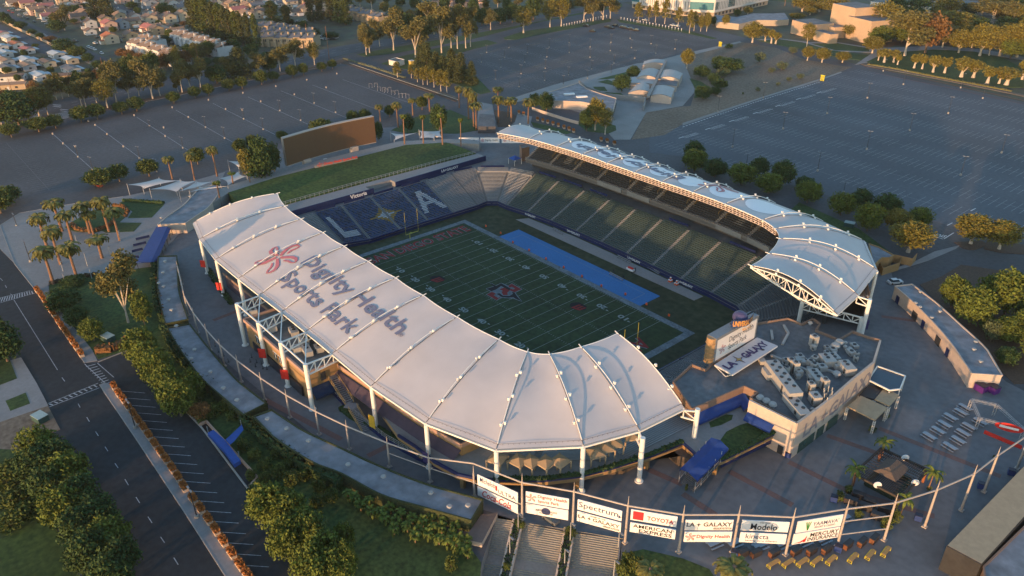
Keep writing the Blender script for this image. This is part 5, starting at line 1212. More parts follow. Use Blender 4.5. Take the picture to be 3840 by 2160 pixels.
hedge('thin rust-brown creeper edging the first curved building', W2([('D', 1200, 700), ('D', 1225, 860), ('D', 1250, 990)]), .8, 3.4, ZG, hed_o)
hedge('hedge between the first and second curved buildings', W2([('D', 1240, 1015), ('D', 1420, 980)]), 1.4, 3.2)
hedge('long hedge left of the second curved building', W2([('D', 1235, 1040), ('D', 1330, 1230), ('D', 1500, 1420), ('G', 1650, 90), ('G', 1830, 260)]), 2.2, 2.6)
hedge('golden hedge wall left of the longest curved building', W2([('G', 1850, 290), ('G', 2000, 430), ('G', 2230, 600), ('G', 2400, 680)]), 2.2, 3.2, ZG, mat('golden_hedge_leaf', (.09, .085, .018), .9, .35, 2.5))
hedge('hedge across the gap before the longest curved building', W2([('G', 1870, 255), ('G', 2020, 190)]), 1.2, 3)
hedge('rust-red hedge below the longest curved building', W2([('H', 380, 830), ('H', 560, 900), ('H', 800, 980), ('H', 960, 1050)]), 1.6, 2.6, ZG, hed_o)
hedge('ivy bank below the long curved roof, upper stretch', W2([('G', 1840, 300), ('G', 2000, 450), ('G', 2300, 650), ('G', 2576, 790)]), 2.0, 3.2)
hedge('ivy bank hugging the second curved roof', W2([('D', 1250, 1060), ('D', 1330, 1200), ('D', 1480, 1400), ('G', 1650, 80)]), 1.6, 3.2)
hedge('hedge running beside the first curved roof', W2([('D', 1175, 520), ('D', 1168, 700), ('D', 1195, 900)]), 1.4, 3.2)
hedge('low hedge along the palm plaza lawn', W2([('D', 375, 700), ('D', 560, 655), ('D', 745, 628)]), 1.2, 1.2, ZG, mat('brown_hedge_leaf', (.09, .06, .03), .9, .3, 2.5))
hedge('curved rusty hedge round the oval lawn', W2([('D', 550, 250), ('D', 570, 285), ('D', 640, 300), ('D', 740, 295), ('D', 830, 260), ('D', 860, 230)]), 1.4, 1.3, ZG, hed_o)
hedge('short rusty hedge arc at the top of the oval lawn', W2([('D', 850, 108), ('D', 930, 115), ('D', 965, 150), ('D', 950, 190)]), 1.2, 1.2, ZG, hed_o)
hedge('green hedge on the far side of the upper lawn', W2([('D', 930, 70), ('D', 1240, 90)]), 1.4, 1.2)
hedge('rusty hedge screening the green box by the road', W2([('D', 730, 1210), ('D', 850, 1200), ('D', 975, 1140)]), 2.4, 2.0, ZG, hed_o)
hedge('shrubs under the canopy wall behind the red signs', W2([('D', 1570, 590), ('D', 1640, 700), ('D', 1750, 850)]), 1.6, 1.0)
hedge('green border between plaza and wing under the yellow sign', W2([('H', 0, 190), ('H', 90, 260), ('H', 280, 350), ('H', 400, 430), ('H', 600, 560)]), 1.8, 1.2)
hedge('terrace edge planting above the ochre wall', [(p[0], p[1]) for p in eo[5:11]], .9, .7, TZ+.6)
hedge('planting along the terrace edge above the white lettering', [(p[0], p[1]) for p in eo[12:15]], .9, .7, TZ+.6)
hedge('agave and grass bed along the left car park edge', W2([('B', 20, 445), ('B', 240, 510), ('B', 480, 590)]), 2, .8, ZG, mat('agave_leaf', (.14, .15, .09), .9, .35, 2.5))
hedge('dry golden border beside the red kerb of the right car park', W2([('C', 1400, 488), ('C', 1600, 520), ('C', 1950, 590), ('C', 2480, 690)]), 2.6, .6, ZG, mat('golden_grass', (.20, .17, .05), .9, .35, 2.5))
# perimeter gantry
GP = [('D', 1372, 700, 560), ('D', 1425, 930, 780), ('D', 1495, 1065, 905), ('D', 1590, 1195, 1015), ('D', 1695, 1315, 1125), ('D', 1823, 1435, 1235), ('G', 1998, 122, -70), ('G', 2190, 255, 35), ('G', 2410, 382, 160), ('H', 62, 495, 255), ('H', 365, 625, 375), ('H', 672, 740, 500), ('H', 1005, 850, 575), ('H', 1365, 1020, 560), ('H', 1745, 1090, 640), ('H', 2140, 1200, 795), ('H', 2545, 1270, 870), ('I', 375, 1270, 910), ('I', 775, 1290, 915), ('I', 1165, 1225, 895), ('I', 1518, 1180, 830), ('I', 1825, 1080, 745), ('I', 2100, 955, 640), ('I', 2272, 815, 505), ('I', 2520, 640, 430)]
gy = thing('sign_gantry', 'long curving gantry of grey posts and tubular rails round the plaza', 'gantry', (60, -80, ZG))
gp = []
postm = mat('taupe_steel', (.40, .34, .29), .5, .08, 2)
for i, (t, x, y, ty) in enumerate(GP):
    p, z = hgt(P(t, x, y), P(t, x, ty)[1]); gp.append((p.x, p.y))
    z = 17.0 if i < 13 else 20.6
    b = MB(); b.tube([(p.x, p.y, ZG), (p.x, p.y, z-2)], .26, 8, r2=.2); b.tube([(p.x, p.y, z-2), (p.x, p.y, z)], .12, 6, r2=.04); b.box((p.x, p.y, ZG), (.9, .9, .3)); b.obj('post', postm, gy)
b = MB()
for i in range(len(gp)-1):
    z0 = 15.2 if i < 12 else 18.2; z1 = 15.2 if i < 11 else 18.2
    z0 = z0 if i != 12 else 17.5; z1 = 17.5 if i == 11 else z1
    b.tube([(*gp[i], z0), (*gp[i+1], z1)], .17, 7)
    if i >= 10 and i <= 12: b.tube([(*gp[i], 12.4), (*gp[i+1], 12.4)], .1, 6)
    if i >= 19 and i <= 19: b.tube([(*gp[i], 15), (*gp[i+1], 15)], .13, 6); b.tube([(*gp[i], 11.6), (*gp[i+1], 11.6)], .13, 6)
b.obj('top_rail', postm, gy)
SG = [(12, (1030, 712, 1333, 790, 1333, 862, 1030, 797), (1030, 805, 1333, 877, 1333, 948, 1033, 868)), (13, (1393, 805, 1717, 870, 1717, 945, 1393, 890), (1393, 893, 1712, 958, 1712, 1032, 1393, 965)), (14, (1783, 882, 2120, 945, 2117, 1010, 1783, 968), (1780, 975, 2113, 1028, 2110, 1103, 1778, 1048)), (15, (2185, 950, 2535, 995, 2532, 1077, 2183, 1025), (2180, 1043, 2523, 1098, 2520, 1168, 2177, 1115)), (16, (2596, 1010, 2955, 1040, 2950, 1107, 2596, 1095), (2590, 1103, 2945, 1125, 2940, 1200, 2588, 1178)), (17, (3020, 1035, 3378, 1033, 3378, 1110, 3015, 1110), (3008, 1128, 3358, 1123, 3358, 1200, 3003, 1197)), (18, (3443, 1025, 3775, 998, 3772, 1082, 3437, 1107), (3413, 1118, 3753, 1092, 3748, 1170, 3410, 1193))]
ban = mat('white_banner', (.80, .76, .73), .6, .03, 1); ink = mat('black_ink', (.02, .02, .025), .6, .1, 2); inkr = mat('red_ink', (.55, .03, .035), .6, .08, 2); inkb = mat('navy_ink', (.03, .045, .12), .6, .1, 2)
WORDS = {(12, 0): [('Michelob', .06, .45, .42, .9, 2, .15), ('ULTRA', .52, .95, .15, .5, 2, 0)], (12, 1): [('Coca-Cola', .12, .84, .12, .88, 1, .35)], (13, 0): [('Dignity Health', .28, .96, .52, .88, 1, 0), ('Sports Park', .28, .78, .10, .46, 1, 0)], (13, 1): [('UNIVERSAL STUDIOS', .22, .74, .42, .62, 0, 0), ('HOLLYWOOD', .32, .64, .2, .36, 0, 0)],
 (14, 0): [('Spectrum', .03, .92, .15, .85, 2, 0)], (14, 1): [('LA', .02, .2, .38, .72, 0, 0), ('GALAXY', .36, .97, .38, .72, 0, 0), ('HOME OF THE', .3, .65, .8, .92, 0, 0), ('HERBALIFE NUTRITION', .6, .97, .1, .3, 0, 0)], (15, 0): [('TOYOTA', .36, .93, .22, .62, 1, 0)], (15, 1): [('AMERICAN', .06, .92, .54, .9, 0, 0), ('EXPRESS', .20, .93, .1, .46, 0, 0)],
 (16, 0): [('LA', .03, .2, .38, .78, 0, 0), ('GALAXY', .38, .98, .38, .78, 0, 0), ('HERBALIFE NUTRITION', .6, .98, .08, .28, 0, 0)], (16, 1): [('Dignity Health', .26, .96, .3, .72, 1, 0)], (17, 0): [('Modelo', .2, .76, .12, .74, 0, 0), ('CERVEZA', .38, .6, .8, .92, 0, 0)], (17, 1): [('kinecta', .12, .62, .42, .9, 2, 0), ('banking done different', .12, .82, .1, .32, 2, 0)], (18, 0): [("YAAMAVA'", .35, .92, .42, .74, 2, 0), ('RESORT & CASINO', .4, .86, .18, .34, 2, 0)], (18, 1): [('MERCURY', .36, .98, .5, .86, 0, 0), ('INSURANCE', .32, .98, .1, .46, 0, 0)]}
LB = {(12, 0): 'white banner, thin grey script and red ribbon, first bay, upper', (12, 1): 'white banner with big red looping script, first bay, lower', (13, 0): 'white banner with red flower and red lettering, second bay, upper', (13, 1): 'white banner with dark globe and capitals, second bay, lower', (14, 0): 'white banner, one large navy word and small blue triangle, third bay', (14, 1): 'white banner with black team lettering under the navy-word banner', (15, 0): 'white banner with red emblem square and red capitals, fourth bay', (15, 1): 'white banner with two lines of bold black capitals, fourth bay', (16, 0): 'white banner with black team lettering, upper, fifth bay', (16, 1): 'white banner with red flower and single red line, fifth bay', (17, 0): 'white banner with heavy black serif word, sixth bay, upper', (17, 1): 'white banner with thin navy lowercase word, sixth bay, lower', (18, 0): 'white banner with green plant mark, last bay, upper', (18, 1): 'white banner with red striped triangle and black capitals, last bay'}
for k, top, bot in SG:
    A_, B_ = gp[k], gp[k+1]
    dv = (Vector(B_)-Vector(A_)).normalized(); nn = Vector((dv.y, -dv.x)); nn = nn if nn.y < 0 or nn.x > 0 else -nn
    nn = Vector((dv.y, -dv.x)); nn = nn if nn.dot(Vector((1, -1))) > 0 else -nn
    for r_, qd in enumerate((top, bot)):
        c = [onplane(P('H', qd[2*i], qd[2*i+1]), A_, B_) for i in range(4)]   # TL TR BR BL
        zt_ = (c[0].z+c[1].z)/2; zb_ = (c[2].z+c[3].z)/2; xl = (c[0]+c[3])/2; xr = (c[1]+c[2])/2
        TLp = Vector((xl.x, xl.y, zt_)); BLp = Vector((xl.x, xl.y, zb_)); BRp = Vector((xr.x, xr.y, zb_)); TRp = Vector((xr.x, xr.y, zt_)); off = Vector((*nn*.08, 0))
        t = thing('banner', LB[(k, r_)], 'banner', (xl.x, xl.y, zb_), group='banners hung on the gantry')
        b = MB(); b.quad([BLp+off, BRp+off, TRp+off, TLp+off]); b.quad([BLp-off, TLp-off, TRp-off, BRp-off]); b.face([TLp+off, TRp+off, TRp-off, TLp-off]); b.face([BLp-off, BRp-off, BRp+off, BLp+off]); b.obj('panel', ban, t)
        ex = BRp-BLp; ey = TLp-BLp; b = MB()
        for w_, x0, x1, y0, y1, m_, sh_ in WORDS[(k, r_)]:
            text_on(b, w_, BLp+ex*x0+ey*y0, ex*(x1-x0), ey*(y1-y0), off*1.5, m_, .015 if m_ != 2 else .005, sh_)
        W_, H_ = ex.length, ey.length; eX, eY = ex/W_, ey/H_
        def shp(pts, m_, f=1.6): b.face([BLp+ex*x+ey*y+off*f for x, y in pts], m_)
        if (k, r_) in ((13, 0), (16, 1)):
            for q_ in petal_logo(H_*.38): b.face([BLp+ex*.13+ey*.5+eX*x+eY*y+off*1.6 for x, y in q_], 1)
        if (k, r_) == (13, 1): b.face([BLp+ex*.48+ey*.52+eX*H_*.36*math.cos(i*.4)+eY*H_*.36*math.sin(i*.4)+off*1.4 for i in range(16)], 2)
        if (k, r_) == (15, 0): shp([(.05, .12), (.28, .12), (.28, .9), (.05, .9)], 1)
        if (k, r_) == (12, 0): shp([(.455, .3), (.50, .3), (.50, .75), (.455, .75)], 1)
        if (k, r_) == (14, 0): shp([(.93, .2), (.99, .38), (.93, .56)], 2)
        if (k, r_) in ((14, 1), (16, 0)): star4(b, BLp+ex*.28+ey*.56, ex*.05, ey*.24, off*1.6, .3, 0)
        if (k, r_) == (18, 1):
            for i in range(3): shp([(.03+.09*i, .1), (.10+.09*i, .1), (.29, .35+.22*i), (.29, .28+.2*i)], 1)
        if (k, r_) == (18, 0):
            for i in (-1, 0, 1): shp([(.235, .1), (.26, .1), (.26+.05*i, .85), (.235+.05*i, .8)], 3)
        b.obj('print', [ink, inkr, inkb, mat('green_ink', (.06, .25, .06), .6, .1, 2)], t)
# stairs down to the lower forecourt
fs_ = thing('forecourt_steps', 'broad flights of concrete steps going down in front of the banners', 'steps', (*xy(HP(1600, 1300), ZG), ZG-6))
a = Vector(xy(HP(1390, 1052), ZG)); c = Vector(xy(HP(2105, 1168), ZG)); a = a+(a-c).normalized()*9; c = c+(c-a).normalized()*1; d = (c-a).normalized(); n = Vector((d.y, -d.x)); n = n if n.y < 0 else -n
b = MB(); y_ = 0; z = ZG
stp = []
for k in range(62):
    tread = .42; dz = .16
    if k in (16, 33, 50): tread = 2.6
    p, q_ = a+n*y_, c+n*y_; p2, q2 = a+n*(y_+tread), c+n*(y_+tread)
    b.face([(*p, z), (*p2, z), (*q2, z), (*q_, z)]); b.face([(*p, z), (*q_, z), (*q_, z+dz), (*p, z+dz)]); stp.append((y_, z)); y_ += tread; z -= dz
b.obj('treads', mat('step_concrete', (.27, .25, .22), .9, .1, 2, var2=(.15, .2)), fs_)
b = MB()
for k in range(len(stp)):
    y0, z0 = stp[k]; p, q_ = a+n*(y0+.03), c+n*(y0+.03); b.beam((*p, z0+.012), (*q_, z0+.012), .09, .02)
b.obj('nosings', mat('ochre_nosing', (.42, .36, .22), .8, .1, 2), fs_)
pl_ = (.26, .62)
for i, t in enumerate(pl_):
    g = a.lerp(c, t); t_ = thing('stair_planter', 'planted divider wall, '+('left', 'right')[i]+' one of two running down the broad steps', 'planter', (*g, ZG-8)); b = MB()
    for s_ in (-.9, .9): b.beam((*(g+d*s_), ZG+.3), (*(g+d*s_+n*34), ZG-8.3), .35, 1.2)
    b.obj('side_wall', stucco_p, t_); b = MB()
    for k in range(420):
        u_ = random.random(); o = g+d*random.uniform(-.8, .8)+n*34*u_; zz_ = ZG+.5-8.6*u_+random.uniform(0, .9); r_ = random.uniform(.2, .45); v = Vector((random.gauss(0, 1), random.gauss(0, 1), random.gauss(0, 1))).normalized()*r_; w_ = v.cross(Vector((0, .4, 1))).normalized()*r_*.5; o = Vector((*o, zz_)); b.face([o-v-w_, o+v-w_, o+v+w_, o-v+w_])
    b.obj('foliage', hedm, t_)
sw = thing('retaining_block', 'pale concrete retaining block with brown top left of the broad steps', 'wall', (*xy(HP(1000, 1250), ZG), ZG-8)); b = MB()
wq = [xy(HP(*p), ZG+1.2) for p in ((930, 1170), (1060, 980), (1178, 975), (1062, 1190), (1058, 1220))]; b.prism([xy(HP(*p), ZG+1.2) for p in ((925, 1170), (1055, 985), (1178, 972), (1060, 1200))], ZG-9, ZG+1.2, 0, 1); b.obj('block', [stucco_p, mat('brown_cap', (.16, .12, .10), .9, .1, 2)], sw)
b = MB(); b.prism([pit[0], pit[8], pit[7], pit[6], (pit[6][0]-6, pit[6][1]), (pit[7][0]-3, pit[7][1]-1)], ZG-9, ZG-.05); prop(b.obj('cutting_wall', conc), kind='structure')
b = MB(); b.beam((pit[3][0], pit[3][1], ZG-3.2), (pit[4][0], pit[4][1], ZG-3.2), .5, 6.4); b.beam((pit[4][0], pit[4][1], ZG-4), (pit[5][0], pit[5][1], ZG-4), .5, 8); prop(b.obj('cutting_wall', conc), kind='structure')
# left entrance canopy
ec = thing('entrance_canopy', 'long blue pitched entrance canopy beside the palm plaza', 'canopy', (*xy(P('D', 1130, 400), ZG), ZG))
q = [at(P('D', x, y), z) for x, y, z in ((1030, 528, 11.2), (1180, 262, 11.2), (1262, 262, 12.4), (1140, 528, 12.4), (1185, 520, 11.2), (1290, 275, 11.2))]
b = MB(); b.face([q[0], q[3], q[2], q[1]]); b.face([q[3], q[4], q[5], q[2]]); b.face([q[0], q[1], q[1]-Vector((0, 0, .5)), q[0]-Vector((0, 0, .5))]); b.face([q[0]-Vector((0, 0, .5)), q[4]-Vector((0, 0, .5)), q[4], q[3], q[0]]); b.obj('fabric', blue_f, ec)
b = MB()
for k in range(7):
    for u, v in ((q[0], q[1]), (q[4], q[5])): g = u.lerp(v, k/6); b.beam((g.x, g.y, ZG), (g.x, g.y, g.z-.3), .16)
b.obj('posts', dark_m, ec)
for i, (x0, y0, x1, y1) in enumerate(((1030, 358, 1130, 335), (1010, 405, 1105, 382), (1000, 450, 1080, 430), (955, 480, 1050, 490), (942, 520, 1000, 490), (935, 545, 1020, 550))):
    p, q_ = at(P('D', x0, y0+12), ZG).xy, at(P('D', x1, y1+12), ZG).xy; t = thing('queue_barrier', 'navy queue barrier panel left of the blue canopy, '+nth(i+1)+' from the top', 'barrier', (*p, ZG), group='queue barriers'); b = MB(); b.beam((*p, ZG+.75), (*q_, ZG+.75), .06, .9); b.obj('panel', navy, t); b = MB(); b.beam((*p, ZG), (*p, ZG+1.2), .08); b.beam((*q_, ZG), (*q_, ZG+1.2), .08); b.obj('posts', dark_m, t)
# blue stair canopy over the sunken ramp
rp = thing('ramp_canopy', 'y-shaped bright blue canopy over the sunken ramp beside the angled bays', 'canopy', (*xy(P('G', 1690, 470), ZG), ZG))
b = MB()
def gq(l, z): return [at(P('G', x, y), z) for x, y in l]
u = gq([(1565, 370), (1610, 345), (1700, 425), (1815, 575), (1765, 605), (1690, 500)], 11.6); b.face(u[::-1]); b.face([u[0]-Vector((0, 0, 1)), u[5]-Vector((0, 0, 1)), u[5], u[0]]); b.face([u[5]-Vector((0, 0, 1)), u[4]-Vector((0, 0, 1)), u[4], u[5]]); b.face([u[4]-Vector((0, 0, 1)), u[3]-Vector((0, 0, 1)), u[3], u[4]])
u = gq([(1700, 420), (1735, 390), (1825, 305), (1838, 345), (1770, 430), (1735, 460)], 11.9); b.face(u[::-1]); b.obj('fabric', mat('bright_blue_canvas', (.012, .06, .26), .7, .1, 1), rp)
b = MB()
for x, y in ((1580, 380), (1770, 600), (1815, 570), (1830, 330), (1700, 500)): p = at(P('G', x, y+18), ZG); b.beam((p.x, p.y, ZG), (p.x, p.y, 11.5), .15)
b.obj('posts', galv, rp)
rm = thing('sunken_ramp', 'black sunken ramp with pale block walls beside the angled bays', 'ramp', (*xy(P('G', 1700, 550), ZG), ZG)); b = MB(); pr_ = W2([('G', 1508, 322), ('G', 1560, 295), ('G', 1948, 722), ('G', 1885, 790)]); b.prism(pr_, ZG-.2, ZG+.12); b.obj('surface', black, rm); b = MB(); kerb(b, [pr_[0], pr_[1], pr_[2], pr_[3]], .4, ZG, ZG+.9); b.obj('block_wall', mat('salmon_block', (.42, .27, .19), .9, .15, 2), rm)
# shade sails
sailm = mat('shade_sail', (.52, .50, .47), .8, .04, 1)
SAILS = [('A', (960, 1395), (1200, 1345), (1360, 1360), (1080, 1425)), ('A', (1130, 1430), (1360, 1357), (1480, 1365), (1335, 1449)), ('A', (1350, 1445), (1480, 1368), (1600, 1372), (1500, 1415)), ('A', (1430, 1449), (1500, 1410), (1720, 1405), (1600, 1425)), ('A', (1655, 1345), (1800, 1295), (1865, 1330), (1720, 1400)), ('A', (1720, 1215), (1840, 1208), (1850, 1270), (1800, 1260)), ('B', (370, 1000), (480, 1020), (590, 995), (400, 1060)), ('B', (585, 985), (760, 985), (700, 1045), (590, 1045)), ('B', (660, 1000), (745, 985), (760, 1040), (720, 1040))]
for i, (t_, *c) in enumerate(SAILS):
    z = [13.2, 11.6, 13.2, 11.4]; w = [at(P(t_, *p), zz_) for p, zz_ in zip(c, z)]; g = sum(w, Vector())/4
    t = thing('shade_sail', 'tensioned pale shade sail, '+nth(i+1)+' from the left behind the berm', 'shade sail', (g.x, g.y, ZG), group='shade sails'); b = MB(); N = 8; vs = []; fs = []
    for u_ in range(N+1):
        for v_ in range(N+1):
            s_, r_ = u_/N, v_/N; s2 = .5+(s_-.5)*(1-.25*math.sin(math.pi*r_)); r2 = .5+(r_-.5)*(1-.25*math.sin(math.pi*s_)); p = w[0].lerp(w[1], s2).lerp(w[3].lerp(w[2], s2), r2); vs.append(p)
    for u_ in range(N):
        for v_ in range(N): fs.append((u_*(N+1)+v_, (u_+1)*(N+1)+v_, (u_+1)*(N+1)+v_+1, u_*(N+1)+v_+1))
    b.raw(vs, fs); b.obj('fabric', sailm, t); b = MB()
    for p in w: b.tube([(p.x, p.y, ZG), (p.x, p.y, p.z+.5)], .12, 6)
    b.obj('posts', galv, t)
# tan canopies and glass roof by the wall
for i, (l, lab, m_) in enumerate((([(1245, 172), (1342, 90), (1545, 182), (1450, 275)], 'larger square tan canopy on lattice legs beside the lettered wall', tan), ([(1450, 118), (1522, 30), (1632, 88), (1560, 168)], 'smaller tan canopy behind the larger one', tan), ([(1330, 90), (1400, 10), (1520, 28), (1445, 118)], 'black flat canopy between the lettered wall and the tan ones', black))):
    w = [at(P('I', *p), 12.3) for p in l]; g = sum(w, Vector())/4; t = thing('square_canopy', lab, 'canopy', (g.x, g.y, ZG)); b = MB(); b.prism([tuple(p[:2]) for p in w], 12.1, 12.45); b.obj('roof', m_, t); b = MB()
    for p in w:
        for dx, dy in ((-.2, -.2), (.2, -.2), (.2, .2), (-.2, .2)): b.beam((p.x+dx, p.y+dy, ZG), (p.x+dx, p.y+dy, 12.1), .07)
        for k in range(6): z = ZG+.6*k; b.beam((p.x-.2, p.y-.2, z), (p.x+.2, p.y-.2, z+.6), .05); b.beam((p.x+.2, p.y+.2, z), (p.x+.2, p.y-.2, z+.6), .05)
    b.obj('lattice_leg', steel, t)
w = [at(P('F', x, y), 13) for x, y in ((1400, 1420), (1470, 1318), (1680, 1392), (1640, 1490), (1560, 1500))]; t = thing('glass_canopy', 'dark blue glazed canopy with white truss edge behind the lettered wall', 'canopy', (w[0].x, w[0].y, ZG)); b = MB(); b.prism([tuple(p[:2]) for p in w], 12.8, 13); b.obj('roof', mat('dark_blue_glass', (.015, .04, .07), .3, .1, 1), t)
b = MB()
for a_, c_ in zip(w, w[1:]+w[:1]): b.beam((a_.x, a_.y, 13.1), (c_.x, c_.y, 13.1), .3, .35)
for p in w: b.beam((p.x, p.y, ZG), (p.x, p.y, 12.8), .2)
b.obj('frame', steel, t)
# pergola bar
pg = [at(P('I', x, y), 12) for x, y in ((1290, 672), (1500, 480), (1860, 645), (1640, 855))]; g = sum(pg, Vector())/4
t = thing('pergola_bar', 'square dark timber pergola bar with pitched hut roof and palms round it', 'pergola', (g.x, g.y, ZG)); b = MB(); N = 26
for k in range(N+1):
    u = k/N; b.beam(pg[0].lerp(pg[3], u), pg[0].lerp(pg[3], u).lerp(pg[1].lerp(pg[2], u), .28), .12); b.beam(pg[1].lerp(pg[2], u), pg[1].lerp(pg[2], u).lerp(pg[0].lerp(pg[3], u), .28), .12)
    if k % 2 == 0: b.beam(pg[0].lerp(pg[1], u), pg[0].lerp(pg[1], u).lerp(pg[3].lerp(pg[2], u), .28), .12); b.beam(pg[3].lerp(pg[2], u), pg[3].lerp(pg[2], u).lerp(pg[0].lerp(pg[1], u), .28), .12)
for i in range(4): b.beam(pg[i]-Vector((0, 0, .2)), pg[(i+1) % 4]-Vector((0, 0, .2)), .4, .45)
b.obj('slats', wood_d, t); b = MB()
for i in range(4): p = pg[i].lerp(g, .06); b.beam((p.x, p.y, ZG), (p.x, p.y, 12), .45)
b.obj('post', mat('rust_post', (.28, .10, .04), .8, .1, 2), t)
h4 = [p.lerp(g, .52) for p in pg]; e1 = (h4[0]+h4[3])/2; e2 = (h4[1]+h4[2])/2; rd1 = e1.lerp(e2, .2)+Vector((0, 0, 2.2)); rd2 = e2.lerp(e1, .2)+Vector((0, 0, 2.2)); h4 = [Vector((p.x, p.y, 12.4)) for p in h4]
b = MB(); b.face([h4[0], h4[3], rd1]); b.face([h4[2], h4[1], rd2]); b.face([h4[3], h4[2], rd2, rd1]); b.face([h4[1], h4[0], rd1, rd2]); b.obj('hut_roof', mat('brown_shingle', (.10, .075, .06), .9, .2, 3), t)
b = MB(); ctr = [p.lerp(g, .4) for p in pg]
for i in range(4): a_, c_ = ctr[i], ctr[(i+1) % 4]; b.beam((a_.x, a_.y, ZG+.6), (c_.x, c_.y, ZG+.6), .6, 1.2)
b.obj('counter', mat('dark_green_counter', (.02, .035, .02), .7, .1, 2), t)
for p, q_ in ((pg[0].lerp(pg[3], .52), 0), (pg[1].lerp(pg[2], .5), 0), (pg[2].lerp(pg[3], .5), 0)):
    b = MB(); b.tube([p+Vector((0, 0, .2)), p+Vector((.12, -.12, .2))], .8, 18); b.obj('round_sign', white, t)
# cabanas on the terrace
cb = thing('cabana', 'c', 'cabana'); b = MB(); s_ = 1.7; hz = 2.3
for i, (x, y) in enumerate(((-s_, -s_), (s_, -s_), (s_, s_), (-s_, s_))):
    x2, y2 = ((s_, -s_), (s_, s_), (-s_, s_), (-s_, -s_))[i]; b.face([(x, y, hz), (x2, y2, hz), (0, 0, hz+.7)]); b.face([(x, y, hz-.35), (x2, y2, hz-.35), (x2, y2, hz), (x, y, hz)])
b.obj('roof', tan, cb, local=True)
for x, y in ((-s_, -s_), (s_, -s_), (s_, s_), (-s_, s_)): b = MB(); b.tube([(x*.97, y*.97, 0), (x*.97, y*.97, hz)], .16, 6, r2=.24); b.obj('curtain', tan, cb, local=True)
CB = Kind(cb)
for i, (x, y, a_) in enumerate(((1178, 560, 20), (1338, 575, 12), (1430, 580, 10), (1545, 588, 6), (1650, 578, 4), (1918, 515, -22), (1990, 475, -25), (2058, 440, -28), (2190, 385, -35))):
    p = at(HP(x, y), TZ+2.3); CB.put((p.x, p.y, TZ), R(a_), (1, 1, 1), 'tan cabana on the terrace, '+nth(i+1)+' from the left', 'cabanas on the terrace')
# wall signs
def panel(name, label, px, z0, z1, w, facem, txt=None, tm=None, ang=None, cat='sign'):
    p = at(px, (z0+z1)/2); a_ = R(-50) if ang is None else R(ang); d = Vector((math.cos(a_+math.pi/2), math.sin(a_+math.pi/2))); n = Vector((math.cos(a_), math.sin(a_)))
    t = thing(name, label, cat, (p.x, p.y, z0)); b = MB(); b.box((p.x, p.y, z0), (w, .15, z1-z0), math.atan2(d.y, d.x)); b.obj('panel', facem, t)
    if txt:
        b = MB(); o = Vector((*(p.xy+n*.1-d*w*.4), z0+(z1-z0)*.2)); text_on(b, txt, o, (*d*w*.8, 0), (0, 0, (z1-z0)*.3), (0, 0, 0)); b.obj('lettering', tm or white, t)
    return t
panel('column_sign', 'red sign hung on the leftmost pair of near canopy columns', P('D', 1530, 542), 11.8, 14.2, 1.7, red, 'GATE'[:0] or None)
panel('column_sign', 'red sign with white flower hung on the second near column', P('D', 1652, 712), 11.6, 14.2, 1.7, red)
panel('column_sign', 'red sign with white flower on the left outrigger column', P('D', 1978, 1218), 11.2, 14.0, 2.0, red)
panel('column_sign', 'red sign with white flower on the column next to the awning', P('D', 2148, 1378), 11.2, 14.0, 2.0, red)
panel('column_sign', 'yellow sign on the column right of the exterior stair', c3(1185, 1130), 11.2, 14.6, 1.8, mat('amber_sign', (.60, .36, .03), .6, .1, 2), ang=-75)
panel('column_sign', 'purple sign on the column above the twin concession roofs', HP(637, 555), 11.2, 14.0, 1.6, purp, ang=-75)
panel('column_sign', 'purple sign on the outer column of the far canopy', r4(2265, 630), 10.2, 13.2, 2.0, purp, ang=-60)
# west video board
vb = thing('video_board', 'huge brown-faced video board standing behind the grass berm', 'video board', (-130, 12, ZG))
TLb, TRb, BLb, BRb = (1063, 518), (1399, 442), (1076, 614), (1412, 540)
XB = (-129.5, -132.5); A_ = (XB[0], -14); B_ = (XB[1], 33)
l0 = onplane(BLb, A_, B_); r0 = onplane(BRb, A_, B_); l1 = onplane(TLb, A_, B_); r1 = onplane(TRb, A_, B_)
b = MB(); N = 12; fr = []; zb_ = (l0.z+r0.z)/2; zt_ = (l1.z+r1.z)/2
for k in range(N+1): g = l0.xy.lerp(r0.xy, k/N); g = g+Vector((-2.2*math.sin(math.pi*k/N), 0)); fr.append(g)
for k in range(N): b.face([(*fr[k], zb_), (*fr[k+1], zb_), (*fr[k+1], zt_), (*fr[k], zt_)])
b.obj('screen', mat('brown_screen', (.135, .072, .035), .6, .05, 1), vb); b = MB()
for k in range(N): 
    p, q_ = fr[k]-Vector((2.2, 0)), fr[k+1]-Vector((2.2, 0)); b.prism([p, q_, fr[k+1]-Vector((.05, 0)), fr[k]-Vector((.05, 0))], zb_-.3, zt_+.3)
b.obj('cabinet', mat('tan_cabinet', (.42, .34, .28), .7, .08, 2), vb); b = MB()
for t_ in (.22, .75): g = l0.xy.lerp(r0.xy, t_)+Vector((-1.5, 0)); b.box((*g, ZG), (2.4, 3.4, zb_-ZG+.2))
b.obj('pedestal', stucco_p, vb)
bw = thing('berm_sign', 'red lettering and red flower on the low wall above the berm', 'sign', (-121.5, 5, 12.2)); b = MB(); a_, c_ = at((1173+8, 625), 12.9).xy, at((1340, 590), 12.9).xy; b.beam((*a_, 12.7), (*c_, 12.7), .3, 1.2); b.obj('low_wall', conc_l, bw); b = MB()
b0 = a_.lerp(c_, .2); text_on(b, 'Dignity Health Sports Park', (b0.x+.3, b0.y, 12.4), (*(c_-b0), 0), (0, 0, 1.5), (0, 0, 0), None, .03)
for q_ in petal_logo(1.3): b.face([(a_.x+.35, a_.y+2.2+x, 13.1+y) for x, y in q_])
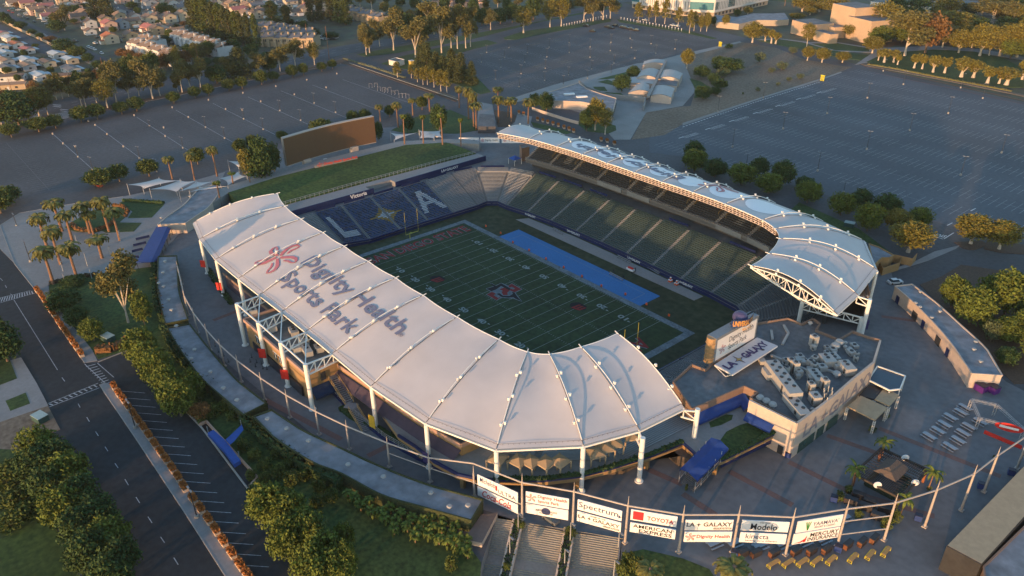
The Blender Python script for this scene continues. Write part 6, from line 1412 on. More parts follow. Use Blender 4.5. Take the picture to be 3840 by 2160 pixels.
b.obj('lettering', mat('bright_red_letters', (.70, .06, .03), .5, .05, 2), bw)
# north gate banners
for i, (x0, x1, txt, lab, m_) in enumerate(((888, 1040, 'Spectrum', 'white gate banner with navy word left of the far canopy', inkb), (1048, 1195, 'Dignity Health', 'white gate banner with thin dark lettering next to the far canopy', ink), (1210, 1400, 'TOYOTA', 'white gate banner half hidden under the far canopy', inkb))):
    p, q_ = at(P('B', x0, 1078), 10.0), at(P('B', x1, 1078), 10.0); q_ = Vector((p.x+(q_.x-p.x)*.97, q_.y, 10)); d = (q_-p).xy.normalized(); n = Vector((d.y, -d.x)); t = thing('gate_banner', lab, 'banner', (p.x, p.y, 10), group='banners over the north gate')
    b = MB(); b.beam((*p.xy, 11.2), (*q_.xy, 11.2), .15, 2.6); b.obj('panel', ban, t); b = MB(); o = Vector((*(p.xy.lerp(q_.xy, .16 if i == 0 else .26)+n*.1), 10.7)); L = (q_-p).xy.length
    text_on(b, txt, o, (*d*L*.66, 0), (0, 0, 1.1), (0, 0, 0), 0)
    if i: [b.face([Vector((*(p.xy+d*(L*.13+x)+n*.1), 11.2+y)) for x, y in qq_], 1) for qq_ in petal_logo(.9)]
    b.obj('print', [m_, inkr], t)
# =============== vegetation ===============
def leafm(name, c, k=.3): return mat(name, c, .85, k, .9, c2=tuple(min(1, x*1.35) for x in c), var2=(.35, .25), spec=.2)
L_dark = leafm('dark_leaf', (.045, .075, .022)); L_mid = leafm('mid_leaf', (.075, .095, .022)); L_gold = leafm('golden_leaf', (.15, .13, .025)); L_euc = leafm('eucalyptus_leaf', (.12, .11, .035)); L_rust = leafm('rust_leaf', (.16, .085, .030)); L_pine = leafm('pine_leaf', (.062, .072, .024)); L_palm = leafm('palm_leaf', (.13, .125, .035)); L_pale = leafm('pale_green_leaf', (.09, .11, .05)); L_lime = leafm('lime_leaf', (.095, .12, .022))
def rv(): 
    while True:
        v = Vector((random.uniform(-1, 1), random.uniform(-1, 1), random.uniform(-1, 1)))
        if .05 < v.length < 1: return v
def leaves(b, c, r, n, s):
    for _ in range(n):
        v = rv(); p = Vector(c)+v*r; u = rv().normalized(); w = u.cross(rv().normalized()); 
        if w.length < .1: continue
        w = w.normalized(); q = s*random.uniform(.6, 1.25); u = u*q; w = w*q*.62
        b.face([p-u, p-u*.2-w, p+u, p+u*.2+w])
def tree_proto(name, H, Rr, crown, bk, lf, trunk_r, n_cl, per, size, base=.25, limbs=4, seed=0, shape='round'):
    random.seed(seed+11); root = thing(name, 'tree', 'tree')
    b = MB(); hb = H*base; lean = random.uniform(-.3, .3)
    top = Vector((lean, random.uniform(-.3, .3), H*(.62 if shape != 'column' else .9)))
    b.tube([(0, 0, 0), (lean*.3, 0, hb*.6), (lean*.5, 0, hb), top], trunk_r, 7, r2=trunk_r*.25)
    cl = []
    for i in range(n_cl):
        t = random.random()
        if shape == 'round':
            v = rv(); v = v*(.55+.45*random.random())/max(.4, v.length) if random.random() < .7 else v
            p = Vector((v.x*Rr*.86, v.y*Rr*.86, hb+(H-hb)*.5+v.z*(H-hb)*.44)); rr = Rr*.30
        elif shape == 'column':
            z = hb+(H-hb)*t; w = Rr*(min(1, (1-t)*3.2)**.7)*(.75+.25*math.sin(t*9)); a = random.uniform(0, 6.28); q = math.sqrt(random.random())*w; p = Vector((q*math.cos(a), q*math.sin(a), z)); rr = Rr*.34
        elif shape == 'cone':
            z = hb+(H-hb)*t**1.25; w = Rr*(1-t)**.62; a = random.uniform(0, 6.28); q = (random.random()**.5)*w; p = Vector((q*math.cos(a), q*math.sin(a), z)); rr = Rr*.3
        else:   # airy: several layered clouds
            k = i % 7; random_state = k*2.4+seed; a = random_state; lay = Vector((math.cos(a)*Rr*.55*(1 if k else 0), math.sin(a)*Rr*.55*(1 if k else 0), hb+(H-hb)*(.25+.65*((k*.37+seed*.13) % 1)))); v = rv(); p = lay+Vector((v.x*Rr*.46, v.y*Rr*.46, v.z*H*.14)); rr = Rr*.24
        cl.append((p, rr))
    for i in range(limbs):
        p, _ = cl[int(i*len(cl)/max(1, limbs))]; s0 = Vector((lean*.5, 0, hb*random.uniform(.7, 1.1))); b.tube([s0, s0.lerp(p, .5)+Vector((0, 0, .4)), p], trunk_r*.5, 5, r2=trunk_r*.12)
    b.obj('trunk', bk, root, local=True); b = MB()
    for p, rr in cl: leaves(b, p, rr, per, size)
    b.obj('crown', lf, root, local=True); return (root, H, Rr)
TP = {}
def kind(key, *a, **k):
    TP.setdefault(key, []); r_ = tree_proto(*a, **k); TP[key].append([Kind(r_[0]), r_[1], r_[2]])
for s in range(2): kind('ficus', 'shade_tree', 7, 3.6, 0, bark, L_mid, .28, 130, 26, .30, seed=s, base=.22)
for s in range(2): kind('dark', 'shade_tree', 9, 4.2, 0, bark, L_dark, .3, 150, 28, .34, seed=s+5, base=.12)
kind('darkg', 'shade_tree', 9, 4.2, 0, bark, L_lime, .3, 150, 28, .34, seed=9, base=.12)
for s in range(3): kind('euc', 'eucalyptus_tree', 15, 4.6, 0, bark_w, L_euc, .30, 170, 26, .36, seed=s+20, base=.22, limbs=6, shape='airy')
kind('eucg', 'eucalyptus_tree', 15, 4.2, 0, bark_w, L_gold, .32, 120, 22, .32, seed=27, base=.25, limbs=6)
kind('gold', 'eucalyptus_tree', 11, 4, 0, bark_w, L_gold, .4, 140, 26, .32, seed=31, base=.2, limbs=6); kind('rust', 'shade_tree', 8, 4, 0, bark, L_rust, .3, 120, 26, .3, seed=33, base=.2)
for s in range(2): kind('col', 'columnar_tree', 17, 2.2, 0, bark, L_pine if s else L_mid, .3, 170, 20, .32, seed=s+40, base=.05, limbs=2, shape='column')
for s in range(2): kind('cone', 'conifer_tree', 14, 3.8, 0, bark, L_pine, .3, 170, 24, .32, seed=s+50, base=.08, limbs=2, shape='cone')
kind('slim', 'young_tree', 9, 1.7, 0, bark_w, L_gold, .14, 70, 14, .26, seed=60, base=.3, limbs=3, shape='column')
kind('pale', 'desert_tree', 5, 3, 0, bark, L_pale, .15, 60, 14, .25, seed=61, base=.1)
kind('pollard', 'pollarded_tree', 6.5, 1.7, 0, bark_w, L_gold, .42, 70, 20, .25, seed=62, base=.34, limbs=5); kind('pollard', 'pollarded_tree', 6.5, 1.9, 0, bark_w, L_gold, .42, 70, 20, .25, seed=63, base=.30, limbs=5)
kind('bush', 'shrub', 2.2, 1.6, 0, bark, L_mid, .08, 40, 16, .2, seed=64, base=.02, limbs=1)
def palm_proto(name, H, n, Lf, tr, seed, lm=L_palm, droop=1.0, fan=False):
    random.seed(seed); root = thing(name, 'palm', 'palm'); b = MB(); b.tube([(0, 0, 0), (.1, 0, H*.5), (.25, .1, H)], tr*1.2, 8, r2=tr*.8); b.blob((.25, .1, H-.2), tr*1.9, 8, 5, 1.3); b.obj('trunk', bark_p, root, local=True); b = MB()
    for i in range(n):
        a = 2.4*i; el = random.uniform(-.5, 1.25) if not fan else random.uniform(-.9, 1.3); l = Lf*random.uniform(.8, 1.1); d = Vector((math.cos(a), math.sin(a), 0)); p = Vector((.25, .1, H)); N = 7; e = el; prev = p; s_ = Vector((-d.y, d.x, 0))
        for k in range(N):
            q = prev+(d*math.cos(e)+Vector((0, 0, math.sin(e))))*l/N; t = (k+.5)/N; w = .42*math.sin(math.pi*min(1, t*.85+.12))*(1.7 if fan else 1)*Lf/3.4; up = Vector((0, 0, .10*Lf/3.4))
            for sg in (-1, 1): 
                b.face([prev, q, q+s_*sg*w+(d*.25)-up*1.6, prev+s_*sg*w*.9+(d*.25)-up*1.6][::sg])
            prev = q; e -= droop*.36*(1.1 if el > .4 else .8)
    b.obj('crown', lm, root, local=True); return [Kind(root), H+1.0, Lf]
TP['palm'] = [palm_proto('date_palm', 11, 46, 3.5, .32, 3), palm_proto('date_palm', 11, 50, 3.7, .32, 4)]
TP['fan'] = [palm_proto('fan_palm', 11, 30, 1.7, .22, 5, L_lime, 1.2, True)]
TP['coco'] = [palm_proto('feather_palm', 6, 16, 3.0, .14, 6, L_lime, .8)]
root = thing('banana_plant', 'banana', 'plant'); b = MB(); random.seed(8)
for i in range(3): b.tube([(0, 0, 0), (.3*math.cos(i*2.1), .3*math.sin(i*2.1), 1.8)], .12, 6)
b.obj('stem', mat('banana_stem', (.20, .13, .07), .9, .2, 3), root, local=True); b = MB()
for i in range(22):
    a = i*2.4; d = Vector((math.cos(a), math.sin(a), 0)); s_ = Vector((-d.y, d.x, 0)); p = Vector((0, 0, random.uniform(1.0, 2.4)))+d*.2; e = random.uniform(.2, 1.3)
    for k in range(4): q = p+(d*math.cos(e)+Vector((0, 0, math.sin(e))))*.42; w0, w1 = (.10, .30, .32, .24, .04)[k], (.10, .30, .32, .24, .04)[k+1]; b.face([p-s_*w0, p+s_*w0, q+s_*w1, q-s_*w1]); p = q; e -= .55
b.obj('leaves', L_lime, root, local=True); TP['banana'] = [[Kind(root), 3.2, 1.5]]
random.seed(77)
def grove(kd, desc, place, group, tile, pts, cat='tree', z0=ZG, named='from the left'):
    pts = sorted(pts, key=lambda p: p[0])
    for i, p in enumerate(pts):
        bx_, by_, ty, w = p[:4]; k = p[4] if len(p) > 4 else kd
        base, zt_ = hgt(P(tile, bx_, by_), P(tile, bx_, ty)[1], z0)
        K_, H, Rr = random.choice(TP[k]); dist = (base-CP).length; wm = w*KK*dist/FPX
        h = max(1.0, (zt_-z0)); sc = wm/(2*Rr)/1.0
        if k in ('palm', 'fan', 'coco'): sc = max(.6, min(1.5, sc))
        K_.put((base.x, base.y, z0), random.uniform(0, 6.28), (sc, sc, h/H), f'{desc}, {nth(i+1)} {named} {place}', group, cat)
grove('ficus', 'round-crowned shade tree', 'on the car park islands', 'shade trees on car park islands', 'A', [(617, 925, 805, 130), (738, 900, 785, 125), (922, 862, 770, 110), (1035, 838, 735, 115), (1313, 780, 695, 100), (1475, 740, 655, 90), (1577, 722, 635, 85), (1730, 685, 597, 95), (1830, 670, 582, 90), (1977, 638, 530, 110), (2068, 615, 540, 85), (2208, 585, 492, 90), (2293, 568, 478, 80), (2430, 540, 470, 75), (2510, 520, 450, 75), (297, 995, 890, 150), (425, 968, 868, 115), (90, 1035, 935, 120)])
grove('ficus', 'dense round tree', 'between the car park and the palms', 'trees at the near edge of the left car park', 'A', [(765, 1410, 1280, 200), (905, 1370, 1245, 140), (1128, 1330, 1205, 150), (1495, 1240, 1120, 120), (1820, 1165, 1050, 105), (1915, 1140, 1020, 95), (2430, 1015, 905, 180), (2130, 1060, 990, 85), (1880, 1400, 1110, 110, 'eucg'), (1990, 1390, 1035, 210, 'dark'), (2080, 1330, 1080, 120), (60, 1530, 1420, 200)])
grove('euc', 'tall pale-trunked eucalyptus', 'along the avenue verge', 'eucalyptus row along the avenue', 'A', [(145, 945, 700, 250, 'dark'), (20, 960, 730, 150), (300, 880, 660, 170, 'eucg'), (365, 870, 660, 120), (620, 805, 600, 150), (650, 805, 620, 110), (730, 775, 600, 120), (815, 815, 590, 150, 'eucg'), (880, 770, 480, 160), (975, 745, 560, 110), (1050, 725, 560, 110), (1155, 745, 450, 190), (1210, 725, 520, 120), (1345, 690, 600, 60), (1377, 697, 480, 130), (1435, 655, 450, 120), (1515, 660, 450, 130), (1640, 630, 490, 160, 'dark'), (1740, 600, 440, 110), (1815, 590, 370, 200, 'cone'), (1965, 570, 400, 120), (2035, 545, 390, 130, 'dark'), (2115, 540, 350, 160), (2230, 500, 300, 150), (2375, 490, 310, 100, 'eucg')])
grove('euc', 'lofty eucalyptus', 'between avenue and middle car park', 'tall trees by the middle car park', 'B', [(190, 415, 210, 110), (215, 400, 190, 130), (290, 350, 150, 120), (395, 380, 80, 190), (560, 435, 140, 190), (700, 260, 20, 190), (757, 400, 60, 190), (830, 370, 90, 150), (877, 370, 60, 150), (940, 365, 40, 150), (975, 355, 60, 120), (480, 280, 100, 190, 'dark'), (640, 300, 130, 150, 'dark'), (1127, 225, 80, 110), (1200, 180, 60, 130, 'dark'), (1060, 190, 60, 130, 'dark'), (1375, 250, 30, 180, 'eucg'), (1575, 205, -20, 140, 'eucg'), (1660, 200, -30, 130, 'eucg'), (1830, 165, -60, 150), (1900, 160, -40, 130), (1975, 150, -40, 140), (2030, 140, -30, 150), (1450, 150, -40, 120, 'dark'), (1290, 170, 20, 110, 'dark')])
grove('cone', 'dense dark conifer', 'beside the ticket booth lawn', 'conifers by the middle car park', 'B', [(650, 560, 330, 150), (610, 520, 350, 130), (720, 580, 400, 120), (770, 600, 430, 120), (840, 600, 380, 150), (905, 620, 410, 140), (985, 640, 470, 105), (690, 600, 450, 110)])
grove('slim', 'slender young tree', 'along the access road', 'young trees along the access road', 'B', [(575, 620, 520, 60), (617, 640, 510, 60), (650, 640, 500, 60), (752, 690, 530, 85), (797, 700, 540, 65), (425, 585, 470, 80), (530, 590, 490, 60), (700, 660, 520, 60)])
grove('col', 'tall columnar tree', 'in the dark row behind the townhouses', 'columnar trees among the houses', 'A', [(1460, 225, -30, 70), (1495, 235, -60, 90), (1530, 245, -40, 90), (1580, 265, -30, 95), (1630, 285, 10, 90), (1675, 295, 30, 85), (1720, 305, 50, 85), (1760, 325, 80, 80), (1800, 335, 90, 80), (1840, 345, 90, 70), (1890, 355, 100, 60), (1945, 375, 110, 55), (2060, 185, 10, 120), (2170, 205, 40, 95), (2350, 165, -40, 80), (2420, 160, -50, 90), (2500, 165, -60, 85), (2560, 175, -60, 90), (2610, 190, 0, 90)])
grove('dark', 'broad dark-green tree', 'amid the far housing', 'trees among the houses', 'A', [(730, 135, -60, 130, 'cone'), (820, 135, -60, 130, 'cone'), (430, 190, 100, 90), (490, 230, 50, 120, 'euc'), (440, 240, 150, 110), (1250, 110, 20, 120), (570, 115, 35, 100), (1000, 65, 10, 80), (30, 170, 90, 90), (80, 190, 130, 60), (160, 215, 160, 80), (245, 262, 218, 55), (305, 292, 248, 55), (380, 312, 272, 85, 'rust'), (490, 395, 290, 150), (590, 440, 350, 120, 'ficus'), (670, 472, 400, 78), (760, 525, 455, 120), (930, 435, 365, 90, 'rust'), (985, 450, 375, 80, 'rust'), (1060, 470, 395, 70, 'rust'), (1140, 490, 410, 90, 'rust'), (1260, 335, 265, 75), (1555, 495, 435, 90), (1655, 485, 430, 90), (1700, 560, 480, 70, 'euc'), (420, 690, 640, 130), (1330, 230, 180, 60), (1900, 420, 330, 110), (1760, 400, 300, 120), (1620, 330, 270, 90), (2290, 240, 150, 80), (2380, 290, 215, 90), (2250, 215, 170, 70), (2500, 290, 240, 120), (1110, 20, -60, 100), (620, -10, -80, 110), (1330, 20, -40, 80), (300, 40, -30, 60)])
_rn = random.Random(5)
grove('dark', 'filler tree', 'in the belt beyond the avenue', 'tree belt beyond the avenue', 'A', [(int(60+i*46), int(880-i*11.6-_rn.uniform(20, 70)), int(880-i*11.6-_rn.uniform(150, 230)), int(_rn.uniform(70, 120)), _rn.choice(['dark', 'euc', 'ficus', 'eucg', 'rust'])) for i in range(34)])
grove('dark', 'street tree', 'between the far houses', 'street trees between far houses', 'A', [(x, y, y-int(_rn.uniform(30, 60)), int(_rn.uniform(38, 62)), _rn.choice(['dark', 'darkg', 'ficus', 'rust'])) for x, y in ((130, 60), (210, 20), (330, 90), (640, 60), (700, 200), (860, 250), (560, 180), (930, 150), (1040, 110), (1150, 60), (1200, 190), (1310, 110), (1390, 200), (1100, 210), (1280, 280), (640, 170), (800, 210), (1720, 20), (1850, 60), (1960, 120), (1900, 20), (2230, 110), (2290, 30), (1660, 90), (60, 400), (190, 430), (330, 470), (120, 330), (270, 360), (60, 560), (390, 560), (560, 560), (140, 620), (620, 600))])
grove('eucg', 'tall tree', 'at the top centre horizon row', 'top centre tree row', 'B', [(x, y, y-int(_rn.uniform(90, 150)), int(_rn.uniform(70, 110)), _rn.choice(['euc', 'eucg', 'dark', 'col'])) for x, y in ((60, 60), (140, 50), (230, 70), (330, 120), (420, 150), (520, 190), (600, 170), (690, 120), (780, 80), (900, 60), (1000, 120), (1090, 90), (1180, 60), (1250, 110), (1330, 60), (1500, 60), (1720, 60), (1780, 30), (450, 60), (560, 80), (350, 40))])
grove('gold', 'massed golden tree', 'of the campus woodland', 'campus woodland', 'C', [(x, y, y-int(_rn.uniform(110, 190)), int(_rn.uniform(130, 190)), _rn.choice(['gold', 'eucg', 'gold', 'euc', 'darkg'])) for x, y in ((1480, 330), (1560, 250), (1650, 320), (1760, 330), (1880, 280), (1960, 360), (2060, 290), (2080, 400), (2180, 360), (2290, 330), (2310, 420), (2410, 340), (2470, 440), (2540, 340), (2620, 420), (2460, 230), (2250, 150), (2100, 200), (1980, 130), (1820, 60), (2370, 90), (2540, 100), (2650, 200), (1060, 60), (900, 90), (1130, 130))])
grove('palm', 'date palm', 'on the pale entrance plaza', 'date palms on the entrance plaza', 'D', [(470, 297, 60, 190), (352, 405, 170, 180), (680, 312, 80, 180), (825, 300, 40, 180), (548, 372, 150, 180), (708, 322, 150, 150), (905, 367, 125, 160), (458, 547, 265, 190), (405, 697, 420, 200), (588, 667, 385, 200), (772, 500, 335, 200)])
grove('palm', 'tall date palm', 'at the north gate', 'date palms at the north gate', 'B', [(295, 915, 790, 90), (430, 965, 770, 100), (540, 870, 740, 90), (668, 840, 705, 110), (890, 815, 650, 90), (960, 900, 660, 110), (1000, 960, 690, 110), (1018, 980, 770, 130), (1185, 800, 655, 110), (1187, 925, 725, 130), (1283, 920, 735, 130), (1258, 880, 760, 110), (1410, 935, 745, 130)])
grove('palm', 'date palm', 'between the sails and left car park', 'date palms behind the shade sails', 'A', [(1302, 1352, 1180, 110), (1470, 1362, 1150, 110), (1640, 1332, 1105, 110)])
grove('fan', 'small-headed fan palm', 'on the berm walkway', 'fan palms along the berm walkway', 'B', [(478, 1090, 850, 70), (620, 1085, 855, 65), (765, 1095, 840, 75), (903, 1105, 880, 55)], z0=12)
grove('fan', 'small-headed fan palm', 'near the lower end of the berm', 'fan palms at the berm end', 'A', [(1770, 1440, 1290, 80), (1670, 1560, 1360, 80), (2008, 1385, 1200, 70), (1900, 1440, 1300, 60)])
grove('dark', 'leafy tree', 'round the park hall', 'trees round the park hall', 'B', [(740, 1000, 790, 140), (510, 1000, 860, 90), (1545, 850, 700, 125), (1460, 815, 705, 90), (1915, 985, 740, 150, 'gold'), (1990, 1015, 805, 130, 'eucg'), (1850, 990, 820, 120), (2200, 592, 497, 105), (2115, 692, 562, 140), (280, 1060, 920, 90), (90, 940, 835, 100), (180, 930, 825, 100), (365, 880, 795, 80), (610, 830, 730, 90, 'ficus')])
grove('dark', 'rounded tree', 'on the dry dirt field', 'trees on the dirt field', 'C', [(30, 518, 367, 100, 'gold'), (140, 592, 495, 125), (340, 548, 440, 220), (270, 505, 425, 110), (300, 582, 507, 115, 'pale'), (230, 628, 550, 90), (275, 672, 592, 120), (150, 747, 650, 140), (245, 717, 655, 80), (580, 472, 385, 95, 'pale'), (745, 528, 462, 95, 'pale'), (670, 547, 507, 60, 'pale'), (885, 597, 550, 62, 'pale'), (800, 610, 578, 50, 'pale'), (720, 645, 618, 40, 'pale'), (565, 690, 655, 45, 'pale'), (345, 362, 328, 65, 'bush'), (830, 407, 350, 68, 'pale'), (455, 712, 695, 15, 'bush')])
grove('gold', 'sunlit golden tree', 'in the campus park', 'trees in the campus park', 'C', [(940, 457, 350, 90), (1050, 472, 360, 110), (1205, 472, 390, 110), (525, 322, 165, 150), (622, 312, 210, 60, 'pollard'), (668, 327, 215, 60, 'pollard'), (700, 332, 240, 70, 'pollard'), (935, 352, 165, 100, 'eucg'), (1270, 292, 175, 130), (1430, 402, 275, 150), (1500, 285, 0, 230, 'eucg'), (1675, 422, 70, 290, 'euc'), (1830, 400, 100, 240, 'rust'), (1985, 325, 200, 130, 'euc'), (2000, 270, 70, 240, 'eucg'), (2240, 422, 180, 190), (2390, 422, 200, 190), (2330, 190, 0, 240, 'euc'), (2520, 432, 150, 190), (2130, 335, 190, 120), (1750, 140, -20, 200, 'dark'), (1590, 130, -40, 120, 'dark'), (2560, 230, 40, 200), (2480, 160, -20, 160, 'dark'), (1880, 150, 30, 140), (50, 252, 80, 55, 'slim'), (85, 232, 90, 60, 'slim'), (135, 237, 110, 50), (180, 237, 90, 55), (230, 192, 120, 50, 'dark'), (320, 212, 110, 60), (490, 112, 50, 70), (410, 122, 70, 60, 'dark'), (860, 150, 98, 120), (1030, 90, 0, 150), (960, 112, 50, 90), (770, 45, -20, 40, 'palm'), (840, 55, 0, 40, 'palm'), (2680, 500, 200, 220), (2640, 330, 80, 200), (1920, 240, 100, 130, 'dark'), (2230, 260, 130, 150, 'dark'), (2420, 270, 130, 150, 'dark'), (1700, 250, 60, 150, 'dark'), (2150, 120, 20, 120, 'dark')])
grove('slim', 'tapering street tree', 'before the white building', 'street trees before the white building', 'B', [(2240, 170, 25, 80), (2320, 160, 45, 40), (2370, 170, 10, 60), (2440, 180, -10, 70), (2540, 200, 60, 70)])
grove('pollard', 'pollarded tree with thick pale trunk', 'on the campus lawn', 'pollarded trees on the campus lawn', 'C', [(1745, 515, 400, 68), (1805, 522, 405, 58), (1888, 547, 415, 82), (1975, 552, 425, 75), (2100, 582, 430, 120), (2190, 587, 450, 110), (2298, 627, 495, 90), (2385, 632, 505, 80), (2440, 642, 510, 140), (2560, 602, 440, 75), (1475, 457, 370, 45), (1520, 472, 360, 80), (1590, 472, 370, 62), (1620, 490, 405, 45), (2620, 650, 500, 110)])
grove('dark', 'dense green tree', 'behind the far canopy', 'trees behind the far canopy', 'C', [(80, 1205, 1065, 150), (85, 1295, 1130, 190, 'darkg'), (240, 1335, 1200, 190), (440, 1395, 1240, 215, 'darkg'), (570, 1325, 1190, 150), (745, 1395, 1215, 180), (645, 1460, 1310, 200, 'darkg'), (920, 1420, 1340, 150), (940, 1530, 1375, 190, 'darkg')])
grove('darkg', 'leafy sunlit tree', 'right of the far canopy', 'trees right of the far canopy', 'F', [(1190, 175, 10, 190), (1340, 115, -20, 150, 'dark'), (1390, 295, 90, 200), (1530, 175, 20, 190, 'dark'), (1600, 305, 130, 190, 'gold'), (1700, 455, 230, 290, 'gold'), (1780, 265, 120, 170), (2172, 392, 175, 250, 'gold'), (2385, 432, 220, 230, 'gold')])
grove('darkg', 'broad leafy tree', 'behind the curved plaza building', 'trees behind the curved plaza building', 'F', [(2020, 870, 640, 180), (2160, 1005, 720, 240), (2420, 930, 600, 270), (2300, 870, 640, 200), (2560, 960, 700, 250, 'dark'), (2450, 1130, 960, 210), (2320, 1130, 965, 130, 'pale'), (2430, 1300, 1180, 150, 'dark'), (2560, 1120, 900, 200), (2290, 1060, 940, 100, 'dark'), (2700, 1040, 700, 260), (2650, 1300, 1050, 220)])
grove('euc', 'tree', 'on the lawn by the first curved roof', 'trees on the left lawn', 'D', [(970, 988, 490, 260), (1095, 1003, 755, 140, 'darkg'), (500, 895, 735, 230, 'dark'), (600, 1020, 870, 170, 'dark'), (715, 1125, 960, 160, 'darkg'), (560, 705, 645, 170, 'dark')])
grove('darkg', 'bushy tree', 'down the planted slope', 'trees down the planted slope', 'D', [(1090, 1290, 1040, 230), (1220, 1460, 1190, 230), (1150, 1380, 1130, 200), (1370, 1690, 1430, 250), (1440, 1560, 1360, 220), (1290, 1590, 1330, 220), (1520, 1720, 1600, 150, 'rust')])
grove('dark', 'big tree', 'at the left frame edge', 'trees at the left edge', 'D', [(60, 1280, 1000, 240), (-20, 1150, 920, 160), (10, 160, -10, 200, 'ficus'), (-60, 1330, 1080, 200)])
grove('dark', 'full-crowned tree', 'in the bottom left belt', 'tree belt at the bottom left', 'G', [(330, 600, 345, 250, 'darkg'), (450, 680, 440, 270), (310, 740, 500, 240), (560, 800, 540, 270, 'darkg'), (420, 900, 640, 260), (640, 980, 720, 280), (520, 1080, 800, 260, 'darkg'), (760, 1130, 880, 290), (640, 1230, 960, 260), (860, 1300, 1040, 290, 'darkg'), (720, 1430, 1140, 280), (960, 1440, 1180, 240), (880, 1600, 1300, 280), (100, 900, 800, 200, 'bush'), (200, 1000, 900, 200, 'bush'), (60, 760, 640, 220, 'bush'), (130, 640, 560, 180, 'bush'), (90, 1080, 1000, 200, 'bush'), (250, 860, 760, 180, 'bush')])
grove('darkg', 'golden-green tree', 'in the belt by the dark lawn', 'tree belt beside the dark lawn', 'G', [(2050, 1080, 770, 290), (2200, 1120, 840, 280), (2330, 1250, 960, 280), (2180, 1330, 1020, 250), (2460, 1420, 1130, 280), (2380, 1560, 1240, 280), (2560, 1520, 1240, 240), (1950, 870, 760, 150, 'dark')])
grove('darkg', 'tree', 'beside the dark lower lawn', 'trees beside the dark lower lawn', 'H', [(40, 1300, 1060, 160), (60, 1480, 1200, 150)])
grove('banana', 'banana plant', 'below the longest curved roof', 'banana plants below the curved roof', 'H', [(40+i*33+random.uniform(-12, 12), 880+i*14+random.uniform(-30, 60), 0, 80) for i in range(0)] + [(x, y, y-95, 85) for x, y in ((60, 880), (110, 905), (150, 960), (215, 930), (230, 1010), (300, 1010), (335, 1060), (375, 980), (420, 1080), (455, 1020), (500, 1120), (540, 1060), (590, 1150), (620, 1080), (660, 1180), (700, 1130), (740, 1215), (760, 1130), (800, 1240), (835, 1190), (870, 1270), (890, 1210), (930, 1290), (955, 1320), (950, 1230), (860, 1120), (780, 1060), (690, 1040), (400, 1140), (560, 1200))], cat='plant')
grove('coco', 'potted feather palm', 'round the pergola bar', 'feather palms at the pergola bar', 'I', [(1500, 560, 420, 180), (1275, 775, 600, 170), (1850, 800, 640, 170), (1640, 1000, 830, 150)], cat='palm')
grove('palm', 'wide date palm crown', 'at the bottom edge', 'date palms at the bottom edge', 'I', [(335, 1640, 1350, 330), (-270, 1640, 1370, 260)], cat='palm')
grove('bush', 'shrub', 'at the foot of the step planters', 'shrubs by the broad steps', 'H', [(1355, 1085, 1035, 70), (1710, 1130, 1080, 80), (1750, 1150, 1090, 60), (2190, 1400, 1270, 150), (2120, 1440, 1330, 120), (2260, 1449, 1340, 110), (830, 1400, 1310, 110), (1250, 1395, 1350, 60)], cat='shrub')
grove('bush', 'flowering shrub in pot', 'on the plaza near the bar', 'potted shrubs on the plaza', 'I', [(1430, 360, 318, 55), (1530, 255, 220, 50), (1185, 880, 800, 60), (1245, 825, 755, 55), (1325, 1010, 950, 70), (1600, 1040, 950, 80), (1530, 1090, 1010, 90), (25, 805, 750, 25), (1855, 800, 770, 35), (2345, 560, 545, 15)], cat='shrub')
grove('bush', 'clipped round shrub', 'on the planted slope', 'shrubs on the planted slope', 'G', [(1480, 230, 150, 110), (1540, 280, 200, 110), (1620, 240, 160, 120), (1700, 200, 120, 110), (1760, 270, 200, 100), (1500, 120, 60, 100), (1640, 100, 30, 110), (1720, 120, 50, 90), (1850, 500, 420, 110), (1930, 560, 480, 120), (2000, 640, 560, 120), (2100, 700, 610, 130), (2200, 760, 670, 130), (1900, 720, 650, 90), (2080, 560, 500, 90), (2180, 620, 560, 100), (2300, 720, 650, 110), (2420, 800, 720, 120), (2500, 880, 800, 120), (2400, 920, 840, 120), (1990, 740, 670, 100)], cat='shrub')
# =============== site furniture ===============
def lamp_proto(h, name='lamp_post', twin=True, base=True):
    r_ = thing(name, 'lamp', 'lamp post'); b = MB(); b.tube([(0, 0, 0), (0, 0, h)], .13, 6, r2=.08); b.obj('pole', dark_m if base else galv, r_, local=True)
    if base: b = MB(); b.cyl((0, 0, 0), .45, .95, 10); b.obj('base', mat('chalk_base', (.33, .30, .26), .9, .1, 2), r_, local=True)
    for s_ in ((-1, 1) if twin else (1,)): b = MB(); b.box((s_*.75, 0, h-.05), (.8, .35, .18)); b.beam((0, 0, h), (s_*.5, 0, h), .08); b.obj('lamp_head', grey_m, r_, local=True)
    return Kind(r_)
LP = lamp_proto(9); LPs = lamp_proto(4.2, twin=False, base=False)
def lamps(K_, tile, pts, place, group, rz=0, hh=9):
    for i, (x, y, ty) in enumerate(sorted(pts)):
        p, z = hgt(P(tile, x, y), P(tile, x, ty)[1]); K_.put((p.x, p.y, ZG), rz, (1, 1, max(3, min(14, z-ZG))/hh), f'dark lamp post, {nth(i+1)} from the left {place}', group)
lamps(LP, 'C', [(265, 847, 725), (375, 1112, 975), (608, 740, 622), (757, 975, 848), (1017, 1293, 1150), (1090, 858, 735), (1388, 1130, 990), (1393, 743, 628), (1665, 640, 535), (1712, 987, 857), (2003, 859, 732), (2097, 1325, 1180), (2263, 745, 632), (2405, 1157, 1018), (482, 1240, 1160), (1215, 1449, 1375), (1513, 538, 450), (2097, 665, 555)], 'in the right car park', 'lamp posts in the right car park', .4)
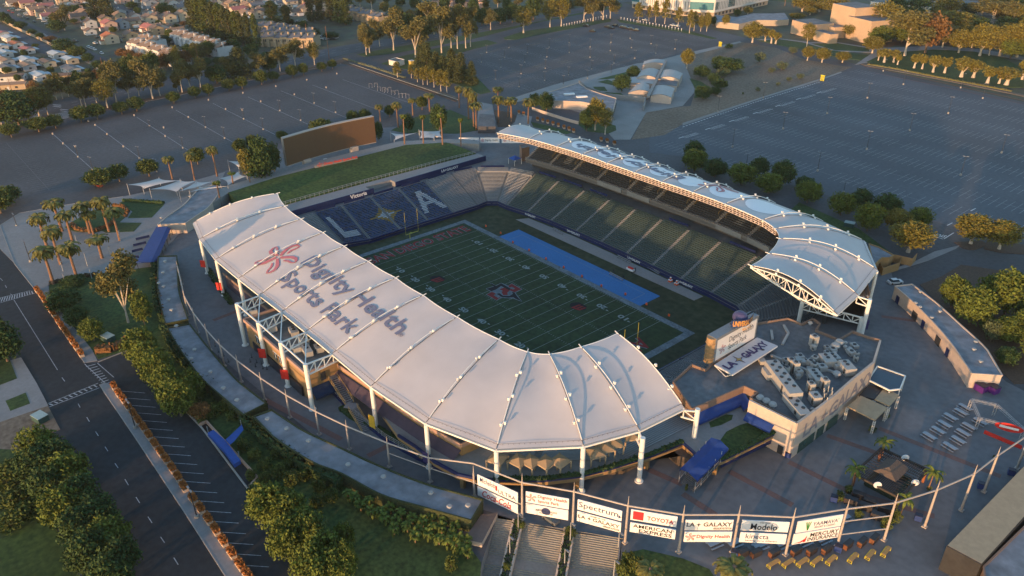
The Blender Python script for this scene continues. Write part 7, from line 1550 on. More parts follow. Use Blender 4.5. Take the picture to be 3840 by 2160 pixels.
lamps(LP, 'A', [(1553, 962, 880), (1382, 1118, 1035), (1055, 1197, 1107), (1697, 1045, 960), (1841, 900, 818), (1989, 978, 892), (2114, 837, 757), (2271, 910, 828), (2373, 780, 702), (2534, 850, 768), (591, 1185, 1100), (700, 1282, 1185), (1186, 1297, 1200), (1130, 950, 910)], 'in the left car park', 'lamp posts in the left car park', .4)
lamps(LP, 'B', [(1097, 397, 340), (1232, 435, 377), (1265, 362, 300), (1405, 399, 335), (1552, 432, 365), (1569, 358, 290), (1720, 325, 262), (1720, 398, 340), (1878, 357, 295), (1877, 434, 370), (2035, 322, 258), (1057, 472, 405), (1204, 510, 450), (1165, 600, 530), (1343, 657, 580), (1385, 472, 410), (1357, 558, 490), (1535, 610, 540), (1540, 518, 450), (1676, 643, 570), (1715, 568, 505), (1858, 593, 530), (1890, 522, 455), (2035, 551, 485), (2058, 479, 415), (2190, 362, 300), (2215, 442, 380), (2338, 332, 268), (2373, 404, 340), (2518, 372, 300), (2180, 292, 230), (2030, 385, 330)], 'in the middle car park', 'lamp posts in the middle car park', .3)
lamps(LP, 'G', [(1023, 335, 130), (1488, 1010, 795)], 'on the pale median', 'lamp posts on the median')
lamps(LP, 'D', [(232, 528, 365), (127, 255, 165)], 'on the entrance plaza edge', 'lamp posts on the entrance plaza')
lamps(LPs, 'D', [(580, 380, 325), (913, 372, 290), (840, 490, 405), (662, 560, 455), (478, 600, 520), (695, 655, 580), (492, 682, 610)], 'on the entrance plaza', 'slim lamps on the entrance plaza', 0, 4.2)
lamps(LPs, 'H', [(1335, 1100, 970), (1272, 1275, 1150), (1727, 1190, 1045), (1685, 1350, 1245), (2090, 1230, 1118), (2055, 1449, 1330)], 'on the broad steps', 'slim lamps on the steps', 0, 4.2)
def small(name, cat, builder): r_ = thing(name, name, cat); builder(r_); return Kind(r_)
def _block(r_): b = MB(); b.cyl((0, 0, 0), .55, 1.0, 10); b.obj('drum', mat('chalk_base', (.50, .45, .38)), r_, local=True); b = MB(); b.cyl((0, 0, 1.0), .4, .12, 10); b.obj('cap', mat('pink_cap', (.5, .3, .24), .8, .1, 2), r_, local=True)
BK = small('concrete_drum', 'drum', _block)
for i, (x, y) in enumerate(sorted([(1015, 875), (1250, 1032), (934, 1110), (811, 1017), (721, 948), (400, 1015), (479, 1087), (571, 1110), (1237, 967), (1424, 888), (1302, 815), (1575, 758), (1705, 828), (1835, 705), (1830, 835), (1970, 770), (2083, 655), (2223, 717), (2317, 606), (2463, 664), (2543, 560), (668, 918), (1000, 812)])):
    p = at(P('A', x, y)); BK.put((p.x, p.y, ZG), 0, (.8, .8, .8), f'pale concrete drum, {nth(i+1)} from the left in the left car park', 'concrete drums in the left car park')
def _planter(r_):
    b = MB(); b.box((0, 0, 0), (2.6, 1.1, .8)); b.obj('trough', mat('pale_trough', (.50, .38, .28), .9, .1, 2), r_, local=True); b = MB(); random.seed(5)
    leaves(b, (0, 0, 1.15), 1, 0, .2)
    for _ in range(260): p = Vector((random.uniform(-1.3, 1.3), random.uniform(-.6, .6), random.uniform(.75, 1.75))); u = rv().normalized()*.2; w = u.cross(rv()).normalized()*.15; b.face([p-u-w, p+u-w, p+u+w, p-u+w])
    b.obj('flowers', mat('orange_flowers', (.42, .14, .03), .9, .4, 3, c2=(.30, .12, .03)), r_, local=True)
PL = small('flower_trough', 'planter', _planter)
tr = [('D', x, y) for x, y in ((285, 755), (312, 790), (335, 825), (358, 862), (382, 900), (410, 935), (440, 985), (467, 1025), (497, 1065), (520, 1100), (548, 1140), (580, 1185), (615, 1235))]+[('G', x, y) for x, y in ((865, 35), (900, 90), (935, 135), (972, 190), (1012, 245), (1048, 297), (1088, 350), (1128, 408), (1172, 472), (1215, 532), (1258, 590), (1303, 655), (1348, 722), (1392, 795), (1460, 885), (1517, 960), (1575, 1040), (1630, 1120), (1688, 1205), (1752, 1295), (1815, 1385), (1870, 1460), (1930, 1540))]
for i, t in enumerate(tr):
    p = at(P(*t)); j = tr[min(i+1, len(tr)-1)]; k = tr[max(i-1, 0)]
    if i in (12, 13): k = t if i == 13 else k; j = t if i == 12 else j
    d = at(P(*j))-at(P(*k)); PL.put((p.x, p.y, ZG+.02), math.atan2(d.y, d.x), (1, 1, 1), f'orange flower trough, {nth(i+1)} from the top along the left road', 'flower troughs along the left road')
tr = [(1480, 908), (1520, 918), (1557, 928), (1597, 940), (1637, 953), (1680, 968), (1718, 981), (1752, 996), (1375, 868), (1340, 858), (1960, 1062), (2005, 1072), (2060, 1090)]
for i, t in enumerate(sorted(tr)): p = at(P('B', *t)); PL.put((p.x, p.y, ZG+.02), -.6, (1, 1, .9), f'orange planted trough, {nth(i+1)} from the left behind the far canopy', 'flower troughs behind the far canopy')
def _picnic(r_):
    m = mat('silver_table', (.27, .29, .31), .4, .05, 2, metal=.3); b = MB(); b.box((0, 0, .72), (2.4, .8, .06)); b.obj('table_top', m, r_, local=True)
    for s_ in (-.75, .75): b = MB(); b.box((0, s_, .42), (2.4, .28, .05)); b.obj('bench', m, r_, local=True)
    for x in (-.8, .8): b = MB(); b.beam((x, -.75, 0), (x, .1, .75), .06); b.beam((x, .75, 0), (x, -.1, .75), .06); b.beam((x, -.8, .4), (x, .8, .4), .06); b.obj('leg', dark_m, r_, local=True)
PT = small('picnic_table', 'picnic table', _picnic)
for i, (x, y) in enumerate(sorted([(1855, 410), (1922, 367), (1970, 320), (2015, 265), (2095, 228), (2125, 192), (2010, 488), (2073, 440), (2110, 385), (2155, 337), (2240, 300)])): p = at(P('I', x, y)); PT.put((p.x, p.y, ZG+.02), R(-10), (1.25, 1.25, 1.1), f'silver picnic table, {nth(i+1)} from the left by the stage truss', 'picnic tables by the stage')
for i, (x, y) in enumerate([(240, 1220), (390, 1215), (585, 1235), (755, 1220), (915, 1203), (1060, 1187), (1215, 1030)]): p = at(P('I', x, y)); PT.put((p.x, p.y, ZG+.02), R(75), (1.2, 1.2, 1), f'silver picnic table half hidden by banners, {nth(i+1)} from the left', 'picnic tables under the banners')
def _bench(r_):
    b = MB(); b.box((0, 0, .72), (2.6, .75, .07)); b.obj('top', mat('tan_slats', (.42, .24, .08), .8, .1, 3), r_, local=True)
    b = MB(); b.box((0, .45, .42), (2.6, .3, .06)); b.obj('seat', yellow, r_, local=True)
    for x in (-1.2, 1.2):
        b = MB(); b.beam((x, -.35, 0), (x, -.35, .72), .07); b.beam((x, .55, 0), (x, .35, .72), .07); b.beam((x, -.35, .1), (x, .55, .1), .06); b.beam((x, -.35, .45), (x, .55, .45), .06); b.obj('leg_frame', yellow, r_, local=True)
YB = small('yellow_bench', 'bench', _bench)
for i, (x, y) in enumerate([(685, 1372), (798, 1366), (905, 1360), (1010, 1352), (1122, 1343), (1285, 1327), (1415, 1303), (1532, 1280)]): p = at(P('I', x, y)); YB.put((p.x, p.y, ZG+.02), R(80+i*2), (1.05, 1, 1.1), f'yellow-framed bench table, {nth(i+1)} from the left in the bottom row', 'yellow benches at the bottom')
def _crate(r_):
    b = MB(); b.box((0, 0, .1), (2.2, .95, 1.25)); b.obj('body', mat('charcoal_box', (.035, .028, .028), .7, .15, 2), r_, local=True); b = MB(); b.box((0, 0, 1.36), (2.3, 1.02, .08)); b.obj('top', dark_m, r_, local=True); b = MB(); b.box((-1.12, 0, .15), (.04, .9, 1.1)); b.obj('end_panel', mat('rust_panel', (.16, .06, .025), .8, .1, 2), r_, local=True)
CRT = small('counter_box', 'counter', _crate)
for i, (x, y) in enumerate([(453, 1285), (550, 1285), (687, 1283), (853, 1270), (970, 1267), (1082, 1257), (1243, 1222), (1350, 1202), (1440, 1177)]): p = at(P('I', x, y+12)); CRT.put((p.x, p.y, ZG+.02), R(75+2*i), (1, 1, 1), f'dark serving counter box, {nth(i+1)} from the left behind the yellow benches', 'counter boxes behind the benches')
for i, (x, y) in enumerate([(1265, 895), (1325, 855), (1375, 940), (1405, 905), (1465, 1010), (1520, 960)]): p = at(P('I', x, y+10)); CRT.put((p.x, p.y, ZG+.02), R(20), (1.1, 1.2, 1.1), f'dark counter box, {nth(i+1)} from the left below the pergola bar', 'counter boxes by the pergola bar')
def _bin(m):
    def f(r_): b = MB(); b.box((0, 0, .1), (1.3, 1.0, 1.3)); b.obj('body', m, r_, local=True); b = MB(); b.box((0, 0, 1.41), (1.36, 1.06, .12)); b.obj('lid', mat('lid_dark', (.02, .02, .04), .5, .1, 2), r_, local=True)
    return f
BB_ = small('waste_bin', 'bin', _bin(mat('bin_blue', (.02, .045, .16), .5, .1, 2))); PB = small('waste_container', 'container', _bin(mat('bin_purple', (.09, .02, .16), .5, .1, 2)))
for (x, y), lab in zip([(388, 1300), (1168, 1260), (1137, 885), (1772, 1028), (2247, 787), (2475, 685), (792, 552)], ('under the left gantry post of the black serif banner', 'between the dark counter boxes', 'left of the potted shrubs by the bar', 'below the pergola between gantry posts', 'near the gantry right of the pergola', 'by the tan roof at the right edge', 'against the pale wall corner under the lettering')): p = at(P('I', x, y)); BB_.put((p.x, p.y, ZG), .4, (1, 1, 1), 'blue bin '+lab, 'blue bins on the plaza')
for (x, y), lab in zip([(2245, 50), (2335, 60)], ('left', 'right')): p = at(P('I', x, y)); PB.put((p.x, p.y, ZG), R(-15), (1.9, 2, 1.3), f'purple container, {lab} one of the pair near the plaza building end', 'purple containers')
# steel stage truss with red sign
st = thing('stage_truss', 'open white lattice truss stage frame with round red sign at right edge', 'stage', (*xy(P('I', 2400, 250), ZG), ZG)); b = MB()
tp_ = [at(P('I', x, y), 11.6) for x, y in ((2180, 120), (2370, 160), (2700, 300), (2240, 260), (2576, 345))]
def truss(b, p, q, w=.5):
    p, q = Vector(p), Vector(q); d = (q-p).normalized(); up = Vector((0, 0, 1)) if abs(d.z) < .9 else Vector((1, 0, 0)); a = d.cross(up).normalized()*w/2; c = a.cross(d).normalized()*w/2; L = (q-p).length; n = max(2, int(L/.8))
    for s1 in (-1, 1):
        for s2 in (-1, 1): b.beam(p+a*s1+c*s2, q+a*s1+c*s2, .07)
    for k in range(n):
        u, v = p.lerp(q, k/n), p.lerp(q, (k+1)/n); b.beam(u+a+c, v-a+c, .045); b.beam(u+a-c, v+a+c, .045); b.beam(u-a-c, v-a+c, .045)
for i, j in ((0, 1), (0, 3), (1, 4), (3, 4), (4, 2)): truss(b, tp_[i], tp_[j])
for p in tp_: truss(b, (p.x, p.y, ZG), p)
b.obj('lattice', galv, st); b = MB(); a_, c_ = tp_[3].lerp(tp_[4], .35), tp_[3].lerp(tp_[4], 1.0); dv = (c_-a_); up = Vector((0, 0, 2.2)); mid = (a_+c_)/2+Vector((0, 0, -.2)); n_ = Vector((dv.y, -dv.x, 0)).normalized(); n_ = n_ if n_.y < 0 else -n_
b.face([mid+dv*.5*math.cos(k*.393)*(1)+Vector((0, 0, 1.1*math.sin(k*.393)))+n_*.4 for k in range(16)]); b.obj('red_sign', red, st)
b = MB(); b.face([mid+dv*.33*sx+Vector((0, 0, .3*sz))+n_*.45 for sx, sz in ((-1, -1), (1, -1), (1, 1), (-1, 1))]); b.obj('sign_stripe', white, st); b = MB(); p, q_ = at(P('I', 2275, 360), 9.8), at(P('I', 2560, 480), 9.8); b.beam(p, q_, .1, 1.0); b.obj('red_fascia', red, st)
# crowd barriers posts
for i, (x, y) in enumerate([(1890, 1285), (1900, 1250), (1930, 1320), (1938, 1290), (1975, 1300), (1985, 1335), (2015, 1340), (1625, 1165), (1650, 1210), (1655, 1255), (1690, 1240), (1725, 1285), (1580, 1120), (1620, 1290)]):
    if i == 0:
        def _post(r_): b = MB(); b.cyl((0, 0, 0), .22, .06, 10); b.cyl((0, 0, 0), .05, 1.05, 6); b.obj('stem', dark_m, r_, local=True)
        PO = small('queue_post', 'queue post', _post)
    p = at(P('D', x, y)); PO.put((p.x, p.y, ZG+.06), 0, (1.3, 1.3, 1.1), f'black queue post, {nth(i+1)} of the scattered group left of the ochre building', 'black queue posts')
# goalposts
def goal(x, sgn, lab):
    t = thing('goalpost', lab, 'goalpost', (x, 0, 0)); m = mat('goal_yellow', (.50, .44, .05), .5, .05, 2); b = MB(); b.tube([(x+sgn*1.8, 0, 0), (x+sgn*1.8, 0, 2.2), (x+sgn*1.2, 0, 2.9), (x, 0, 3.05)], .12, 8); b.obj('gooseneck', m, t); b = MB(); b.beam((x, -2.82, 3.05), (x, 2.82, 3.05), .14); b.obj('crossbar', m, t)
    for s_ in (-1, 1): b = MB(); b.cyl((x, s_*2.82, 3.05), .06, 9.1, 6); b.obj('upright', m, t)
goal(-54.86, -1, 'yellow goalpost in front of the blue seats'); goal(54.86, 1, 'yellow goalpost partly behind the near canopy corner')
def _cone(r_): b = MB(); b.box((0, 0, 0), (.5, .15, .75)); b.obj('board', orange, r_, local=True); b = MB(); b.box((0, 0, 0), (.6, .6, .05)); b.obj('foot', dark_m, r_, local=True)
CN = small('field_marker', 'marker', _cone)
for i, (x, y) in enumerate([(1680+915*.1553, 790+390*.1553), (1680+1272*.1553, 790+560*.1553), (1680+1567*.1553, 790+780*.1553), (1680+1957*.1553, 790+972*.1553), (1680+2365*.1553, 790+1178*.1553), (2040+475*.1553, 930+485*.1553), (2040+917*.1553, 930+703*.1553), (2040+1385*.1553, 930+933*.1553), (2040+1965*.1553, 930+1135*.1553), (2040+2475*.1553, 930+1378*.1553), (2300+1340*.1553, 1080+682*.1553)]): p = at((x, y), .06); CN.put((p.x, p.y, .06), .3, (1.2, 1.2, 1.1), f'orange field marker, {nth(i+1)} from the left along the far sideline', 'orange field markers')
def fbench(lab, p, q_, z=0.06):
    t = thing('team_bench', lab, 'bench', (p[0], p[1], z)); b = MB(); b.beam((*p, z+.45), (*q_, z+.45), .35, .06); b.obj('seat', seatm['silver'], t); b = MB(); d = (Vector(q_)-Vector(p)).normalized(); n = Vector((-d.y, d.x))*.3; b.beam((*(Vector(p)+n), z+.85), (*(Vector(q_)+n), z+.85), .06, .3); b.obj('backrest', seatm['silver'], t)
    for k in range(5): g = Vector(p).lerp(Vector(q_), .05+.225*k); b = MB(); b.beam((*g, z), (*g, z+.45), .1); b.beam((*(g+n), z), (*(g+n), z+.85), .07); b.obj('leg', dark_m, t)
f2 = lambda x, y: xy((2040+x*.15528, 930+y*.15528), 0)
fbench('long silver bench standing on the blue field cover', f2(1570, 640), f2(1900, 810)); fbench('long silver bench against the navy wall, left of three', xy((2073, 862), 0), xy((2110, 881), 0)); fbench('long silver bench against the navy wall, middle of three', f2(1760, 225), f2(2080, 385)); fbench('long silver bench against the navy wall, right of three', xy((2425, 1005), 0), xy((2470, 1032), 0))
for lab, px in (('left stack of red drink coolers on the touchline', (2508, 1056)), ('right stack of red drink coolers on the touchline', (2531, 1068))):
    g = at(px, 0); t = thing('cooler_stack', lab, 'coolers', (g.x, g.y, 0.05)); 
    for dx, dy, dz in ((0, 0, 0), (.7, 0, 0), (0, .7, 0), (.7, .7, 0), (.35, .35, .85)):
        b = MB(); b.cyl((g.x+dx, g.y+dy, .05+dz), .32, .62, 10); b.obj('cooler', orange, t); b = MB(); b.cyl((g.x+dx, g.y+dy, .67+dz), .33, .14, 10); b.obj('lid', white, t)
g = at((2364, 1018), 0); t = thing('equipment_cart', 'white equipment cart with red goods on grass beside the pavement', 'cart', (g.x, g.y, 0)); b = MB(); b.box((g.x, g.y, .5), (3, 1.2, .7)); b.obj('tray', white, t); b = MB(); b.box((g.x, g.y, 1.2), (2.2, .8, .4)); b.obj('load', red, t)
for dx in (-1.1, 1.1): b = MB(); b.tube([(g.x+dx, g.y-.6, .3), (g.x+dx, g.y+.6, .3)], .3, 10); b.obj('wheel', black, t)
def person(lab, px, z0, shirt):
    g = at(px, z0); t = thing('person', lab, 'person', (g.x, g.y, z0)); b = MB(); 
    for s_ in (-.1, .1): b.tube([(g.x+s_, g.y, z0), (g.x+s_*1.1, g.y, z0+.45), (g.x+s_*.8, g.y, z0+.9)], .065, 7, r2=.095)
    b.tube([(g.x, g.y, z0+.82), (g.x, g.y, z0+1.1), (g.x, g.y, z0+1.45), (g.x, g.y, z0+1.52)], .16, 8, r2=.12); b.tube([(g.x, g.y, z0+1.45), (g.x, g.y, z0+1.6)], .06, 6)
    for s_ in (-1, 1): b.tube([(g.x+.17*s_, g.y, z0+1.43), (g.x+.25*s_, g.y+.03, z0+1.12), (g.x+.24*s_, g.y+.12, z0+.85)], .05, 6, r2=.035)
    b.blob((g.x, g.y, z0+1.68), .115, 8, 6, 1.15); b.obj('body', shirt, t)
person('person in dark clothing standing at the far end of the blue cover', (2301, 1024), .06, dark_m); person('person in black standing beside the white equipment cart', (2381, 1020), 0, black); person('person in black at the near end of the silver bench', (2337, 1048), .06, black)
# green buggy by the steps
def car_proto(name, cat, l, w, h, bm, lab='car'):
    r_ = thing(name, lab, cat); b = MB(); b.box((0, 0, .28), (l, w, h*.42)); b.box((0, 0, .2), (l*.97, w*.94, .1))
    b.v = [(x*(1-.06*(z > .5)*abs(x)/(l/2)), y, z) for x, y, z in b.v]; b.obj('body', bm, r_, local=True)
    g = MB(); k = [(-l*.38, .28+h*.42), (l*.26, .28+h*.42), (l*.12, h), (-l*.30, h)]
    for s_ in (-1, 1): g.face([(x, s_*w*.44 if z < h*.9 else s_*w*.38, z) for x, z in k][::s_])
    for i in range(4): (x0, z0), (x1, z1) = k[i], k[(i+1) % 4]; y0 = w*.44 if z0 < h*.9 else w*.38; y1 = w*.44 if z1 < h*.9 else w*.38; g.face([(x0, -y0, z0), (x1, -y1, z1), (x1, y1, z1), (x0, y0, z0)])
    g.obj('cabin_glass', glass, r_, local=True); g = MB(); g.box((-l*.09, 0, h), (l*.40, w*.74, .05)); g.obj('roof', bm, r_, local=True)
    for x in (-l*.32, l*.32):
        for y in (-w*.45, w*.45): g = MB(); g.tube([(x, y-.1, .33), (x, y+.1, .33)], .33, 10); g.obj('wheel', black, r_, local=True)
    return Kind(r_)
cpal = {'white': (.60, .60, .58), 'black': (.02, .02, .022), 'silver': (.33, .34, .35), 'red': (.30, .04, .03), 'blue': (.04, .14, .22), 'grey': (.12, .125, .13)}
CARS = {k: car_proto('parked_car', 'car', 4.6, 1.85, 1.5, mat(k+'_car_paint', v, .3, .03, 1)) for k, v in cpal.items()}
CARS['pickup'] = car_proto('parked_pickup', 'pickup', 5.6, 2.0, 1.85, mat('black_car_paint', (.02, .02, .022)))
def cars(pts, fn, rz, place, group, cols):
    for i, p in enumerate(sorted(pts)):
        c = p[2] if len(p) > 2 else cols[(i*5+3) % len(cols)]; g = at(fn(p[0], p[1])); CARS[c].put((g.x, g.y, ZG+.07), rz+random.uniform(-.05, .05)+(math.pi if random.random() < .5 else 0), (1, 1, 1), f'{c if c != "pickup" else "black"} {"pickup" if c == "pickup" else "car"}, {nth(i+1)} from the left {place}', group)
zc = 480/2576; fa = lambda x, y: (x*zc, y*zc); fb = lambda x, y: (320+x*zc, y*zc); fc_ = lambda x, y: (800+x*zc, y*zc)
s0, s1 = at(fa(0, 150)), at(fa(2000, 1000)); SA = math.atan2(s1.y-s0.y, s1.x-s0.x)
cars([(180, 225, 'red'), (255, 260, 'red'), (385, 312, 'silver'), (480, 352, 'grey'), (552, 387, 'black'), (692, 452, 'black'), (1500, 825, 'black'), (1545, 845, 'black'), (1790, 960, 'white'), (1845, 985, 'white'), (1905, 1010, 'white'), (2050, 1085, 'white'), (2520, 1300, 'grey'), (2560, 1325, 'white')], fa, SA, 'parked along the diagonal street', 'cars along the diagonal street', ['white'])
cars([(110, 95, 'silver'), (150, 130, 'white'), (260, 185, 'blue'), (370, 210, 'white'), (440, 235, 'grey'), (530, 275, 'white'), (540, 305, 'white'), (800, 385, 'white'), (895, 440, 'white'), (960, 485, 'silver'), (1000, 545, 'silver')], fa, SA+1.4, 'on driveways of the left terrace of houses', 'cars on the driveways', ['white'])
cars([(830, 150), (870, 170), (940, 197, 'black'), (1005, 217), (805, 92), (822, 252, 'black'), (918, 642, 'black'), (1010, 632, 'black'), (1205, 645, 'silver'), (230, 765, 'black'), (205, 882, 'white'), (1715, 520, 'black'), (1785, 520, 'white'), (2430, 1120, 'blue'), (2050, 970, 'red'), (910, 1340, 'white')], fb, SA+.2, 'among the detached houses', 'cars among the houses', ['white', 'silver', 'grey'])
cars([(2190, 740, 'white'), (2230, 755, 'grey'), (2270, 800, 'silver'), (2210, 790, 'white'), (2350, 745, 'grey'), (2390, 760, 'black'), (2430, 770, 'black'), (2470, 780, 'white'), (2360, 790, 'grey'), (2400, 800, 'black'), (1705, 442, 'grey'), (1780, 448, 'white'), (1850, 438, 'silver'), (1645, 135, 'white'), (1895, 120, 'grey'), (2065, 370, 'white'), (1480, 620, 'silver')], fc_, SA+1.2, 'beside the beige apartments', 'cars beside the beige apartments', ['white'])
fB = lambda x, y: P('B', x, y)
cars([(1847, 200, 'pickup'), (1895, 240, 'pickup'), (2010, 208, 'pickup'), (2037, 216, 'pickup'), (2067, 198, 'pickup'), (2122, 210, 'pickup'), (2147, 216, 'pickup'), (2187, 224, 'pickup'), (2225, 233, 'pickup')], fB, .3, 'in the middle car park', 'pickups in the middle car park', ['pickup'])
cars([(2235, 150, 'black'), (2290, 155, 'white'), (2500, 195, 'white'), (2535, 200, 'white')], fB, .2, 'before the white campus building', 'cars before the white building', ['white'])
cars([(745, 1405, 'red')], lambda x, y: P('A', x, y), .2, 'beneath the round trees by the lot', 'car under trees', ['red'])
cars([(720, 200, 'white')], lambda x, y: (1040+x*s4, 560+y*s4), 1.4, 'beside the red berm lettering', 'car on the berm walkway', ['white'])
t = CARS['grey'].put((*xy(HP(1580, 1035), ZG), ZG+.1), .1, (.8, .8, 1), 'small utility buggy parked at the top of the broad steps', 'utility buggies'); t['category'] = 'buggy'
cars([(1600, 690, 'white')], lambda x, y: P('F', x, y), 1.0, 'as a big white truck by the curved plaza building', 'white truck', ['white'])
# =============== far buildings ===============
wallc = {'cream': (.52, .42, .30), 'white': (.55, .53, .50), 'pink': (.55, .36, .28), 'grey': (.27, .30, .33), 'tan': (.40, .30, .19)}
roofc = {'brown': (.17, .115, .085), 'red': (.36, .095, .06), 'orange': (.42, .14, .06), 'grey': (.15, .15, .155), 'pale': (.42, .46, .47), 'tanr': (.30, .19, .12), 'rose': (.38, .14, .12)}
WM = {k: mat(k+'_house_wall', v, .85, .06, 1) for k, v in wallc.items()}; RM = {k: mat(k+'_house_roof', v, .85, .12, 1.2) for k, v in roofc.items()}
def house(label, px, l, w, h, rz, wc, rc, two=True, cat='house', group=None, name='house', z0=ZG, chim=True, carport=False, pitch=.45):
    c = at(px); t = thing(name, label, cat, (c.x, c.y, z0), rz, group)
    b = MB(); b.box((0, 0, 0), (l, w, h)); b.face([(l/2, -w/2, h), (l/2, w/2, h), (l/2, 0, h+w/2*pitch)]); b.face([(-l/2, -w/2, h), (-l/2, 0, h+w/2*pitch), (-l/2, w/2, h)]); b.obj('wall', WM[wc], t, local=True)
    b = MB(); o = .45; e = w/2+o; zr = h+w/2*pitch+.1; ze = h-o*pitch+.1
    for s_ in (-1, 1): b.face([(-l/2-o, s_*e, ze), (l/2+o, s_*e, ze), (l/2+o, 0, zr), (-l/2-o, 0, zr)][::-s_]); b.face([(-l/2-o, s_*e, ze-.15), (l/2+o, s_*e, ze-.15), (l/2+o, s_*e, ze), (-l/2-o, s_*e, ze)])
    if two: b.box((l*.1, -w/2-1.5, 2.6), (l*.5, 3.4, .18))
    ro = b.obj('roof', RM[rc], t, local=True)
    if chim: b = MB(); b.box((-l*.22, w*.12, h), (.9, .7, w/2*pitch+.7)); b.obj('chimney', WM[wc], ro, local=True)
    wn = mat('dark_window', (.03, .035, .04), .3, .1, 1)
    for zz_ in ((1.0, h-1.9) if two and h > 4.5 else (1.0,)):
        for x in (-l*.28, l*.24):
            f = MB(); f.box((x, -w/2-.03, zz_), (1.5, .1, 1.2)); f.obj('window', wn, t, local=True)
        f = MB(); f.box((l/2+.03, 0, zz_), (.1, 1.5, 1.2)); f.obj('window', wn, t, local=True)
    f = MB(); f.box((0, -w/2-.05, 0), (1.0, .1, 2.1)); f.obj('door', WM['white'], t, local=True)
    if two: f = MB(); f.box((l*.1, -w/2-1.5, 0), (l*.46, 3.0, 2.6)); f.obj('garage', WM[wc], t, local=True); f = MB(); f.box((l*.1, -w/2-3.05, .1), (l*.36, .1, 2.2)); f.obj('garage_door', white, t, local=True)
    if carport: f = MB(); f.box((0, w/2+1.6, 2.4), (l*.9, 3.2, .12)); f.obj('carport_roof', RM['pale'], t, local=True)
    return t
SD = SA
HS = [ # crop b (320,0) base positions: x, y, l, w, h, wall, roof, label
 (110, 560, 11, 9, 5.6, 'white', 'brown', 'white two-storey house with brown roof and brick chimney'), (110, 690, 9, 8, 3.2, 'white', 'brown', 'white house with brown porch gable near the diagonal street'), (500, 600, 14, 10, 6, 'pink', 'rose', 'pink two-storey house with rose-red tiled roof'), (520, 860, 13, 10, 5.6, 'cream', 'orange', 'cream house with bright orange tiled roof at the street corner'), (930, 800, 11, 9, 5, 'tan', 'brown', 'tan house with dark roof and tall orange chimney'), (1450, 690, 12, 9, 5.4, 'tan', 'brown', 'ochre house with brown roof before the townhouses'), (770, 560, 12, 8, 5.4, 'grey', 'grey', 'pale blue-grey house with flat grey roof'), (1310, 470, 14, 10, 5.8, 'cream', 'brown', 'cream two-storey house with wide brown roof'), (1690, 440, 13, 10, 5.6, 'cream', 'brown', 'cream house with front gable and garage extension'), (1980, 400, 12, 10, 6, 'cream', 'tanr', 'tall cream house beside the columnar trees'), (1000, 380, 12, 9, 3.4, 'white', 'brown', 'low white house with brown hip roof'), (700, 400, 11, 9, 5, 'tan', 'tanr', 'tan house with gable facing the street'), (1280, 320, 10, 8, 3.4, 'white', 'brown', 'small white house behind the cream pair'), (1320, 150, 13, 11, 6, 'grey', 'grey', 'blue-grey two-storey house beside the side street'), (1590, 90, 12, 10, 5.4, 'cream', 'brown', 'cream gabled house at the side street bend'), (1870, 60, 12, 9, 5, 'cream', 'brown', 'low cream house near the top edge'), (2000, 150, 12, 9, 3.4, 'white', 'grey', 'white bungalow with garage and grey roof'), (1050, 40, 13, 8, 3.4, 'white', 'brown', 'long low house touching the top edge'), (400, 430, 12, 9, 3.2, 'tan', 'brown', 'low brown house behind the rose roof'), (1750, 610, 10, 8, 3.2, 'tan', 'brown', 'small brown-roofed house beside orange chimneys'), (1200, 0, 12, 9, 5, 'white', 'brown', 'white gabled house cut by the top edge')]
for x, y, l, w, h, wc, rc, lb in HS: house(lb, fb(x, y), l, w, h, SD+R(-4), wc, rc, h > 3.5, group='detached houses')
HS2 = [(300, 110), (330, 60), (560, 150), (700, 215), (760, 290), (900, 330), (1000, 380), (480, 60), (660, 100), (830, 170), (950, 220), (1100, 330), (1500, 370), (1600, 430), (1280, 80), (1450, 60), (1650, 60)]
ct = ['red-tipped', 'buff', 'dusky', 'rosy', 'tawny', 'mottled', 'faded', 'sandy', 'russet', 'umber', 'plain', 'streaked', 'bluish', 'slate', 'warm', 'pinkish', 'long']
for i, (x, y) in enumerate(HS2): house(f'left terrace house, {ct[i]} roof, {nth(i+1)} of the far left housing block', fa(x, y), 13, 10, 5 if i % 3 else 3.4, SD+R(88), ('white', 'pink', 'cream')[i % 3], ('tanr', 'brown', 'rose', 'brown')[i % 4], i % 2 == 0, group='houses of the far left block')
HS3 = [(560, 210), (700, 180), (880, 190), (950, 240), (260, 90), (380, 150), (300, 40), (880, 340), (960, 330), (650, 300), (1560, 110), (1850, 80), (1680, 280), (1840, 260), (1450, 20), (1010, 60), (700, 60), (2250, 50), (1380, 100), (760, 10), (560, 20), (420, 30), (1700, 20)]
for i, (x, y) in enumerate(HS3): house(f'house with {("brown", "tan", "grey", "dark")[i % 4]} roof, {nth(i+1)} among trees of the far middle block', fc_(x, y+20), 12, 9.5, 5.4 if i % 3 else 3.4, SD+R(-3 if i % 2 else 86), ('white', 'cream', 'tan')[i % 3], ('brown', 'tanr', 'grey', 'brown')[i % 4], True, group='houses of the far middle block')
_q = random.Random(3); hs4 = [(A0, B0) for A0, B0 in ((700, 20), (780, 60), (930, 20), (1030, 0), (1130, 40), (1210, 90), (1300, 40), (1390, 90), (1190, 150), (1290, 160), (1380, 30), (640, 130), (900, 110), (1000, 200), (1130, 230), (1220, 250), (1330, 260), (1640, 10), (1730, 60), (1800, 110), (1930, 60), (1990, 20), (2100, 40), (2240, 10), (2330, 70), (2440, 60), (2450, 110), (220, 0), (120, 20), (350, 30), (420, 90), (500, 30), (570, 70))]
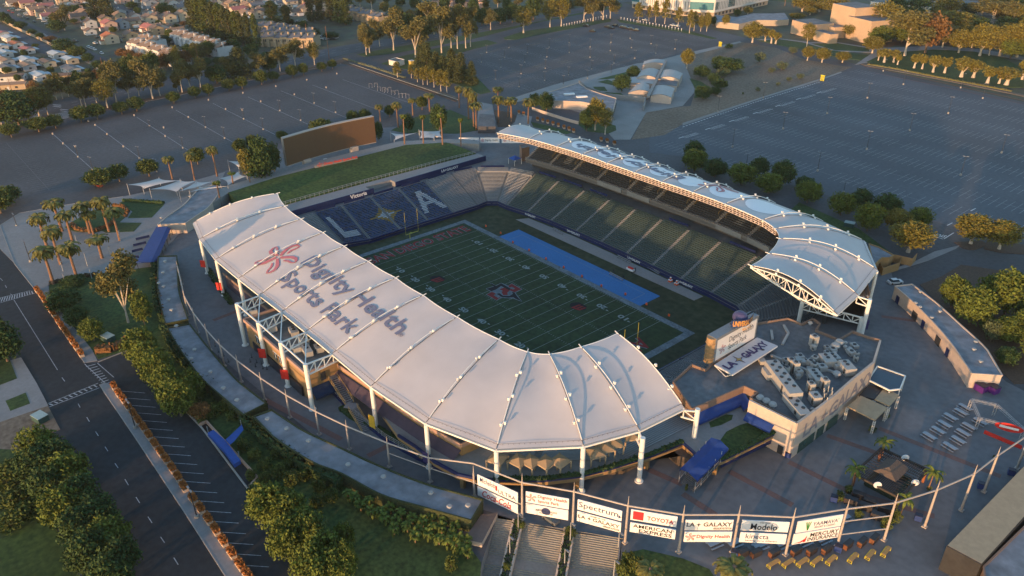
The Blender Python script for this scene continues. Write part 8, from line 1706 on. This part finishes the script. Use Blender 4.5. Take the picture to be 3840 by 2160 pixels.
for i, (x, y) in enumerate(hs4): house(f'distant {("white", "cream", "pinkish")[i % 3]} house, {nth(i+1)} of the scattered top left roofs', P('A', x, y), 13, 10, 5.2 if i % 2 else 3.4, SD+R((-4, 86, 4)[i % 3]), ('white', 'cream', 'pink')[i % 3], ('brown', 'tanr', 'grey', 'brown', 'rose')[i % 5], True, group='scattered top left houses')
# mobile homes lower left
fm = lambda x, y: (x*zc, 180+y*zc)
MH = [(fa(200, 820), 'pale', 'white', 18), (fa(330, 950), 'orange', 'white', 17), (fa(560, 1060), 'rose', 'white', 16), (fa(120, 1130), 'pale', 'white', 16), (fa(60, 730), 'rose', 'white', 14), (fa(1150, 1150), 'pale', 'white', 17), (fa(1420, 1260), 'pale', 'cream', 16), (fa(540, 1270), 'pale', 'white', 18), (fa(960, 1320), 'brown', 'cream', 18), (fa(560, 1390), 'tanr', 'grey', 18), (fa(140, 1290), 'tanr', 'grey', 17), (fm(160, 470), 'grey', 'cream', 17), (fm(820, 620), 'pale', 'white', 19), (fm(1440, 490), 'grey', 'white', 20), (fm(1500, 620), 'brown', 'tan', 26), (fm(250, 650), 'brown', 'white', 20), (fm(1750, 720), 'tanr', 'cream', 22), (fm(220, 820), 'tanr', 'tan', 24), (fa(30, 1000), 'pale', 'white', 15), (fa(-120, 1200), 'tanr', 'white', 16)]
for i, (px, rc, wc, l) in enumerate(MH): house(f'mobile home with {dict(pale="white metal", tanr="tan", rose="pinkish").get(rc, rc)} roof, {nth(i+1)} of the lower left park', px, l*.8, 7.5, 3.2, SD+R(2) if i not in (14, 15, 16, 17) else SD+R(60), wc, rc, False, 'mobile home', 'mobile homes in the lower left park', 'mobile_home', carport=True, chim=False, pitch=.25)
def wall(label, pts, h, m, name='wall', cat='wall', w=.3):
    t = thing(name, label, cat, (pts[0][0], pts[0][1], ZG)); b = MB()
    for a, c in zip(pts[:-1], pts[1:]): b.beam((a[0], a[1], ZG+h/2), (c[0], c[1], ZG+h/2), w, h)
    b.obj('panel', m, t)
wall('long tan block wall beside the mobile home street', [at(fa(x, y)) for x, y in ((0, 410), (400, 620), (800, 800), (1220, 1020), (1400, 1100))], 2.2, mat('tan_block_wall', (.36, .28, .2), .9, .1, 2))
wall('pale block wall round the grassy corner of the mobile homes', [at(fm(x, y)) for x, y in ((1830, 370), (2050, 520))], 2.4, conc_l); wall('white slatted fence at the end of the mobile homes', [at(fm(x, y)) for x, y in ((1120, 640), (1440, 870))], 2.0, white, 'fence', 'fence')
# townhouse terraces
def terrace(label, p, q, n, wc, rc, w=11, h=6.6, pitch=.5, saw=True):
    a, c = at(p), at(q); L = (c-a).xy.length; rz = math.atan2(c.y-a.y, c.x-a.x); t = thing('townhouse_terrace', label, 'terrace', (a.x, a.y, ZG), rz); u = L/n
    for i in range(n):
        x0 = i*u; hh = h+(.7 if i % 2 else 0); b = MB(); b.box((x0+u/2, 0, 0), (u-.05, w, hh)); b.box((x0+u*.25, -w/2-.8, 0), (u*.4, 1.6, hh*.72)); wl_ = b.obj('wall', WM[wc], t, local=True)
        b = MB(); z0, z1 = hh+.1, hh+2.4; b.face([(x0, -w/2-.4, z0), (x0+u, -w/2-.4, z0), (x0+u, w*.15, z1), (x0, w*.15, z1)]); b.face([(x0, w*.15, z1), (x0+u, w*.15, z1), (x0+u, w/2, z0+.6), (x0, w/2, z0+.6)]); b.obj('roof', RM[rc], t, local=True)
        b = MB(); b.box((x0+u*.9, -w*.1, hh), (1.1, 1.1, 3.0)); b.obj('chimney', WM[wc], t, local=True)
        b = MB(); b.box((x0+.1, w*.1, hh), (.25, w*.7, 2.2)); b.obj('parapet', WM[wc], t, local=True)
        for k in (.45, .75):
            b = MB(); b.box((x0+u*k, -w/2-.04, hh*.55), (1.0, .1, 1.7)); b.obj('window', mat('dark_window', (.03, .035, .04)), t, local=True)
terrace('white townhouse terrace with tan roofs, nearest to the avenue', fb(1020, 1010), fb(2000, 1330), 9, 'white', 'tanr'); terrace('white townhouse terrace with tan roofs behind the first', fb(1880, 830), fb(2850, 1130), 9, 'white', 'tanr', 12)
terrace('grey townhouse backs rising behind the nearest terrace', fb(1160, 880), fb(1560, 960), 4, 'white', 'tanr', 8, 5)
terrace('beige apartment terrace, upper row with slate roofs', fc_(1000, 640), fc_(1750, 760), 6, 'tan', 'grey', 12, 6); terrace('beige apartment terrace, lower row with slate roofs', fc_(1050, 900), fc_(2100, 930), 8, 'tan', 'grey', 13, 6.5); terrace('beige apartment terrace, middle row', fc_(1020, 780), fc_(2050, 800), 8, 'tan', 'grey', 10, 6)
terrace('beige apartments behind the right-hand eucalyptus', P('B', 20, 110), P('B', 330, 190), 8, 'tan', 'grey', 12, 6.5); terrace('low pink and cream houses at the top middle', P('B', 700, 40), P('B', 1100, 60), 8, 'pink', 'brown', 12, 5)
# power poles
pole = thing('power_pole', 'pole', 'power pole'); b = MB(); b.tube([(0, 0, 0), (0, 0, 14)], .2, 6, r2=.13); b.obj('pole', mat('rust_pole', (.28, .13, .07), .9, .1, 2), pole, local=True); b = MB(); b.box((0, 0, 12.6), (.15, 2.6, .15)); b.box((0, 0, 11.6), (.15, 2.2, .15)); b.obj('crossarm', wood_d, pole, local=True); PP = Kind(pole); ppos = []
for i, (x, y, ty) in enumerate([(20, 760, 640), (97, 710, 590), (795, 585, 435), (1035, 545, 420), (1505, 500, 350), (1780, 385, 305), (2325, 330, 180), (2485, 445, 195)]):
    p, z = hgt(P('A', x, y), P('A', x, ty)[1]); PP.put((p.x, p.y, ZG), R(20), (1, 1, (z-ZG)/14), f'rusty wooden power pole, {nth(i+1)} from the left behind the avenue', 'power poles along the avenue'); ppos.append((p.x, p.y, z))
wr = thing('power_lines', 'thin power lines strung between the wooden poles', 'power lines', ppos[0]); b = MB()
for p, q_ in zip(ppos[2:-1], ppos[3:]):
    for dz, dy in ((-1.2, 1), (-1.2, -1), (-2.2, .8)):
        pts = [(p[0]+(q_[0]-p[0])*k/8, p[1]+(q_[1]-p[1])*k/8+dy, p[2]+(q_[2]-p[2])*k/8+dz-2.0*math.sin(math.pi*k/8)) for k in range(9)]; b.tube(pts, .03, 3, cap=False)
b.obj('wires', dark_m, wr)
# avenue fence
t = thing('avenue_fence', 'thin dark metal fence along the avenue verge', 'fence', (*xy(P('A', 1500, 660), ZG), ZG)); b = MB()
l = W2([('A', 620, 830), ('A', 1100, 750), ('A', 1500, 668), ('A', 2000, 572), ('A', 2400, 485), ('B', 30, 430)])
for a, c in zip(l[:-1], l[1:]):
    a, c = Vector(a[:2]), Vector(c[:2]); n = int((c-a).length/2.5)
    for z in (.5, 1.9): b.beam((*a, ZG+z), (*c, ZG+z), .05)
    for k in range(n): g = a.lerp(c, k/n); b.beam((*g, ZG), (*g, ZG+2), .06)
b.obj('bars', dark_m, t)
# white campus building
def slab(label, gp_, depth, h0, h1, m, mr, name='campus_building', wins=None):
    """building from its visible ground line going back by depth"""
    g = [at(p).xy for p in gp_]; bk = []
    n = Vector((-.62, .78))
    bk = [p+n*depth for p in g]; t = thing(name, label, 'building', (*g[0], ZG)); b = MB(); b.prism([tuple(p) for p in g]+[tuple(p) for p in bk[::-1]], ZG+h0, ZG+h1, 0, 1); b.obj('wall', [m, mr], t); return t, g
wh = mat('warm_white_wall', (.62, .58, .52), .7, .04, 1); be = mat('beige_wall', (.42, .34, .25), .8, .06, 1)
G5 = lambda x, y: (2360+x*640/1456, y*640/1456)
t, g = slab('long white campus building with slit windows and teal glass bays', [G5(20, 70), G5(450, 140), G5(720, 152), G5(1180, 45)], 30, 4.2, 15, wh, roofg)
b = MB(); ins = [p+Vector((-.62, .78))*3 for p in g]; bk = [p+Vector((-.62, .78))*26 for p in g]; b.prism([tuple(p) for p in ins]+[tuple(p) for p in bk[::-1]], ZG, ZG+4.25); b.obj('ground_floor', be, t)
dw = mat('slit_window', (.05, .055, .06), .3, .1, 1)
for s_ in range(3):
    a, c = g[s_], g[s_+1]; L = (c-a).length; d = (c-a).normalized(); n_ = Vector((d.y, -d.x)); n_ = n_ if n_.y < 0 else -n_; k = 2.0
    while k < L-2:
        bay = (s_ == 1 and 6 < k) or (s_ == 2 and (k < 6 or 22 < k < 34)) or (s_ == 0 and k < 10)
        p = a+d*k+n_*.08
        if not bay: b = MB(); b.beam((*p, ZG+6.0), (*p, ZG+12.5), .55, .2); b.obj('slit_window', dw, t)
        k += 2.6
    for k0, k1 in (((0, 9),) if s_ == 0 else ((6, L-1),) if s_ == 1 else ((1, 6), (22, 34))):
        if k1 > k0+1: p, q_ = a+d*k0+n_*.15, a+d*k1+n_*.15; b = MB(); b.beam((*p, ZG+9.4), (*q_, ZG+9.4), .3, 6.2); b.obj('glass_bay', teal, t)
    b = MB(); p, q_ = a+n_*.1, c+n_*.1
    for k in range(int(L/6)): q2 = a+d*(3+k*6)+Vector((-.62, .78))*2.9; b.beam((*q2, ZG+1), (*q2, ZG+3.2), 2.4, .2) if 0 else b.box((*q2, ZG+1.0), (2.6, .2, 2.2), math.atan2(d.y, d.x))
    b.obj('ground_windows', dw, t)
_, g2 = slab('low beige campus annexe with broad pale flat roof', [G5(740, 235), G5(930, 255), G5(1080, 220), G5(1250, 222), G5(1355, 215)], 34, 0, 4.6, be, crf)
# concrete theatre
def blk(parent, base_px, top_px_y, w, dpt, rz, m, mr, name='wall'):
    p, z = hgt(base_px, top_px_y); b = MB(); co, si = math.cos(rz), math.sin(rz); q = [(p.x, p.y), (p.x+co*w, p.y+si*w), (p.x+co*w-si*dpt, p.y+si*w+co*dpt), (p.x-si*dpt, p.y+co*dpt)]; b.prism(q, ZG, z, 0, 1); b.obj(name, [m, mr], parent); return z
thm = mat('sandstone_concrete', (.52, .37, .24), .85, .06, 1, var2=(.1, .12)); c0 = at(P('C', 1150, 290)); th = thing('theatre_building', 'sandstone-coloured concrete theatre with tall windowless fly tower', 'building', (c0.x, c0.y, ZG))
for bp, ty, w_, d_ in ((('C', 1095, 245), 25, 26, 22), (('C', 812, 250), 150, 24, 20), (('C', 1215, 285), 120, 26, 22), (('C', 1018, 262), 178, 18, 10), (('C', 985, 300), 228, 18, 7)): blk(th, P(*bp), P('C', 0, ty)[1], w_, d_, R(-22), thm, roofg)
for (x, y, ty, w_, d_, lab, m_) in ((1400, 110, 10, 50, 20, 'white far campus building behind the theatre', wh), (1880, 80, 10, 70, 26, 'pale flat campus roof behind the tall trees', wh), (2150, 180, 130, 40, 20, 'low grey campus roof between the right-hand trees', conc_l), (2440, 40, -30, 40, 18, 'white campus building at the top right corner', wh)):
    c0 = at(P('C', x, y)); t = thing('campus_building', lab, 'building', (c0.x, c0.y, ZG)); blk(t, P('C', x, y), P('C', 0, ty)[1], w_, d_, R(5), m_, roofg)
# park hall with barrel roofs
hall = thing('park_hall', 'park hall of pale barrel roofs joined along a central spine', 'building', (*xy(P('B', 2350, 650), ZG), ZG))
def barrel(l, z0, rise, m, zb=ZG):
    q = [at(P(*p), z0) for p in l]; N = 8; b = MB(); bw_ = MB()
    for k in range(N):
        u0, u1 = k/N, (k+1)/N; r0, r1 = rise*math.sin(math.pi*u0), rise*math.sin(math.pi*u1)
        a, c = q[0].lerp(q[1], u0)+Vector((0, 0, r0)), q[0].lerp(q[1], u1)+Vector((0, 0, r1)); d, e = q[3].lerp(q[2], u0)+Vector((0, 0, r0)), q[3].lerp(q[2], u1)+Vector((0, 0, r1)); b.face([a, c, e, d])
        for s0_, s1_ in ((a, c), (e, d)): bw_.face([(s0_.x, s0_.y, zb), (s1_.x, s1_.y, zb), s1_-Vector((0, 0, .15)), s0_-Vector((0, 0, .15))])
    for i, j in ((0, 3), (1, 2)): bw_.face([(q[i].x, q[i].y, zb), (q[j].x, q[j].y, zb), q[j], q[i]])
    b.obj('barrel_roof', m, hall); bw_.obj('wall', stucco_p, hall)
rl_ = mat('ribbed_pale_roof', (.38, .37, .35), .7, .06, 1)
barrel([('B', 2165, 700), ('B', 2325, 690), ('B', 2325, 640), ('B', 2225, 640)], 12.4, 1.2, rl_); barrel([('B', 2335, 720), ('B', 2490, 735), ('B', 2515, 665), ('B', 2350, 650)], 12.4, 1.2, rl_); barrel([('B', 2230, 585), ('B', 2370, 585), ('B', 2400, 530), ('B', 2265, 530)], 13, 1.4, rl_); barrel([('B', 2390, 590), ('B', 2550, 600), ('B', 2576, 555), ('B', 2420, 530)], 13, 1.4, rl_); barrel([('B', 2275, 490), ('B', 2430, 480), ('B', 2455, 455), ('B', 2285, 462)], 12, 1.2, rl_); barrel([('B', 2170, 625), ('B', 2360, 635), ('B', 2380, 590), ('B', 2175, 580)], 12, .3, rl_); barrel([('B', 2370, 640), ('B', 2530, 650), ('B', 2540, 610), ('B', 2390, 600)], 12, .3, roofg)
b = MB(); a_, c_ = at(P('B', 2315, 730), 13.4), at(P('B', 2450, 460), 13.4); b.beam(a_, c_, 1.6, 1.0); b.obj('spine', conc_l, hall); b = MB(); p = at(P('B', 2400, 760)); b.box((p.x, p.y, ZG), (3, .3, 2.6), .1); b.obj('red_door', red, hall); b = MB(); p = at(P('B', 2298, 755)); b.box((p.x, p.y, ZG), (2, .3, 3), .1); b.obj('door', stucco_b, hall)
_t, w_ = flatbuild('park_building', 'low park building with flat grey roof and two white skylights', [P('B', x, y) for x, y in ((1560, 700), (1790, 628), (1850, 670), (1960, 710), (2075, 745), (2045, 852), (1930, 800), (1800, 770), (1600, 762))], 12.8, stucco_p, crf)
for x, y in ((1720, 713), (1815, 732)):
    b = MB(); p = at(P('B', x, y), 12.9); b.box((p.x, p.y, 12.8), (2.2, 6, .7), -.5); b.obj('skylight', white, _t)
for k in range(7): 
    b = MB(); g = Vector(w_[8]).lerp(Vector(w_[7]), k/7+.07); b.box((g.x+.1, g.y-.1, ZG+1), (.2, 1.2, 1.4), .3); b.obj('window', dw, _t)
wall('curved pale garden wall below the park building', [at(P('B', x, y)) for x, y in ((1440, 830), (1560, 870), (1700, 915), (1790, 940))], 1.6, stucco_p)
wall('curved pale wall linking park building and barrel-roofed hall', [at(P('B', x, y)) for x, y in ((1795, 640), (1850, 690), (2000, 745), (2200, 765), (2295, 775), (2280, 840))], 3.0, conc_l, w=.6)
fl, w_ = flatbuild('ticket_booth', 'small white flat-roofed booth by the access road', [P('B', x, y) for x, y in ((358, 455), (412, 437), (475, 452), (425, 470))], 11.6, wh, roofg)
gz = at(P('B', 530, 488)); t = thing('kiosk', 'small yellow kiosk on the lawn right of the booth', 'kiosk', (gz.x, gz.y, ZG)); b = MB(); b.box((gz.x, gz.y, ZG), (2.6, 2.6, 2.6)); b.obj('body', mat('amber_kiosk', (.5, .36, .08), .7, .1, 1), t); b = MB(); b.box((gz.x, gz.y, ZG+2.6), (3, 3, .3)); b.obj('roof', wh, t)
for lab, tl, x, y in (('yellow slotted sign box at the corner of the right car park', 'C', 1052, 610), ('yellow sign box at the end of the pale path', 'C', 282, 352)):
    p = at(P(tl, x, y)); t = thing('sign_box', lab, 'sign', (p.x, p.y, ZG)); b = MB()
    for s_ in (-.9, 0, .9): b.box((p.x+s_, p.y, ZG), (.5, .5, 3.4))
    b.obj('posts', yellow, t); b = MB(); b.box((p.x, p.y, ZG+3), (2.6, .7, .5)); b.obj('cap', yellow, t)
# gate house at the north entrance walk
fl, w_ = flatbuild('gate_canopy', 'grey metal gate canopy at the end of the palm walk', [P('B', x, y) for x, y in ((1045, 860), (1150, 865), (1165, 955), (1030, 955))], 12.0, mat('dark_gate', (.06, .06, .065), .7, .1, 1), roofg, par=0)
nb = [(t_, x, y) for t_, x, y in (('B', 1045, 1130), ('B', 1190, 1130))]
fl, w_ = flatbuild('lift_tower', 'brown stucco tower at the left end of the upper deck', [P('B', x, y) for x, y in ((1345, 1098), (1400, 1092), (1420, 1110), (1362, 1122))], 14.5, stucco_b, roofg, par=.2)
t = thing('blue_tent', 'small blue-topped tent on the concourse below the brown tower', 'tent', (*xy((1930, 600), ZG), ZG)); b = MB(); p = at((1931, 592), 11.4); 
for i in range(4): a0_, a1_ = R(45+90*i), R(135+90*i); b.face([(p.x+3*math.cos(a0_), p.y+3*math.sin(a0_), 11.2), (p.x+3*math.cos(a1_), p.y+3*math.sin(a1_), 11.2), (p.x, p.y, 12.6)])
b.obj('roof', mat('royal_tent', (.02, .07, .30), .6, .1, 1), t); b = MB()
for i in range(4): a0_ = R(45+90*i); b.beam((p.x+2.9*math.cos(a0_), p.y+2.9*math.sin(a0_), ZG), (p.x+2.9*math.cos(a0_), p.y+2.9*math.sin(a0_), 11.2), .12)
b.obj('posts', steel, t)
def _mk(r_): b = MB(); b.box((0, 0, 0), (.12, .12, 1.1)); b.obj('stake', white, r_, local=True); b = MB(); b.box((0, 0, 1.0), (.5, .08, .6)); b.obj('plate', white, r_, local=True)
MK = small('lot_sign', 'small sign', _mk)
for i in range(17): x = 1680+20*i; y = 203-4.2*i; p = at(P('B', x, y)); MK.put((p.x, p.y, ZG+.13), 0, (1.2, 1.2, 1.4), f'small white lot sign, {nth(i+1)} from the left along the lawn', 'white signs along the lawn')
for i in range(20): x = 2110+24*i; y = 150+4.6*i; p = at(P('B', x, y)); MK.put((p.x, p.y, ZG+.13), 0, (1.2, 1.2, 1.4), f'small white lot sign, {nth(i+1)} from the left beside the campus road', 'white signs beside the campus road')
# turnstile frames in the left car park
def _tf(r_): 
    b = MB(); b.beam((-1.2, 0, 0), (-1.2, 0, 2.6), .1); b.beam((1.2, 0, 0), (1.2, 0, 2.6), .1); b.beam((-1.2, 0, 2.5), (1.2, 0, 2.5), .08); b.obj('frame', galv, r_, local=True)
    for s_ in (-1.2, 1.2): b = MB(); b.box((s_, 0, 0), (.3, 1.2, .15)); b.obj('foot', galv, r_, local=True)
TF = small('portable_gate', 'portable gate', _tf)
for i, (x, y) in enumerate([(222, 660), (262, 655), (285, 685), (322, 690), (337, 700), (365, 690), (390, 715), (420, 710), (448, 735), (475, 735), (500, 740)]): p = at(P('B', x, y)); TF.put((p.x, p.y, ZG+.03), .9, (.75, .75, .9), f'white portable gate frame, {nth(i+1)} from the left in the left car park', 'portable gates in the left car park')
# green utility box
for lab, px in (('pale green utility box in the lawn hedge by the road', P('D', 820, 1120)), ('pale green cabinet on the dirt patch left of the road', P('G', 310, 275)), ('dark enclosure with pale top behind the far canopy', P('F', 1255, 260))):
    p = at(px); t = thing('utility_cabinet', lab, 'cabinet', (p.x, p.y, ZG)); b = MB(); b.box((p.x, p.y, ZG+.1), (3.4, 2.4, 1.5), .3); b.obj('body', mat('dark_green_cabinet', (.03, .07, .06), .6, .1, 2), t); b = MB(); b.box((p.x, p.y, ZG+1.6), (3.5, 2.5, .1), .3); b.obj('lid', mat('pale_green_lid', (.35, .42, .38), .6, .1, 2), t)
for K_ in list(CARS.values())+[LP, LPs, BK]+[k[0] for v in TP.values() for k in v]:
    if not K_.used:
        for ch in KIDS(K_.root): bpy.data.objects.remove(ch)
        bpy.data.objects.remove(K_.root)

# thin evening air
hz = MB(); hz.box((-300, 380, ZG-11), (2100, 1900, 175)); hm = bpy.data.materials.new('haze'); hm.use_nodes = True; hn = hm.node_tree.nodes; hn.remove(hn['Principled BSDF'])
vo = hn.new('ShaderNodeVolumePrincipled'); vo.inputs['Color'].default_value = (.95, .93, .90, 1); vo.inputs['Density'].default_value = .00005; vo.inputs['Anisotropy'].default_value = .2
hm.node_tree.links.new(vo.outputs[0], hn['Material Output'].inputs['Volume']); ho = hz.obj('haze', hm); prop(ho, kind='stuff')
